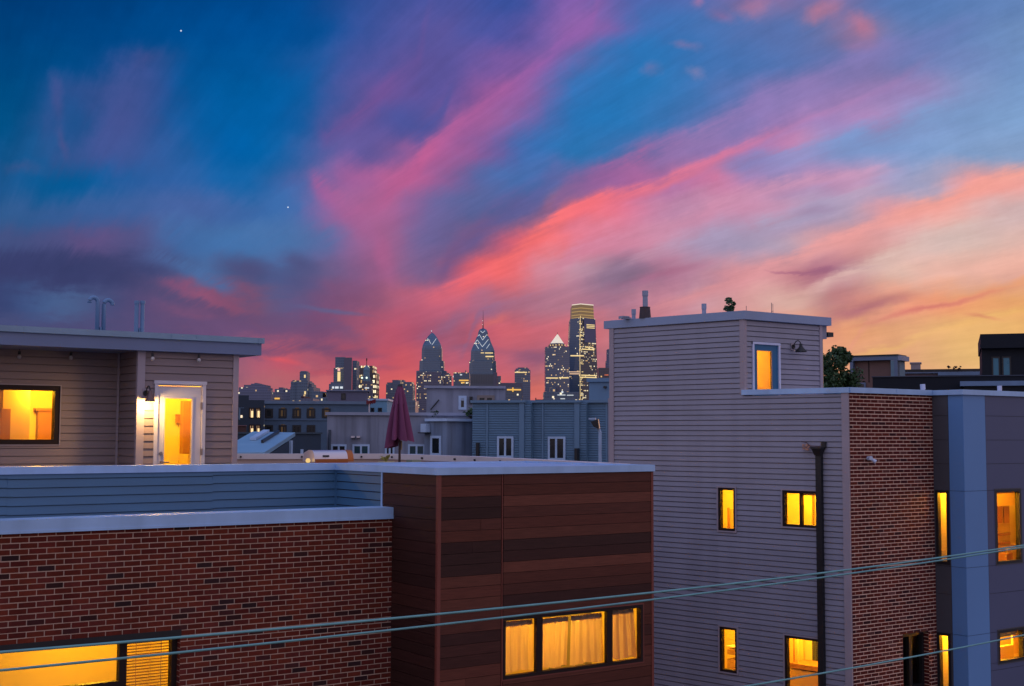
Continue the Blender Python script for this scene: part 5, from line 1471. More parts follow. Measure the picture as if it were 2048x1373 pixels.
inner(FQ, 'door_edge', 1454.5, 1457, 1016, 1070, -1.25, 0.05, M_DOORWOOD)
inner(FQ, 'cabinet', 1454.5, 1490, 1298, 1314, -1.0, 0.3, M_SHELF)
inner(FQ, 'cabinet', 1454.5, 1490, 1318, 1380, -1.0, 0.3, M_SHELF)
inner(FQ, 'worktop', 1452, 1490, 1293.5, 1297.5, -0.95, 0.35, M_WHITE)
inner(FQ, 'wall_return', 1602, 1624, 980, 1060, -1.5, 0.03, MATS['ochre_plaster'])
inner(FQ, 'roller_blind', 1604, 1634, 985, 992, -0.16, 0.02, M_SHELF)
inner(FQ, 'roller_blind', 1571, 1600, 982, 988, -0.16, 0.02, M_SHELF)
inner(FQ, 'counter', 1578, 1660, 1338, 1420, -0.9, 0.5, M_SHELF)
inner(FQ, 'worktop', 1577, 1660, 1335.5, 1338, -0.86, 0.55, M_DOORWOOD)
inner(FQ, 'curtain_panel', 1586, 1589, 1274, 1336, -1.0, 0.03, M_DOORWOOD)
inner(FQ, 'curtain_panel', 1591, 1596, 1274, 1336, -1.05, 0.03, M_SHELF)
inner(FQ, 'partition', 1578, 1607, 1265, 1340, -1.5, 0.05, MATS['ochre_plaster'])
# side slots and front windows of the bay
for F, q, rk in ((FSB, W1, dict(watts=48, D=0.75, mr=0.0, ml=0.0, lx=.5)), (FSB, W2, dict(watts=40, D=0.75, mr=0.0, ml=0.0)), (FBB, F1, dict(watts=150, D=1.2, auto=True, lx=.3)), (FBB, F2, dict(watts=125, D=1.2, auto=True, lx=.3))):
    win(HB, F.off(0.004), q[0], q[1], q[2], q[3], fw=0.05 if F is FBB else 0.055, frame_m=M_BLACK, trim=0 if F is FSB else 0.02, trim_m=GREYD, trim_y=0.018, dep=0.07, rec=0.02)
    room(HB, F, q[0], q[1], q[2], q[3], y0=-0.11, **{'ml': 0.1, 'mr': 0.4, 'below': 0.3, 'above': 0.25, **rk})
inner(FBB, 'header_beam', 1985, 2030, 976, 1011, -0.7, 0.1, MATS['ochre_plaster'])
inner(FBB, 'cabinet', 1990, 2021, 1012, 1108, -0.85, 0.3, M_SHELF)
inner(FBB, 'cabinet_door', 1993, 2005, 1014, 1046, -0.82, 0.02, M_DOORWOOD)
inner(FBB, 'cabinet_door', 2008, 2019, 1014, 1046, -0.82, 0.02, M_DOORWOOD)
inner(FBB, 'shelf', 1990, 2021, 1068, 1070, -0.80, 0.04, M_DOORWOOD)
inner(FBB, 'shelf', 1990, 2021, 1086, 1088, -0.80, 0.04, M_DOORWOOD)
inner(FBB, 'basin', 2013, 2026, 1108, 1122, -0.5, 0.2, M_DOORWOOD)
inner(FBB, 'roller_blind', 1990, 2041, 982, 986, -0.14, 0.02, M_DOORWOOD)
inner(FBB, 'roller_blind', 1996, 2047, 1261, 1268, -0.14, 0.02, M_SHELF)
inner(FBB, 'picture', 2026, 2040, 1266, 1306, -0.6, 0.05, MATS['ochre_plaster'])
inner(FBB, 'headboard', 1990, 2028, 1296, 1330, -0.5, 0.1, M_SHELF)
for k in range(5):
    inner(FSB, 'patterned_panel', 1888.5 + (k % 2) * 1.5, 1895, 1082 + k * 8.4, 1087.5 + k * 8.4, -0.4, 0.02, M_DOORWOOD)
tp = FBB.px(2012, 1112, -0.4)
mb = MB(); mb.tube([FBB.pt(tp[0], -0.4, tp[1] - .02), FBB.pt(tp[0] + .02, -0.4, tp[1] + 0.10), FBB.pt(tp[0] + .07, -0.4, tp[1] + 0.14), FBB.pt(tp[0] + .14, -0.4, tp[1] + 0.13)], 0.012, 8); mb.build('tap', M_STEEL, HB)
# downspout and scupper
xd0, xd1 = FQ.px(1649.5, 1100)[0], FQ.px(1638.5, 1100)[0]
zh = FQ.px(1641, 909)[1]
mb = MB(); mb.fbox(FQ, xd0, xd1, 0.02, 0.10, 0.2, zh); mb.build('downspout', M_BLACK, HB)
mb = MB()
xm = (xd0 + xd1) / 2; hw = (xd1 - xd0) / 2
P = FQ.pt
w2 = hw * 1.75; zt_ = zh + 0.10
mb.box8([P(xm - hw, 0.025, zh - 0.02), P(xm + hw, 0.025, zh - 0.02), P(xm + hw, 0.125, zh - 0.02), P(xm - hw, 0.125, zh - 0.02), P(xm - w2, 0.02, zt_), P(xm + w2, 0.02, zt_), P(xm + w2, 0.17, zt_), P(xm - w2, 0.17, zt_)])
mb.fbox(FQ, xm - w2 * 1.1, xm + w2 * 1.1, 0.018, 0.175, zt_, zt_ + 0.025)
mb.build('conductor_head', M_BLACK, HB)
mb = MB(); mb.fbox(FQ, FQ.px(1654, 895)[0], FQ.px(1645, 895)[0], 0.018, 0.05, zt_ + 0.026, zt_ + 0.13); mb.build('scupper', M_BLACK, HB)
# roof pipes
def pipe(u, vt, Y, r, u_base_z, tilt=0.0, m_=None, name='vent_pipe'):
    F = Frame((0, Y), (1, 0)); x, z = F.px(u, vt)
    mb = MB()
    mb.tube([F.pt(x - tilt, 0, u_base_z), F.pt(x, 0, z - 0.10)], r, 12); mb.tube([F.pt(x - tilt * .12, 0, z - 0.11), F.pt(x, 0, z)], r * 1.18, 12)
    return mb.build(name, m_ or M_COPING, HB)
M_PVC = mat('grey_pvc', (0.30, 0.33, 0.42), 0.5)
pipe(1267.5, 619, 20.4, 0.042, ZP1 - 0.02, m_=M_PVC)
pipe(1290.5, 582, 20.0, 0.055, ZP1 - 0.02, m_=M_PVC)
F = Frame((0, 20.0), (1, 0)); x, z = F.px(1290, 614.5)
mb = MB(); mb.lathe(F.pt(x, 0, 0), [(0.0, ZP1), (0.125, ZP1), (0.105, z - 0.01), (0.112, z - 0.01), (0.112, z), (0.05, z)], 16); mb.build('flue_collar', mat('rusty_flue', (0.06, 0.042, 0.045), 0.7, var=0.3), HB)
pipe(1408, 608, 18.9, 0.044, ZP1 - 0.02, m_=M_PVC)
F = Frame((0, 20.3), (1, 0)); x0, z = F.px(1243, 633); x1 = F.px(1263, 633)[0]
mb = MB(); mb.box(x0 + .02, x1, 20.3, 20.42, ZP1, z - .01); mb.box(x0 + .03, x1 - .06, 20.29, 20.43, z - .01, z + 0.012); mb.build('roof_hatch', M_PVC, HB)
pipe(1845, 769, 16.9, 0.045, ZR0 - 0.25, tilt=-0.10, m_=mat('white_pvc', (0.6, 0.66, 0.8), 0.4)); pipe(1999, 772, 16.6, 0.042, ZR0 - 0.25, m_=MATS['white_pvc'])
sconce('wall_lamp', 'unlit dark gooseneck barn lamp beside the teal pilot house door', FP, 1585, 694, False, 1602, 704, sr=0.115)
# flood light on the brick, dead sprig, roof plant, aerials
x, z = FF.px(1735, 917)
t = thing('flood_light', 'small white security light fixed to the right brick front', 'security light', FF.pt(x, 0.0, z))
mb = MB(); mb.tube([FF.pt(x, 0.0, z), FF.pt(x, 0.03, z)], 0.035, 14); mb.build('mount', MATS['white_pvc'], t)
for dx, dz, e in ((-0.03, 0.015, (-0.02, 0.07, -0.01)), (0.035, -0.015, (0.05, 0.07, -0.05))):
    mb = MB(); a_ = FF.pt(x + dx * .3, 0.045, z + dz * .3); b_ = FF.pt(x + dx, 0.06, z + dz); c2 = FF.pt(x + dx + e[0], 0.05 + e[1], z + dz + e[2])
    mb.tube([a_, b_, c2], [0.012, 0.022, 0.04], 12); mb.build('lamp_head', MATS['white_pvc'], t)
x, z = FQ.px(1612, 893)
t = thing('dry_sprig', 'dry orange sprig of leaves caught on the siding left of the black downspout', 'plant', FQ.pt(x, 0.02, z))
mb = MB(); mb.tube([FQ.pt(FQ.px(1643, 895)[0], 0.03, z), FQ.pt(FQ.px(1622, 893)[0], 0.05, z + 0.01), FQ.pt(FQ.px(1616, 887)[0], 0.06, z + 0.07), FQ.pt(FQ.px(1607, 884)[0], 0.07, z + 0.09)], 0.008, 6); mb.build('stem', mat('dry_stem', (0.12, 0.05, 0.04), 0.8), t)
mb = MB(); rl = random.Random(3)
for k in range(22):
    a_ = FQ.px(1610 + rl.uniform(-5, 10), 895 + rl.uniform(-5, 5), 0.05); s_ = 0.02; yy = 0.03 + rl.uniform(0, 0.08)
    mb.poly([FQ.pt(a_[0] - s_, yy, a_[1]), FQ.pt(a_[0], yy + 0.02, a_[1] - s_), FQ.pt(a_[0] + s_, yy, a_[1] + rl.uniform(-.02, .02)), FQ.pt(a_[0], yy - 0.01, a_[1] + s_)])
mb.build('leaves', mat('dry_leaf', (0.42, 0.20, 0.12), 0.8), t)


def bush(name, label, cat, c, rx, rz, n, leaf, m_leaf, m_stem, seed, base=None, group=None, clumps=9, cr=(0.22, 0.42)):
    rl = random.Random(seed)
    t = thing(name, label, cat, (c[0], c[1], base if base is not None else c[2] - rz), group)
    zb_ = base if base is not None else c[2] - rz
    cl = []
    for k in range(clumps):
        a_ = rl.uniform(0, 6.28); h = rl.uniform(-0.8, 0.95); w_ = math.sqrt(max(0.05, 1 - h * h)) * rl.uniform(0.35, 0.95)
        cl.append((c[0] + math.cos(a_) * rx * w_, c[1] + math.sin(a_) * rx * w_, c[2] + h * rz, rl.uniform(*cr)))
    mb = MB()
    for k in range(n):
        q = rl.choice(cl)
        v = Vector((rl.gauss(0, 1), rl.gauss(0, 1), rl.gauss(0, 1))).normalized() * rl.random() ** 0.45
        p_ = Vector((q[0] + v.x * rx * q[3], q[1] + v.y * rx * q[3], q[2] + v.z * rz * q[3]))
        u_ = Vector((rl.gauss(0, 1), rl.gauss(0, 1), rl.gauss(0, 1))).normalized(); w_ = u_.cross(Vector((rl.gauss(0, 1), rl.gauss(0, 1), rl.gauss(0, 1)))).normalized()
        s_ = leaf * rl.uniform(0.6, 1.3)
        g_ = rl.uniform(0.55, 1.5)
        mb.poly([p_ - u_ * s_, p_ + w_ * s_ * 0.55, p_ + u_ * s_, p_ - w_ * s_ * 0.55], 0, None, (0.032 * g_, 0.072 * g_, 0.022 * g_))
    mb.build('crown', m_leaf, t)
    mb = MB(); mb.tube([(c[0], c[1], zb_), (c[0] + rx * 0.05, c[1], (zb_ + c[2]) / 2), (c[0], c[1], c[2])], [rx * 0.14, rx * 0.10, rx * 0.04], 8)
    for q in cl[:6]:
        mb.tube([(c[0], c[1], c[2] - rz * 0.4), (q[0], q[1], q[2])], [rx * 0.05, rx * 0.015], 6)
    mb.build('trunk', m_stem, t)
    return t


M_LEAF = mat('leaf_green', (1, 1, 1), 0.6, var=0.2, attr=True)
M_BARK = mat('bark', (0.05, 0.035, 0.025), 0.9)
F = Frame((0, 18.6), (1, 0)); x, z = F.px(1459, 613)
bush('roof_plant', 'small leafy green plant growing above the pilot house eave', 'plant', (x, 18.6, z + 0.01), 0.12, 0.125, 420, 0.030, M_LEAF, M_BARK, 5, base=ZP1, clumps=9, cr=(.3, .6))
for u, vt, lb, r_ in ((1492.5, 612, 'thin short aerial rod on the pilot house roof, right of the plant', 0.006), (1543, 606, 'tall thin lattice aerial on the pilot house roof', 0.007)):
    F = Frame((0, 19.2), (1, 0)); x, z = F.px(u, vt)
    t = thing('aerial', lb, 'aerial', (x, 19.2, ZP1 + 0.01), 'aerials on the pilot house roof')
    mb = MB(); mb.tube([(x, 19.2, ZP1 + 0.01), (x, 19.2, z)], r_, 6)
    mb.build('mast', mat('aerial_metal', (0.12, 0.10, 0.12), 0.5), t)
    if u > 1500:
        mb = MB(); mb.tube([(x + 0.05, 19.2, ZP1 + 0.01), (x + 0.04, 19.2, z - 0.02)], 0.005, 6)
        for k in range(6):
            zz = ZP1 + 0.05 + k * 0.04; mb.tube([(x, 19.2, zz), (x + 0.05, 19.2, zz + 0.02)], 0.004, 5)
        mb.build('lattice', MATS['aerial_metal'], t)
    else:
        mb = MB(); mb.box(x - 0.022, x + 0.022, 19.18, 19.22, ZP1 + 0.02, ZP1 + 0.075); mb.build('aerial_base', M_BLACK, t)

# ------------------------------------------------------------------ utility cables along the street
def cable(name, label, pts, Y, r):
    F = Frame((0, Y), (1, 0))
    q = [F.px(u, v) for u, v in pts]
    # least squares parabola: a hanging cable sags smoothly
    n = len(q); mx_ = sum(a for a, _ in q) / n
    import numpy as np
    co = np.polyfit([a - mx_ for a, _ in q], [b for _, b in q], 3 if n > 4 else 2)
    xa, xb = q[0][0] - 1.5, q[-1][0] + 2.5
    P = [(xa + (xb - xa) * i / 60, Y, float(np.polyval(co, xa + (xb - xa) * i / 60 - mx_))) for i in range(61)]
    mb = MB(); mb.tube(P, r, 8)
    tw = [(p[0], Y + 1.1 * r * math.cos(i * 2.2), p[2] + 1.1 * r * math.sin(i * 2.2)) for i, p in enumerate(P)]
    o = mb.build(name, mat('cable_sheath', (0.16, 0.36, 0.34), 0.55, var=0.15, scale=6), smooth=True)
    return tag(o, label, 'cable', 'utility cables above the street')
cable('utility_cable', 'upper of the two cables crossing the timber bay, just above its window', [(78, 1299), (440, 1268), (800, 1236), (1080, 1209), (1280, 1188.5), (1610, 1151), (1820, 1123.5), (2048, 1091)], 8.0, 0.0088)
cable('utility_cable', 'lower of the two cables crossing the timber bay, grazing its window head', [(223, 1319), (348, 1307), (800, 1258.5), (1080, 1226.5), (1280, 1203), (1610, 1160.6), (1820, 1130), (2048, 1095)], 8.15, 0.0082)
cable('utility_cable', 'lowest cable, crossing the downspout and the small lower right window', [(1493, 1373), (1610, 1353), (1890, 1302), (2048, 1270.5)], 8.3, 0.0085)

# ------------------------------------------------------------------ middle distance
def slab(parent, name, F, x0, x1, y0, y1, z0, z1, m_):
    mb = MB(); mb.fbox(F, x0, x1, y0, y1, z0, z1); return mb.build(name, m_, parent)


M_WINW = mat('window_white', (0.42, 0.55, 0.72), 0.5)
M_DARKGL = mat('dark_pane', (0.012, 0.016, 0.020), 0.12, var=0.3)
M_TEALGL = mat('teal_pane', (0.02, 0.06, 0.075), 0.12, var=0.3)


def mwin(parent, F, u0, u1, v0, v1, fm, fw=0.08, mull=(), name='window', glass=None, y=0.03, label=None):
    x0, z1 = F.px(u0, v0); x1, z0 = F.px(u1, v1)
    mb = MB()
    for q in ((x0, x0 + fw, z0, z1), (x1 - fw, x1, z0, z1), (x0 + fw, x1 - fw, z0, z0 + fw), (x0 + fw, x1 - fw, z1 - fw, z1)):
        mb.fbox(F, q[0], q[1], -0.04, y, q[2], q[3])
    for m_ in mull:
        xm = F.px(m_, (v0 + v1) / 2)[0]; mb.fbox(F, xm - fw * .5, xm + fw * .5, -0.04, y - 0.004, z0 + fw, z1 - fw)
    w = mb.build(name, fm, parent)
    mb = MB(); mb.fbox(F, x0 + fw * .6, x1 - fw * .6, -0.03, 0.008, z0 + fw * .6, z1 - fw * .6); mb.build('pane', glass or M_DARKGL, w)
    return w


# corrugated blue grey building behind the terrace
M_CORR = mat('corrugated_blue', (0.115, 0.215, 0.315), 0.5, var=0.06)
M_CORRT = mat('blue_flashing', (0.125, 0.225, 0.33), 0.5, var=0.06)
F = view_frame(945, 46, 108)
t = thing('corrugated_building', 'blue grey corrugated metal building with paired tall windows behind the terrace', 'building', F.pt(5, 0, 0))
def corr(mb, F, x0, x1, z0, z1, pitch=0.085, amp=0.022):
    z = z0
    while z < z1 - 1e-6:
        zt_ = min(z + pitch, z1)
        for a, b, ya, yb in ((0, .35, 0, 0), (.35, .5, 0, amp), (.5, .85, amp, amp), (.85, 1, amp, 0)):
            za, zb2 = z + (zt_ - z) * a, z + (zt_ - z) * b
            mb.poly([F.pt(x0, ya, za), F.pt(x1, ya, za), F.pt(x1, yb, zb2), F.pt(x0, yb, zb2)])
        z = zt_
xs = [F.px(u, 850)[0] for u in (945, 1046, 1152.5, 1222)]
zt1 = F.px(1000, 806)[1]
mb = MB()
for i, (a, b) in enumerate(zip(xs, xs[1:])):
    corr(mb, F.off(-0.25 * i), a, b + 0.3, 0, zt1)
    mb.fbox(F.off(-0.25 * i), a, b + 0.3, -9, -0.02, 0, zt1)
mb.build('corrugated_wall', M_CORR, t)
for i, (a, b) in enumerate(zip(xs, xs[1:])):
    mb = MB(); mb.fbox(F.off(-0.25 * i), a - 0.05, b + 0.1, -0.3, 0.12, zt1, F.px(1000, 801)[1] + 0.0015 * i); mb.build('coping', M_CORRT, t)
    if i < 2:
        mb = MB(); mb.fbox(F.off(-0.25 * i), b - 0.12, b + 0.06, -0.26, 0.07, 0, zt1 - 0.01); mb.build('pilaster', M_CORRT, t)
for u, q in ((975, 0), (1082, 1), (1206.5, 2)):
    x = F.px(u, 850)[0]; mb = MB(); mb.fbox(F.off(-0.25 * q), x - 0.03, x + 0.03, 0, 0.05, 0, zt1 - 0.02); mb.build('seam_cover', M_CORRT, t)
mwin(t, F.off(0.03), 994.5, 1027, 873, 916, M_WINW, 0.075, (1010.5,)); mwin(t, F.off(-0.22), 1096, 1131, 873.5, 921, M_WINW, 0.075, (1112.5,))
x0, z1 = F.px(1178, 757, -6); x1 = F.px(1240, 757, -6)[0]
mb = MB(); mb.fbox(F, x0, x1, -8, -6, zt1, z1 - 0.15); mb.fbox(F, x0 - 0.08, x1, -8.1, -5.9, z1 - 0.15, z1); mb.build('penthouse', M_CORRT, t)
x, z = F.px(1211, 775, -6); mb = MB(); mb.fbox(F, x - .05, x + .05, -5.99, -5.85, z - .04, z + .04); mb.build('penthouse_light', M_BLACK, t)
for u, v in ((957, 889), (1153.5, 900)):
    x, z = F.px(u, v); mb = MB(); mb.fbox(F, x - 0.05, x + 0.05, -0.2, 0.14, z - 1.2, z + 0.05); mb.build('meter_box', M_BLACK, t)
# pole light in front of it
F = view_frame(1200, 38, 100)
x, zt_ = F.px(1200, 861); b = F.pt(x, 0, 0)
t = thing('pole_light', 'pale pole with a dark flood light head in front of the corrugated building', 'street lamp', (b[0], b[1], 0))
x1, z1 = F.px(1193, 851)
mb = MB(); mb.tube([F.pt(x, 0, 0), F.pt(x, 0, zt_ - 0.05), F.pt(x - 0.04, 0, zt_ + .03), F.pt(x1, 0, z1 + 0.02)], 0.05, 10); mb.build('pole', mat('pole_paint', (0.36, 0.46, 0.60), 0.5), t)
xh, zh_ = F.px(1193, 848)
mb = MB(); mb.box8([F.pt(xh - .06, -.12, zh_ - .10), F.pt(xh + .1, -.12, zh_ - .16), F.pt(xh + .1, .16, zh_ - .16), F.pt(xh - .06, .16, zh_ - .10), F.pt(xh - .16, -.12, zh_ + .06), F.pt(xh + .06, -.12, zh_ + .13), F.pt(xh + .06, .16, zh_ + .13), F.pt(xh - .16, .16, zh_ + .06)]); mb.build('lamp_head', M_BLACK, t)
mb = MB(); mb.fbox(F, xh - .22, xh - .02, -.1, .14, zh_ + .12, zh_ + .17); mb.build('visor', MATS['pole_paint'], t)

# stucco building
M_STUC = mat('stained_stucco', (0.255, 0.275, 0.345), 0.9, var=0.12, scale=1.2, stain=0.35, bump=0.1)
M_STUCB = mat('stained_stucco_blue', (0.21, 0.27, 0.37), 0.9, var=0.12, scale=1.2, stain=0.45, bump=0.1)
F = view_frame(654, 47, 87)
t = thing('stucco_building', 'stained grey stucco building with a taller block and a projecting entry', 'building', F.pt(4, 0, 0))
mb = MB(); a = F.px(654, 860)[0]; b = F.px(852, 860)[0]; z1 = F.px(720, 831)[1]
mb.fbox(F, a, b + 2, -8, 0, 0, z1); mb.build('main_wall', M_STUC, t)
mb = MB(); mb.fbox(F, a - 0.06, F.px(952, 830)[0], -0.4, 0.09, z1, F.px(720, 825)[1]); mb.build('coping', mat('stucco_coping', (0.28, 0.30, 0.38), 0.7), t)
mb = MB(); x = F.px(742, 860)[0]; mb.fbox(F, x - 0.02, x + 0.25, -0.01, 0.02, 0, z1 - .02); mb.build('expansion_joint', M_STUC, t)
# projecting entry: front facet plus return
fx0, fx1, fx2 = F.px(820, 870)[0] - 0.12, F.px(893, 870, 0.7)[0], F.px(952, 870, 0.2)[0]
zt_ = F.px(880, 843, 0.7)[1]
P0 = F.pt(F.px(849, 870, .25)[0], 0.25, 0); P1 = F.pt(fx1, 1.0, 0); P2 = F.pt(fx2, 0.15, 0)
mb = MB(); mb.prism([P0[:2], P1[:2], P2[:2], F.pt(fx2, -2, 0)[:2], F.pt(F.px(849, 870, .25)[0], -2, 0)[:2]], 0, zt_); mb.build('entry_block', M_STUCB, t)
Q = lambda p, s: (p[0] + s[0], p[1] + s[1])
nd = F.n * 0.12
mb = MB(); mb.prism([Q(P0, nd), Q(P1, nd), Q(P2, nd), F.pt(fx2, -0.8, 0)[:2], F.pt(F.px(849, 870, .25)[0], -0.8, 0)[:2]], zt_, F.px(880, 837.5, .7)[1]); mb.build('entry_coping', M_WINW, t)
FE = Frame(P0, (P1[0] - P0[0], P1[1] - P0[1])); FE.n = FE.n if FE.n.dot(CAM - FE.P) > 0 else -FE.n
mwin(t, FE, 861.5, 882.5, 872, 912, M_WINW, 0.09)
x0, z1 = FE.px(849.5, 848); x1, z0 = FE.px(860, 865)
mb = MB(); mb.fbox(FE, x0, x1, 0, 0.22, z0, z1); mb.build('wall_box', M_WINW, t)
mb = MB(); mb.fbox(FE, x0 - .06, x1 + .06, 0, 0.3, z0 - 0.04, z0 - 0.004); mb.build('box_shelf', M_BLACK, t)
# taller block, set back
FH = F.off(-3.0)
ax, az = FH.px(853, 778); cx_ = FH.px(904, 778)[0]; bx = FH.px(1011, 778)[0]
zt2 = FH.px(880, 777)[1]
mb = MB(); mb.fbox(FH, ax, bx, -6, 0, z1 - 1.2, zt2); mb.build('upper_block', M_STUC, t)
mb = MB(); mb.fbox(FH, ax - .1, bx, -0.4, 0.1, zt2, FH.px(880, 772)[1]); mb.build('upper_coping', MATS['stucco_coping'], t)
mwin(t, FH, 917, 933, 792, 820, M_WINW, 0.10, name='window')
x0, z1_ = FH.px(919.5, 795); x1, z0_ = FH.px(931, 801.5)
mb = MB(); mb.fbox(FH, x0, x1, 0.009, 0.02, z0_, z1_); mb.build('roller_shade', mat('shade_pale', (0.36, 0.42, 0.50), 0.7), t)
mwin(t, FH, 954, 989, 791, 815, mat('sash_brown', (0.22, 0.18, 0.16), 0.6), 0.10, (971.5,))
x, z = FH.px(942, 800); mb = MB(); mb.fbox(FH, x - .06, x + .06, 0, .12, z - .16, z + .12); mb.build('wall_lantern', M_BLACK, t)
a_ = FH.px(861, 820, .08); b_ = FH.px(878, 800, .08)
mb = MB(); mb.tube([FH.pt(a_[0], .08, a_[1]), FH.pt(b_[0], .08, b_[1])], 0.03, 6); mb.build('conduit', M_BLACK, t)
for (u0, u1, m_) in ((662, 693, M_DARKGL), (705, 739, M_TEALGL), (770, 789, M_DARKGL), (816, 850, M_TEALGL)):
    mwin(t, F, u0, u1, 889, 912, M_WINW, 0.07, ((u0 + u1) / 2,), glass=m_)
x, z = F.px(712, 874)
for dx in (-.1, .1):
    mb = MB(); mb.fbox(F, x + dx - .07, x + dx + .06, 0.0, .2, z - .04, z + .03); mb.build('wall_light', M_STEEL, t)
x = F.px(659.5, 880)[0]; mb = MB(); mb.tube([F.pt(x, .08, 0), F.pt(x, .08, F.px(660, 860)[1])], 0.05, 8); mb.build('drain_pipe', mat('drain_blue', (0.05, 0.07, 0.10), 0.5), t)
# parapet shrubs on the entry roof
for u, v, lb, rx in ((871.5, 833, 'pale green tuft of grass on the stucco entry roof', 0.2), (941, 830, 'dark shrub in the corner of the stucco entry roof', 0.3)):
    p = at(u, v, 47.3)
    bush('rooftop_shrub', lb, 'shrub', (p.x, p.y, p.z), rx, rx * 0.9, 240, 0.06, M_LEAF, M_BARK, int(u), base=zt_)

# metal shed roof house
F = view_frame(475, 38, 84)
t = thing('shed_house', 'dark house with a pale blue metal mono pitch roof and skylights', 'house', at(530, 900, 38).to_tuple()[:2] + (0,))
rl_ = [at(430, 906.5, 35.5), at(529, 905, 35.5), at(590.5, 865.5, 41.5), at(505, 863.5, 42.0)]
mb = MB()
th = Vector((0, 0, -0.12))
mb.box8([tuple(p + th) for p in rl_] + [tuple(p) for p in rl_])
mb.build('metal_roof', mat('blue_metal_roof', (0.26, 0.44, 0.56), 0.45, metal=0.15, var=0.07, scale=0.7), t)
def on_roof(s, q, h=0.0):
    a = rl_[0].lerp(rl_[1], s); b = rl_[3].lerp(rl_[2], s); return a.lerp(b, q) + Vector((0, 0, h))
for nm, s0, s1, q0, q1, m_ in (('skylight', .62, .67, .42, .95, M_BLACK), ('roof_vent', .28, .42, .55, .97, M_WINW)):
    mb = MB(); mb.box8([tuple(on_roof(*k)) for k in ((s0, q0, .01), (s1, q0, .01), (s1, q1, .01), (s0, q1, .01), (s0, q0, .09), (s1, q0, .09), (s1, q1, .09), (s0, q1, .09))]); mb.build(nm, m_, t)
mb = MB()
a, b, c, d = rl_
dn = Vector((0, 0, -0.14))
mb.poly([tuple(b + dn), tuple(c + dn), (c.x, c.y, 0), (b.x, b.y, 0)]); mb.poly([tuple(a + dn), tuple(b + dn), (b.x, b.y, 0), (a.x, a.y, 0)])
mb.poly([tuple(c + dn), tuple(d + dn), (d.x, d.y, 0), (c.x, c.y, 0)]); mb.poly([tuple(d + dn), tuple(a + dn), (a.x, a.y, 0), (d.x, d.y, 0)])
mb.build('dark_walls', mat('navy_wall', (0.022, 0.040, 0.066), 0.7), t)
p0 = b.lerp(c, .80) + dn
mb = MB(); q = F.n * 0.05; mb.tube([(p0.x + q.x, p0.y + q.y, p0.z), (p0.x + q.x, p0.y + q.y, 6.5)], 0.11, 4); mb.build('white_post', M_WINW, t)
F = view_frame(500, 45, 80)
t = thing('garage_block', 'low dark navy flat roofed block behind the metal shed roof', 'building', F.pt(3, 0, 0))
a = F.px(470, 870)[0]; b = F.px(642, 870)[0]; z = F.px(600, 868.5)[1]
slab(t, 'wall', F, a, b, -5, 0, 0, z, MATS['navy_wall']); slab(t, 'coping', F, a - .05, b + .05, -5.05, .05, z, z + .06, mat('navy_coping', (0.03, 0.055, 0.08), 0.5))
p = at(604, 899, 44); mb = MB(); mb.tube([(p.x, p.y, 5), tuple(p)], 0.05, 6); mb.build('vent_stack', M_WINW, t)

# three storey grey blue block with two rows of windows
M_GB = mat('greyblue_render', (0.088, 0.14, 0.205), 0.85, var=0.1)
F = view_frame(528, 72, 82)
t = thing('apartment_block', 'grey blue three storey block with two rows of dark windows and a roof railing', 'building', F.pt(5, 0, 0))
a = F.px(528.5, 850)[0]; b = F.px(740, 850)[0]; z = F.px(600, 808.5)[1]
slab(t, 'wall', F, a, b, -9, 0, 0, z, M_GB); slab(t, 'coping', F, a - .06, b + .06, -.4, .1, z, z + .16, mat('block_coping', (0.13, 0.19, 0.27), 0.6))
slab(t, 'string_course', F, a, b, 0, .05, F.px(600, 841)[1], F.px(600, 840)[1], MATS['block_coping'])
mb = MB(); zr_ = F.px(600, 803)[1]
mb.fbox(F, a, b, -.25, -.17, zr_ - .05, zr_ + .02)
x = a
while x < b:
    mb.fbox(F, x, x + .06, -.24, -.18, z + .16, zr_ - .05); x += 1.05
mb.build('roof_railing', MATS['block_coping'], t)
mb = MB(); mb.fbox(F, a, F.px(545 + 40, 805)[0], -.9, -.8, z + .16, zr_ - .12); mb.fbox(F, F.px(598, 805)[0], b, -.9, -.8, z + .16, zr_ - .12); mb.build('railing_screen', M_BLACK, t)
M_DIMLIT = mat('dim_lit_pane', (0.03, 0.025, 0.02), 0.2, var=0.3, emit=((1, 0.62, 0.35), 0.05))
for i, (u0, u1) in enumerate(((530, 546), (557.5, 573.5), (585, 602), (613.5, 630.5), (644, 661))):
    for j, (v0, v1) in enumerate(((817.5, 836.5), (850.5, 868.5))):
        if i == 4 and j == 1:
            continue
        w = mwin(t, F, u0, u1, v0, v1, M_BLACK, 0.10, ((u0 + u1) / 2 + (2 if i % 2 else -1),) if i in (1, 2, 3) else (), glass=M_DARKGL)
        if (i, j) in ((1, 0), (3, 0), (1, 1), (4, 0), (2, 0)):
            x, zz = F.px(u0 + (u1 - u0) * .55, v1 - 3)
            mb = MB(); mb.fbox(F, x - .12, x + .1, .009, .02, zz, zz + (.5 if j == 0 else .45)); mb.build('curtain_strip', emit_mat('glowing_curtain', (0.75, 0.45, 0.25), 0.09), w)  # curtain emits faintly, as if lit from indoors
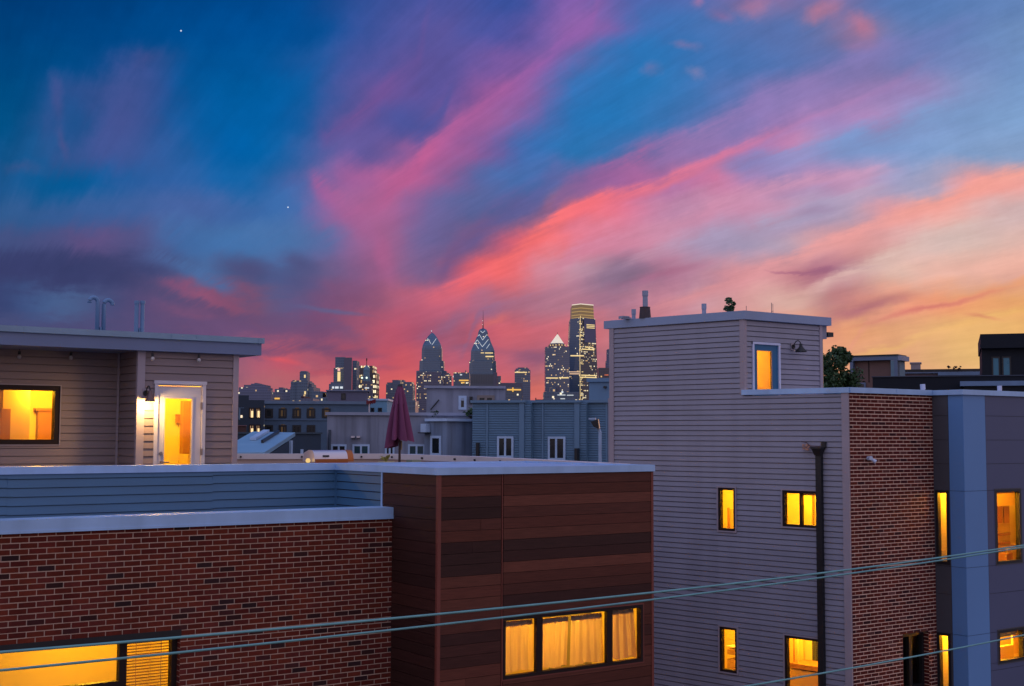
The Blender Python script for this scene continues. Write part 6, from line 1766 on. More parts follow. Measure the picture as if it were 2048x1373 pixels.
# rooftop cabin and small white building beyond
F2 = view_frame(655, 78, 84)
t = thing('rooftop_cabin', 'lilac grey rooftop cabin with a dark door above the apartment block', 'rooftop cabin', F2.pt(2, 0, 0))
M_LIL = mat('lilac_render', (0.13, 0.125, 0.18), 0.85, var=0.1)
a = F2.px(655, 800)[0]; b = F2.px(735, 800)[0]; z = F2.px(700, 783)[1]
slab(t, 'wall', F2, a, b, -4, 0, 0, z, M_LIL); slab(t, 'roof', F2, a - .1, b + .1, -4.1, .12, z, F2.px(700, 780.5)[1], mat('lilac_coping', (0.18, 0.20, 0.27), 0.7))
mwin(t, F2, 682.5, 691.5, 787, 800, M_BLACK, 0.06, name='door')
slab(t, 'lower_wing', F2, F2.px(671, 815)[0], F2.px(706, 815)[0], 0, 2.5, 0, F2.px(690, 803, 2.5)[1], M_LIL)
F3 = view_frame(705, 84, 90)
t = thing('white_annex', 'pale blue flat roofed annex with four small windows beyond the stucco building', 'building', F3.pt(3, 0, 0))
a = F3.px(705, 815)[0]; b = F3.px(774, 815)[0]; z = F3.px(740, 801.5)[1]
slab(t, 'wall', F3, a, b, -5, 0, 0, z, mat('pale_blue_render', (0.18, 0.36, 0.50), 0.8, var=0.06)); slab(t, 'coping', F3, a - .08, b + .08, -5.1, .1, z, z + .12, M_WINW)
for u0, u1 in ((708, 720), (729.5, 740), (741.5, 748.5), (756, 764)):
    mwin(t, F3, u0, u1, 816, 824, M_BLACK, 0.06)
x0, z1 = F3.px(715, 816.6); x1, z0 = F3.px(719, 823)
mb = MB(); mb.fbox(F3, x0, x1, .009, .03, z0, z1); mb.build('lit_blind', emit_mat('lit_blind', (1, .8, .5), .45), t)
F4 = view_frame(733, 70, 90)
x, z = F4.px(738.5, 800); b0 = F4.pt(x, 0, 0)
t = thing('flag', 'dark red flag on a thin pole in front of the pale annex', 'flag', (b0[0], b0[1], 0))
mb = MB(); mb.tube([F4.pt(x, 0, 0), F4.pt(x, 0, z + .05)], .035, 8); mb.build('pole', M_STEEL, t)
mb = MB()
x0, zt_ = F4.px(733, 800.5); x1, zb2 = F4.px(752, 806); zl_ = F4.px(736, 809)[1]; n = 14
pp = []
for i in range(n + 1):
    s = i / n; yy = .12 * math.sin(s * 7)
    pp.append((F4.pt(x0 + (x1 - x0) * s, yy + .05, zt_ - .05 * math.sin(s * 5)), F4.pt(x0 + (x1 - x0) * s, yy + .05, zl_ + (zb2 - zl_) * s - (0.05 if i % 3 == 0 else 0))))
for a_, b_ in zip(pp, pp[1:]):
    mb.poly([b_[1], a_[1], a_[0], b_[0]][::-1])
mb.build('cloth', mat('red_cloth', (0.17, 0.012, 0.018), 0.8), t)
# navy building with lit tall windows at far left
M_NAVY = mat('navy_cladding', (0.010, 0.024, 0.045), 0.6, var=0.15)
F = view_frame(470, 66, 78)
t = thing('navy_building', 'dark navy clad building with two pairs of lit narrow windows', 'building', F.pt(2, 0, 0))
a = F.px(440, 850)[0]; b = F.px(528, 850)[0]; xm = F.px(497, 850)[0]
slab(t, 'wall', F, a, b, -8, 0, 0, F.px(510, 800.5)[1], M_NAVY); slab(t, 'stair_tower', F, a, xm, -8, -1, F.px(510, 800.5)[1], F.px(480, 791, -1)[1], M_NAVY)
M_LITROOM = emit_mat('lit_room_pane', (0.9, 0.55, 0.34), 0.32)
for u0, u1 in ((498, 508.5), (511, 520.5)):
    for v0, v1 in ((816, 837), (849.5, 872)):
        w = mwin(t, F, u0, u1, v0, v1, M_BRONZE, 0.06, ((u0 + u1) / 2,), glass=M_LITROOM)
        x, z = F.px(u0 + 6.5, v1 - 5); mb = MB(); mb.fbox(F, x - .06, x + .05, .009, .03, z - .1, z + .25); mb.build('lamp_glow', emit_mat('lamp_glow', (1, .7, .35), 1.3), w)
mb = MB(); x = F.px(479, 830)[0]; mb.fbox(F, x - .04, x + .04, .4, .5, F.px(480, 840)[1], F.px(480, 816)[1]); mb.fbox(F, a, F.px(488, 830)[0], .4, .5, F.px(480, 835)[1], F.px(480, 834)[1]); mb.fbox(F, a, F.px(488, 830)[0], .4, .5, F.px(480, 817)[1], F.px(480, 816)[1])
mb.build('balcony_rail', mat('rail_blue', (0.10, 0.17, 0.24), 0.5), t)
x, z = F.px(483, 834, .6); mb = MB(); mb.fbox(F, x - .05, x + .05, .4, .5, z - .05, z + .08); mb.build('balcony_light', emit_mat('balcony_light', (1, .8, .55), 1.2), t)
F = view_frame(470, 58, 80)
t = thing('brick_wall', 'low dark brick wall with creeper left of the metal shed roof', 'wall', F.pt(1, 0, 0))
slab(t, 'wall', F, F.px(450, 870)[0], F.px(492, 870)[0], -.4, 0, 0, F.px(480, 852.5)[1], mat('dark_brick', (0.075, 0.035, 0.03), 0.9, var=0.3, scale=5)); slab(t, 'cap', F, F.px(450, 870)[0], F.px(493, 870)[0], -.45, .05, F.px(480, 852.5)[1], F.px(480, 851)[1], mat('pink_cap', (0.2, 0.10, 0.11), 0.8))

# right background: timber clad cube, long low house, navy house
M_TIMB = mat('brown_cladding', (0.155, 0.083, 0.068), 0.7, var=0.1, scale=2)
M_FRM = mat('blue_grey_frame', (0.125, 0.165, 0.25), 0.6, var=0.06)
F = view_frame(1700, 56, 124)
t = thing('clad_house', 'brown clad cube house with a blue grey frame round its upper storey', 'house', F.pt(2, 0, 0))
a = F.px(1699.5, 730)[0]; b = F.px(1795, 730)[0]; z = F.px(1750, 712.5)[1]
zi = F.px(1750, 721)[1]; zl_ = F.px(1720, 765)[1]
_fs = Frame(F.pt(b, 0, 0), F.n * -1); _fs.n = F.d
Ld_ = _fs.px(1812, 735)[0]
slab(t, 'body', F, a + .05, b - .31, -Ld_ + .2, -.25, 0, z - .1, M_TIMB)
mb = MB(); fwx = F.px(1706, 740)[0] - a; mb.fbox(F, a, a + fwx, -.3, 0, 0, z); mb.fbox(F, b - fwx, b, -.3, 0, 0, z); mb.fbox(F, a + fwx, b - fwx, -.3, 0, zi, z); mb.build('frame', M_FRM, t)
slab(t, 'roof_edge', F, a - .03, b + .03, -Ld_, .04, z, z + .05, M_BLACK)
x = F.px(1734, 740)[0]; slab(t, 'cladding_joint', F, x - .02, x + .02, -.25, -.23, zl_, zi, M_BRONZE)
mwin(t, F.off(-.22), 1707, 1732, 766, 790, M_FRM, 0.07)
FS2 = Frame(F.pt(b, 0, 0), F.n * -1); FS2.n = F.d
Lr = FS2.px(1812, 735)[0]
slab(t, 'side_wall', FS2, 0.02, Lr - .15, -.3, 0.0, 0, FS2.px(1800, 722)[1], mat('pale_teal_render', (0.14, 0.22, 0.27), 0.7)); slab(t, 'side_fascia', FS2, 0.02, Lr, -.3, .15, FS2.px(1800, 722)[1], z - .01, mat('fascia_lilac', (0.28, 0.30, 0.40), 0.6))
F = view_frame(1797, 64, 108)
t = thing('low_house', 'long low flat roofed house with a blue fascia and a rooftop flue box', 'house', F.pt(4, 0, 0))
a = F.px(1790, 745)[0]; b = F.px(1968, 745)[0]; z1 = F.px(1880, 739)[1]
slab(t, 'wall', F, a, b, -6, 0, 0, F.px(1880, 747)[1], mat('rosy_render', (0.15, 0.11, 0.13), 0.8)); slab(t, 'fascia', F, a, b, -6.1, .15, F.px(1880, 747)[1], z1 - .12, M_FRM); slab(t, 'roof_edge', F, a, b, -6.1, .17, z1 - .12, z1, M_BLACK)
a_, zf = F.px(1821.5, 727.5, -2); b_ = F.px(1841, 727.5, -2)[0]
slab(t, 'flue_box', F, a_, b_, -3, -2, z1, zf, mat('flue_pale', (0.30, 0.24, 0.24), 0.7)); slab(t, 'flue_cap', F, a_ - .05, b_ + .05, -3.05, -1.95, zf, zf + .06, M_TRIM)
slab(t, 'blue_screen', F, F.px(1876, 748)[0], F.px(1962, 748)[0], .2, .3, F.px(1900, 751.5)[1], F.px(1900, 745)[1], mat('screen_blue', (0.13, 0.20, 0.31), 0.6))
for k, (u, lb) in enumerate(((1897, 'leftmost of three bare spindly plants on the low house roof'), (1909.5, 'middle spindly plant on the low house roof'), (1918, 'rightmost spindly plant on the low house roof'))):
    p = at(u, 735.5, 63)
    bush('roof_plant', lb, 'plant', (p.x, p.y, p.z), 0.11, 0.10, 60, 0.045, mat('dusky_leaf', (0.08, 0.04, 0.03), 0.8), M_BARK, 40 + k, base=z1, clumps=4, group='spindly plants on the low house roof')
F = view_frame(1745, 47, 109)
t = thing('navy_house', 'black navy house with a tall stair tower, two teal panes and a pale ledge', 'house', F.pt(5, 0, 0))
M_NB = mat('black_navy', (0.006, 0.009, 0.016), 0.6, var=0.1, spec=0.25)
a = F.px(1745, 760)[0]; b = F.px(2110, 760)[0]; z = F.px(1850, 754)[1]
slab(t, 'lower_wall', F, a, b, -8, 0, 0, z, M_NB); slab(t, 'lower_coping', F, a - .03, b, -.3, .05, z, F.px(1850, 752.2)[1], mat('navy_edge', (0.04, 0.05, 0.075), 0.6))
c = F.px(1964.5, 730)[0]; zt_ = F.px(2000, 696)[1]
slab(t, 'tower_wall', F, c, b, -5, -.4, z - .3, zt_, M_NB); slab(t, 'tower_fascia', F, F.px(1961, 690)[0], b, -5.2, -.1, zt_, F.px(2000, 667.5)[1], M_NB)
FTW = F.off(-.4)
M_TP = mat('teal_pane_bright', (0.045, 0.19, 0.26), 0.3, var=0.1)  # brighter teal base colour than the other teal pane
mwin(t, FTW, 1983, 2001, 714, 764, M_BLACK, 0.05, glass=M_TP); mwin(t, FTW, 2003.5, 2023, 713.5, 764, M_BLACK, 0.05, glass=M_TP)
FLd = F.off(1.2)
slab(t, 'ledge', FLd, FLd.px(1920, 765)[0], FLd.px(2110, 765)[0], -1.2, 0, FLd.px(1980, 772)[1], FLd.px(1980, 762.5)[1], mat('ledge_blue', (0.14, 0.225, 0.36), 0.55)); slab(t, 'porch_wall', FLd, FLd.px(1928, 765)[0], b, -1.1, -.1, 0, FLd.px(1980, 772.6)[1], M_NB)
# tree behind the pilot house
p = at(1668, 748, 40)
bush('tree', 'dark green broadleaf tree between the pilot house and the brown clad house', 'tree', (p.x, p.y, p.z - .25), 0.80, 0.98, 11000, 0.058, M_LEAF, M_BARK, 78, base=0, clumps=64, cr=(.15, .36))

# ------------------------------------------------------------------ skyline, about three kilometres off
def foot(u0, u1, Z, dep, uc=None, lead=0.0):
    """footprint from pixel columns at a real distance; uc gives a front corner"""
    a = at(u0, 868, Z + (lead if uc else 0)); b = at(u1, 868, Z + (lead if uc else 0))
    if uc:
        c = at(uc, 868, Z)
        return [(a.x, a.y), (c.x, c.y), (b.x, b.y), (b.x + FW.x * dep - (b - c).x * 0.0, b.y + FW.y * dep), (a.x + FW.x * dep, a.y + FW.y * dep)]
    return [(a.x, a.y), (b.x, b.y), (b.x + FW.x * dep, b.y + FW.y * dep), (a.x + FW.x * dep, a.y + FW.y * dep)]


def zpx(u, v, Z):
    return at(u, v, Z).z


def tower(name, label, Z, blocks, m_, group='towers on the skyline', cat='skyscraper'):
    """blocks: (part, u0, u1, vtop, depth, [uc], [vbottom], [material], [dz])"""
    u0 = min(b['u0'] for b in blocks); u1 = max(b['u1'] for b in blocks)
    p = at((u0 + u1) / 2, 868, Z)
    t = thing(name, label, cat, (p.x, p.y, 0), group)
    for b in blocks:
        dz = b.get('dz', 0)
        mb = MB()
        um = (b['u0'] + b['u1']) / 2
        mb.prism(foot(b['u0'], b['u1'], Z + dz, b.get('dep', 40), b.get('uc'), b.get('lead', 25)), zpx(um, b['vb'], Z + dz) if 'vb' in b else 0, zpx(b.get('uc', um), b['v'], Z + dz))
        mb.build(b['n'], b.get('m', m_), t)
    return t


def B(n, u0, u1, v, **k):
    return dict(n=n, u0=u0, u1=u1, v=v, **k)


TM_FAR = tower_mat('tower_far_lilac', (0.075, 0.085, 0.145), lit=0.05, rowlit=0.03, seed=1, rough=0.6, strength=0.9)  # paler lilac and blue bases stand in for haze over far blocks
TM_FARB = tower_mat('tower_far_blue', (0.052, 0.085, 0.135), lit=0.05, rowlit=0.02, seed=2, rough=0.6, strength=0.9)
TM_DARK = tower_mat('tower_dark_glass', (0.026, 0.055, 0.105), lit=0.11, rowlit=0.08, seed=3, strength=1.2)
TM_BLUE = tower_mat('tower_blue_glass', (0.030, 0.075, 0.135), lit=0.045, rowlit=0.03, seed=4, strength=1.1)
TM_STONE = tower_mat('tower_stone', (0.075, 0.068, 0.105), lit=0.13, rowlit=0.06, seed=5, rough=0.7, strength=1.0, mull=0.45)
TM_LIT = tower_mat('tower_lit_rows', (0.022, 0.014, 0.020), lit=0.30, rowlit=0.62, seed=6, strength=1.3, fh=9.0, warm=0.35)
TM_MID = tower_mat('tower_mid', (0.042, 0.068, 0.125), lit=0.13, rowlit=0.06, seed=7, strength=1.1)
M_SLAB = mat('tower_slab_grey', (0.125, 0.115, 0.15), 0.8, var=0.08, scale=0.02)
E_W = emit_mat('tower_white_light', (0.85, 0.92, 1.0), 0.85)
E_Y = emit_mat('tower_warm_light', (1.0, 0.74, 0.34), 1.0)
E_O = emit_mat('tower_amber_light', (1.0, 0.55, 0.12), 0.95)


def strip(t, name, pts, Z, r, m_):
    """a line of light fixed on the facade, ends in pixels at the facade's distance"""
    mb = MB(); mb.tube([at(u, v, Z) for u, v in pts], r, 4); return mb.build(name, m_, t)


def patch(t, name, u0, u1, v0, v1, Z, m_):
    mb = MB(); a = at(u0, v1, Z); b = at(u1, v0, Z); d_ = FW * 1.5
    mb.box8([(a.x, a.y, a.z), (b.x, b.y, a.z), (b.x + d_.x, b.y + d_.y, a.z), (a.x + d_.x, a.y + d_.y, a.z), (a.x, a.y, b.z), (b.x, b.y, b.z), (b.x + d_.x, b.y + d_.y, b.z), (a.x + d_.x, a.y + d_.y, b.z)])
    return mb.build(name, m_, t)


tower('far_block', 'faded lilac stepped block at the left end of the skyline, beside the bulkhead', 1900, [B('base', 470, 541, 783, dep=80), B('step', 476, 534, 775, dz=8), B('upper_step', 486, 530, 770, dz=14), B('crest', 500, 518, 767.5, dz=20), B('crest_cap', 507, 512, 766, dz=24)], TM_FAR)
t = tower('far_block', 'low faded block with an amber lit storey, second from the left', 1800, [B('base', 545, 581, 785, dep=60), B('left_step', 548, 566, 778, dz=6), B('cap', 556, 564, 775, dz=9), B('right_wing', 565, 581, 778.5, dz=8)], TM_FAR)
patch(t, 'lit_storey', 549, 559, 796, 799, 1799, E_O)
t = tower('stepped_tower', 'blue stepped tower with a narrow lantern top, third from the left', 1750, [B('base', 579, 626, 774, dep=60), B('left_wing', 580, 592, 763, dz=5), B('left_cap', 583, 591, 760.5, dz=7), B('core', 592, 614, 761, dz=-4), B('right_wing', 603, 618, 764, dz=5), B('right_step', 612, 622, 768, dz=8), B('lantern', 597.5, 612.5, 744, dz=12, dep=25), B('lantern_cap', 599, 611, 742, dz=14, dep=20)], TM_FARB)
patch(t, 'lit_window', 608, 611, 750, 756, 1750, E_Y); patch(t, 'lit_window', 608.5, 611.5, 783, 789, 1745, E_Y)
tower('far_block', 'small dark reddish block in front of the stepped blue tower', 1200, [B('base', 600, 625, 797, dep=40), B('upper', 601, 607, 792.5, dz=4, m=mat('maroon_block', (0.05, 0.02, 0.035), .8))], TM_FAR)
tower('far_block', 'low blue block with an open slot in it, right of the stepped tower', 1500, [B('left_part', 625, 644, 783, dep=40), B('link', 644, 653, 795, dep=30), B('right_part', 652, 662, 785, dep=40), B('lintel', 643, 654, 784, vb=786.5, dep=30)], TM_FARB)
# slab pair with a vertical lit sign
t = tower('slab_tower', 'tall navy tower with a vertical yellow light and a blank grey slab on its right', 2100, [B('base', 656.5, 690, 768, dep=60), B('base_step', 660, 690, 764.5, dz=5), B('left_step', 665.5, 690, 736, dep=50, dz=10), B('shaft', 668.5, 688, 714, dep=40, dz=14), B('rear_shaft', 703, 711.5, 721, dz=30)], TM_FARB)
tb = tower_mat('tower_navy_plain', (0.018, 0.024, 0.055), lit=0.03, rowlit=0.0, seed=12)
patch(t, 'grey_slab', 687, 704, 715.5, 800, 2098, M_SLAB)
patch(t, 'light_column', 674.8, 680.6, 744, 763, 2108, E_Y); patch(t, 'sign_light', 675.2, 680, 737, 742, 2108, emit_mat('sign_pink', (1, .55, .5), 1.0))
for u0, u1 in ((664, 668), (670, 677), (680, 685.5)):
    patch(t, 'lit_window', u0, u1, 773.5, 777.5, 2098, E_W)
tower('office_block', 'dark red office block with rows of bright yellow floors behind the domed tower', 2300, [B('main', 703, 745, 731.5, dep=60), B('right_step', 745, 750.5, 745, dz=3, dep=60)], TM_LIT)
# domed stone tower
Z = 2200
c = at(730.5, 868, Z)
t = thing('domed_tower', 'pale stone tower with a dome, a tall finial and two bright lights', 'tower', (c.x, c.y, 0), 'towers on the skyline')
k = Z / FPX
M_DOME = mat('pale_dome', (0.13, 0.22, 0.28), 0.7)
mb = MB(); mb.prism(foot(722.5, 743, Z, 18), 0, zpx(730, 762, Z)); mb.build('shaft', TM_STONE, t)
mb = MB(); zz = lambda v: zpx(730.5, v, Z)
mb.lathe((c.x + FW.x * 9, c.y + FW.y * 9, 0), [(8 * k, zz(762)), (8 * k, zz(755)), (6.5 * k, zz(754)), (6.5 * k, zz(742)), (6.8 * k, zz(740)), (5.4 * k, zz(735)), (3.2 * k, zz(732)), (1.3 * k, zz(731)), (1.3 * k, zz(729.5)), (0, zz(729))], 20); mb.build('dome', M_DOME, t, smooth=False)
mb = MB(); mb.lathe((c.x + FW.x * 9, c.y + FW.y * 9, 0), [(.6 * k, zz(730)), (.7 * k, zz(722)), (1.3 * k, zz(718)), (.9 * k, zz(716)), (0, zz(715))], 8); mb.build('finial', M_BLACK, t)
for u in (724, 733.3):
    mb = MB(); p = at(u, 756, Z - 6); mb.lathe((p.x, p.y, 0), [(0, p.z - 2.2 * k), (1.9 * k, p.z - 1.2 * k), (2.0 * k, p.z), (1.1 * k, p.z + 1.6 * k), (0, p.z + 2.2 * k)], 10); mb.build('flood_lamp', emit_mat('flood_white', (0.85, 1.0, .85), 1.4), t)
patch(t, 'clock_light', 729.5, 738, 775.3, 777.5, Z - 3, E_W)
for u, v in ((732.5, 795), (736, 797), (738, 793), (747, 794), (752.5, 793)):
    patch(t, 'street_glow', u, u + 2.2, v, v + 2.2, 900, E_Y)
tower('office_block', 'blue grey office block with a raised core, between the dome and the rounded tower', 2400, [B('main', 771, 825, 768, dep=60), B('left_shoulder', 773, 784, 765, dz=4), B('core', 783.5, 806.5, 760, dz=8), B('right_shoulder', 806, 824, 764, dz=5)], TM_MID)
tower('far_block', 'low dark block with scattered lights left of the rounded tower', 1000, [B('base', 800, 830, 801, dep=30), B('hut', 812, 829, 800.5, dz=5)], TM_DARK)


def crown_tower(name, label, uc, Z, prof, m_, gables, lower):
    """square glass tower lofted from its outline (v, half width px)"""
    c = at(uc, 868, Z); k = Z / FPX
    t = thing(name, label, 'skyscraper', (c.x, c.y, 0), 'towers on the skyline')
    lv = []
    for v, h in prof:
        w_ = h * k; ch = w_ * 0.28
        q = []
        for sx, sy in ((-1, -1), (1, -1), (1, 1), (-1, 1)):
            q.append((sx, sy))
        pts = []
        for (dx, dy) in ((-w_, -w_ + ch), (-w_ + ch, -w_), (w_ - ch, -w_), (w_, -w_ + ch), (w_, w_ - ch), (w_ - ch, w_), (-w_ + ch, w_), (-w_, w_ - ch)):
            pts.append((c.x + RT.x * dx + FW.x * dy, c.y + RT.y * dx + FW.y * dy))
        lv.append((zpx(uc, v, Z), pts))
    lv.sort(key=lambda q: q[0])
    lv = [(0, lv[0][1])] + lv
    mb = MB(); mb.loft(lv); mb.build('shaft', m_, t)
    pr = sorted(prof)

    def hw(v):
        for (v0, h0), (v1, h1) in zip(pr, pr[1:]):
            if v0 <= v <= v1:
                return h0 + (h1 - h0) * (v - v0) / (v1 - v0 + 1e-9)
        return pr[-1][1]
    for g in gables:
        for (u0, v0), (u1, v1) in zip(g, g[1:]):
            mb = MB(); n = 5
            mb.tube([at(u0 + (u1 - u0) * i / n, v0 + (v1 - v0) * i / n, Z - hw(v0 + (v1 - v0) * i / n) * k - 2.0) for i in range(n + 1)], 0.42 * k, 4)
            mb.build('light_strip', E_W, t)
    return t, c, k


t, c, k = crown_tower('rounded_tower', 'dark glass tower with a rounded pointed crown and one lit chevron', 863, 2850,
    [(664.5, 0.3), (668, 4.5), (673, 8.5), (679, 12), (686, 16), (692, 18.5), (697, 19.2), (697.5, 19.8), (722, 20.2), (722.5, 24.0), (742, 24.5), (743, 30)], TM_BLUE, [[(855, 677), (862, 688)], [(872.5, 677.5), (864, 690)]], None)
p = at(863, 662.5, 2850); mb = MB(); mb.lathe((p.x, p.y, 0), [(0, p.z - 1.6 * k), (1.1 * k, p.z), (0, p.z + 1.4 * k)], 8); mb.build('beacon', E_W, t)
mb = MB(); mb.lathe((p.x, p.y, 0), [(.35 * k, p.z - 4 * k), (.25 * k, p.z)], 6); mb.build('mast', M_BLACK, t)
tower('stone_block', 'mauve stone office block with lit bays in front of the rounded tower', 2700, [B('main', 832.5, 886, 753, dep=50), B('upper', 833, 880, 743.5, dz=6), B('right_wing', 884, 901, 751, dz=8), B('right_cap', 886, 898, 746, dz=12)], TM_STONE)
t = tower('office_block', 'low dark block with amber floors between the two crowned towers', 2500, [B('main', 906, 938, 745, dep=50), B('mast_box', 929.5, 931.5, 741, dz=6, dep=5)], TM_DARK)
patch(t, 'lit_storey', 918, 937, 760, 762.5, 2498, E_O); patch(t, 'lit_storey', 922, 929, 764.5, 767, 2498, E_O); patch(t, 'white_sign', 920, 924, 749, 751, 2498, E_W); patch(t, 'lit_window', 905.8, 907, 752, 755, 2498, E_W)
t, c, k = crown_tower('spired_tower', 'tallest pointed glass tower with stacked lit chevrons and a needle spire', 965, 2950,
    [(656.5, 2.5), (659, 7), (664, 9.5), (672, 10.6), (676, 13.5), (683, 15.5), (690, 18.5), (697, 21.5), (703, 23.4), (722, 24.2), (723, 26.5), (746, 27.3), (747, 27.5)], TM_BLUE,
    [[(961, 662.5), (965.3, 666), (970, 662)], [(955.5, 673), (958.7, 669.6), (965.3, 680.6), (973.6, 669.6)], [(950, 686.5), (954.5, 680), (964.8, 694), (976.5, 679.5)], [(950.5, 687), (957.5, 698)], [(979.5, 688), (973, 697.5)]], None)
zz = lambda v: zpx(965, v, 2950)
mb = MB(); mb.lathe((c.x, c.y, 0), [(2.4 * k, zz(658)), (1.3 * k, zz(655)), (.75 * k, zz(645)), (.45 * k, zz(632)), (.15 * k, zz(618.5))], 8); mb.build('spire', mat('spire_metal', (.10, .06, .09), .5), t)
for v in (642, 649.5):
    p = at(965.2, v, 2945); mb = MB(); mb.lathe((p.x, p.y, 0), [(0, p.z - .9 * k), (.9 * k, p.z), (0, p.z + .9 * k)], 8); mb.build('beacon', emit_mat('beacon_pink', (1, .75, .75), .9), t)
for v0, v1, u0, u1 in ((705.5, 707.3, 970, 986), (712.3, 714.6, 971, 987), (705.5, 707, 961.5, 968)):
    patch(t, 'lit_floor', u0, u1, v0, v1, 2950 - 29 * k, E_Y)
tower('pillared_block', 'dark block with pale vertical pillars below the spired tower', 2800, [B('main', 941, 988, 749, dep=40, m=tower_mat('tower_pillars', (.016, .028, .055), lit=.04, rowlit=0, wu=5.2, fh=60, mull=.02, seed=8)), B('right_pier', 986, 993.5, 745, dz=-3, m=M_SLAB), B('right_block', 994, 1001.5, 752, dz=4)], TM_MID)
t = tower('far_block', 'low purple block with an amber band right of the pillared block', 1800, [B('rear', 1000, 1045, 766, dz=60, m=M_SLAB), B('front', 1011.5, 1043, 775, dep=40)], TM_DARK)
patch(t, 'lit_band', 1014, 1042, 778.6, 781.2, 1798, E_O); patch(t, 'lit_window', 1024.5, 1027, 775.5, 784, 1797, E_O)
t = tower('office_tower', 'slim dark tower with chamfered top and one bright yellow band', 2300, [B('shaft', 1029, 1060.5, 740, dep=50), B('cap', 1031, 1058, 737, dz=4), B('crest', 1035, 1055, 735, dz=8)], TM_MID)
patch(t, 'lit_band', 1029.5, 1054, 744.2, 746, 2298, E_Y)
# pyramid topped tower
Z = 2750
t = tower('pyramid_tower', 'square office tower crowned by a floodlit white pyramid', Z, [B('shaft', 1090.5, 1139, 692, dep=70, uc=1117.5, lead=22), B('collar', 1097.5, 1130, 688, dz=12, dep=45, uc=1115, lead=15, m=mat('collar_stone', (.30, .17, .13), .8)), B('plinth', 1099.5, 1128.5, 685.5, dz=14, dep=42, uc=1115, lead=14, m=TM_MID)], TM_MID)
k = Z / FPX
ft = foot(1100.5, 1127.5, Z + 14, 38, 1115, 13)
ap = at(1115, 668, Z + 35); zb_ = zpx(1114, 685.6, Z + 14)
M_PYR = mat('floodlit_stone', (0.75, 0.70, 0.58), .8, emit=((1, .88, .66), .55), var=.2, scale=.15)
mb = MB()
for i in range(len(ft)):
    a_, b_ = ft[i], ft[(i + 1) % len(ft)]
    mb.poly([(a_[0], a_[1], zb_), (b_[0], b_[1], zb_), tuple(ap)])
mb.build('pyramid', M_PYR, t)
for u in (1101, 1106, 1112, 1118.5, 1124, 1130, 1136):
    patch(t, 'flood_lamp', u - .8, u + .8, 689 + abs(u - 1117) * .05, 691.2 + abs(u - 1117) * .05, Z + 2, E_Y)
mb = MB(); p = tuple(ap); mb.tube([(p[0], p[1], p[2] - 2), (p[0], p[1], p[2] + 3)], .35 * k, 5); mb.build('mast', M_BLACK, t)
for v in (755.5,):
    patch(t, 'lit_floor', 1092, 1116, v, v + 2, Z + 3, E_Y); patch(t, 'lit_floor', 1118, 1137.5, v - .6, v + 1.6, Z + 4, E_Y)
# tallest right tower with golden crown
Z = 2900; k = Z / FPX
c = at(1165, 868, Z)
t = thing('golden_tower', 'tallest glass tower with a golden banded crown and a bright vertical light line', 'skyscraper', (c.x, c.y, 0), 'towers on the skyline')
def lvl(v, u0, u1, uc, lead=26):
    return (zpx(uc, v, Z), foot(u0, u1, Z, 75, uc, lead))
TM_G = tower_mat('tower_gold_dark', (.010, .016, .034), lit=.34, rowlit=.22, seed=10, strength=1.0, warm=.45)
TM_GB = tower_mat('tower_gold_blue', (.014, .050, .115), lit=.02, rowlit=.015, seed=11, strength=1.0)
L0, L1 = lvl(634.5, 1140.5, 1191, 1160.5), lvl(800, 1133.5, 1197.5, 1162.5)
L1 = (0, foot(1131, 1200, Z, 75, 1163, 26))
def faces(mb, lo, hi, ids, mi):
    (z0, a), (z1, b) = lo, hi; n = len(a)
    for i in ids:
        p, q, p2, q2 = a[i], a[(i + 1) % n], b[i], b[(i + 1) % n]
        l = math.hypot(q[0] - p[0], q[1] - p[1])
        mb.poly([(p[0], p[1], z0), (q[0], q[1], z0), (q2[0], q2[1], z1), (p2[0], p2[1], z1)], mi, [(i * 97, z0), (i * 97 + l, z0), (i * 97 + l, z1), (i * 97, z1)])
mb = MB(); faces(mb, L1, L0, (0,), 0); faces(mb, L1, L0, (1, 2, 3, 4), 1); mb.poly([(p[0], p[1], L0[0]) for p in L0[1]], 1); mb.build('shaft', [TM_GB, TM_G], t)
C0, C1 = lvl(607, 1144, 1187, 1161), lvl(640, 1143, 1188.5, 1161)
mb = MB(); mb.loft([(C1[0], [(p[0] + FW.x * 4, p[1] + FW.y * 4) for p in C1[1]]), (C0[0], [(p[0] + FW.x * 4, p[1] + FW.y * 4) for p in C0[1]])]); mb.build('crown', mat('gold_glass', (.16, .11, .07), .4, emit=((1, .62, .25), .12), var=.1, scale=.05), t)
def wrap(name, v0, v1, u0, u1, uc, m_, lead=26, off=1.5, du=.3):
    a = foot(u0 - du, u1 + du, Z - off, 3, uc, lead); mb = MB()
    z0, z1 = zpx(uc, v1, Z), zpx(uc, v0, Z)
    for p, q in ((a[0], a[1]), (a[1], a[2])):
        l = math.hypot(q[0] - p[0], q[1] - p[1])
        mb.box8([(p[0], p[1], z0), (q[0], q[1], z0), (q[0] + FW.x * 3, q[1] + FW.y * 3, z0), (p[0] + FW.x * 3, p[1] + FW.y * 3, z0), (p[0], p[1], z1), (q[0], q[1], z1), (q[0] + FW.x * 3, q[1] + FW.y * 3, z1), (p[0] + FW.x * 3, p[1] + FW.y * 3, z1)])
    return mb.build(name, m_, t)
E_G = emit_mat('gold_band', (.85, .55, .24), .5); E_GP = emit_mat('gold_rim', (1, .85, .7), .85)
wrap('crown_rim', 605.3, 607, 1144, 1187, 1161, E_GP, off=-2.5)
for v in (613.5, 620.3, 627.3):
    wrap('crown_band', v, v + 1.7, 1143.5, 1187.7, 1161, E_G, off=-2.5)
wrap('crown_band', 632.5, 634, 1143.3, 1188, 1161, E_G, off=-2.5)
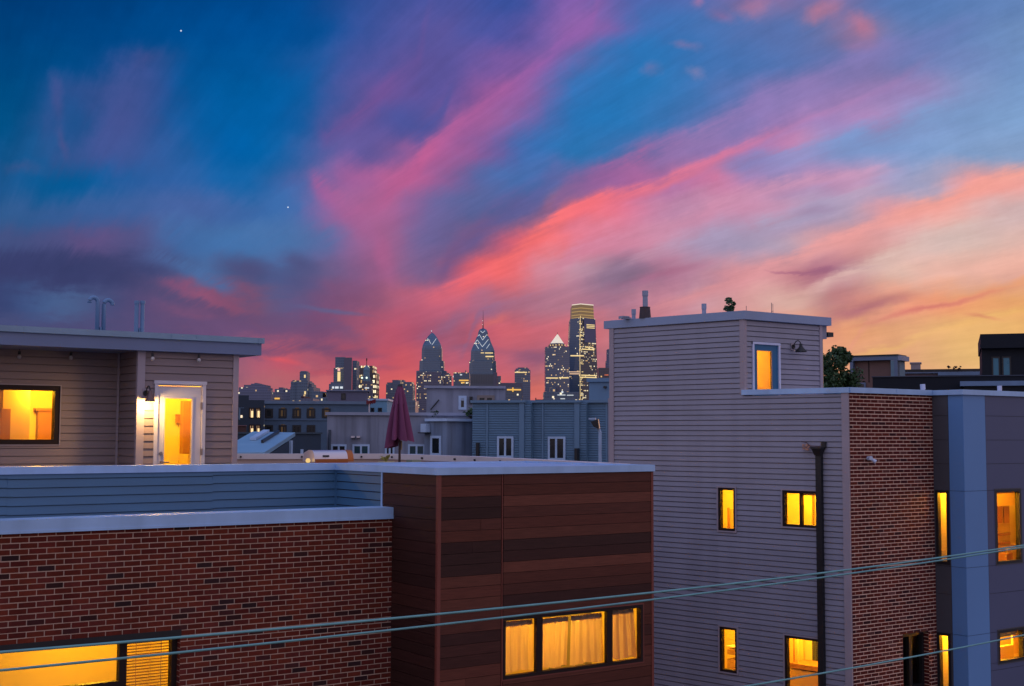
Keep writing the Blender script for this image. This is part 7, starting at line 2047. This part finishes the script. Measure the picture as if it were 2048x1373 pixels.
strip(t, 'corner_light', [(1160.8, 632), (1160.3, 660), (1159.6, 700), (1160.3, 760), (1160.5, 800)], Z - 4, .55 * k, emit_mat('corner_light', (1, .72, .34), 1.1))
rg = random.Random(31)
for i in range(44):
    v = rg.uniform(640, 800); u = 1160 + rg.uniform(-2.4, 4.5)
    patch(t, 'corner_window', u, u + rg.uniform(1.2, 3.2), v, v + 1.3, Z - 4.5, E_Y)
mb = MB()
q0, q1 = L0[1][1], L0[1][2]
def rp_(s, v):
    lo, hi = L1, L0
    z = zpx(1180, v, Z); f_ = (z - lo[0]) / (hi[0] - lo[0])
    pa = Vector((lo[1][1][0], lo[1][1][1], 0)).lerp(Vector((hi[1][1][0], hi[1][1][1], 0)), f_); pb = Vector((lo[1][2][0], lo[1][2][1], 0)).lerp(Vector((hi[1][2][0], hi[1][2][1], 0)), f_)
    p = pa.lerp(pb, s) - FW * 1.5
    return (p.x, p.y, z)
mb.poly([rp_(.24, 684), rp_(.99, 684), rp_(.99, 636), rp_(.24, 634)]); mb.build('pale_panel', mat('pale_glass_panel', (.115, .115, .20), .5, var=.06, scale=.02), t)
mb = MB()
for v in (647, 650, 653.3):
    mb.poly([tuple(Vector(rp_(.40, v + 1.5)) - FW * .6), tuple(Vector(rp_(.93, v + 1.5)) - FW * .6), tuple(Vector(rp_(.93, v)) - FW * .6), tuple(Vector(rp_(.40, v)) - FW * .6)])
mb.build('panel_lights', E_Y, t)
for v, s0, s1 in ((749.5, .02, .99), (753.5, .02, .99), (692.5, .3, .8), (697, .1, .85)):
    mb = MB(); mb.poly([tuple(Vector(rp_(s0, v + 2.0)) - FW * .6), tuple(Vector(rp_(s1, v + 2.0)) - FW * .6), tuple(Vector(rp_(s1, v)) - FW * .6), tuple(Vector(rp_(s0, v)) - FW * .6)]); mb.build('lit_floor', E_Y, t)
patch(t, 'lit_floor', 1141, 1168, 710.8, 713, Z - 3, E_Y); patch(t, 'lit_floor', 1137, 1159, 743.5, 745, Z - 2, emit_mat('pinkish_light', (1, .66, .45), .8)); patch(t, 'lit_floor', 1138, 1159, 747.2, 749, Z - 2, MATS['pinkish_light'])
# lower neighbours
t = tower('low_office', 'low blue block with white lit storeys in front of the pyramid tower', 1500, [B('main', 1088, 1158, 784, dep=50), B('step', 1100, 1112, 776, dz=5), B('grey_box', 1110, 1119.5, 773.5, dz=8, m=M_SLAB)], tower_mat('tower_low_blue', (.028, .062, .115), lit=.10, rowlit=.05, seed=14))
for u0, u1, v in ((1115, 1131, 789.5), (1134, 1147, 790), (1121, 1130, 797)):
    patch(t, 'lit_storey', u0, u1, v, v + 1.8, 1498, emit_mat('cool_light', (.8, .85, .9), .7))
patch(t, 'sign_light', 1123, 1126.5, 782.5, 786.5, 1497, E_W); mb = MB(); p = at(1108, 798, 1496); mb.lathe((p.x, p.y, 0), [(0, p.z - 1), (1.1, p.z), (0, p.z + 1.1)], 8); mb.build('beacon', E_GP, t)
t = tower('dark_tower', 'dark maroon tower with small red lights behind the right house', 2200, [B('main', 1197.5, 1240, 735.5, dep=50), B('slim_rear', 1215.5, 1222, 698, dz=60, dep=30, m=TM_FAR), B('slim_base', 1213.5, 1222, 721, dz=55, dep=30, m=TM_FAR)], tower_mat('tower_maroon', (.022, .016, .034), lit=.02, rowlit=0, seed=15))
for u in (1209.5, 1212.5, 1215):
    patch(t, 'red_light', u, u + 1.6, 749.5, 751.3, 2198, emit_mat('red_light', (1, .25, .12), .9))
tower('far_block', 'small dark roof structure on the skyline between the yellow banded and pyramid towers', 900, [B('hut', 1072, 1088, 799.3, dep=10), B('mast', 1070.5, 1072.5, 796, dep=3)], mat('hut_dark', (.03, .025, .04), .8))
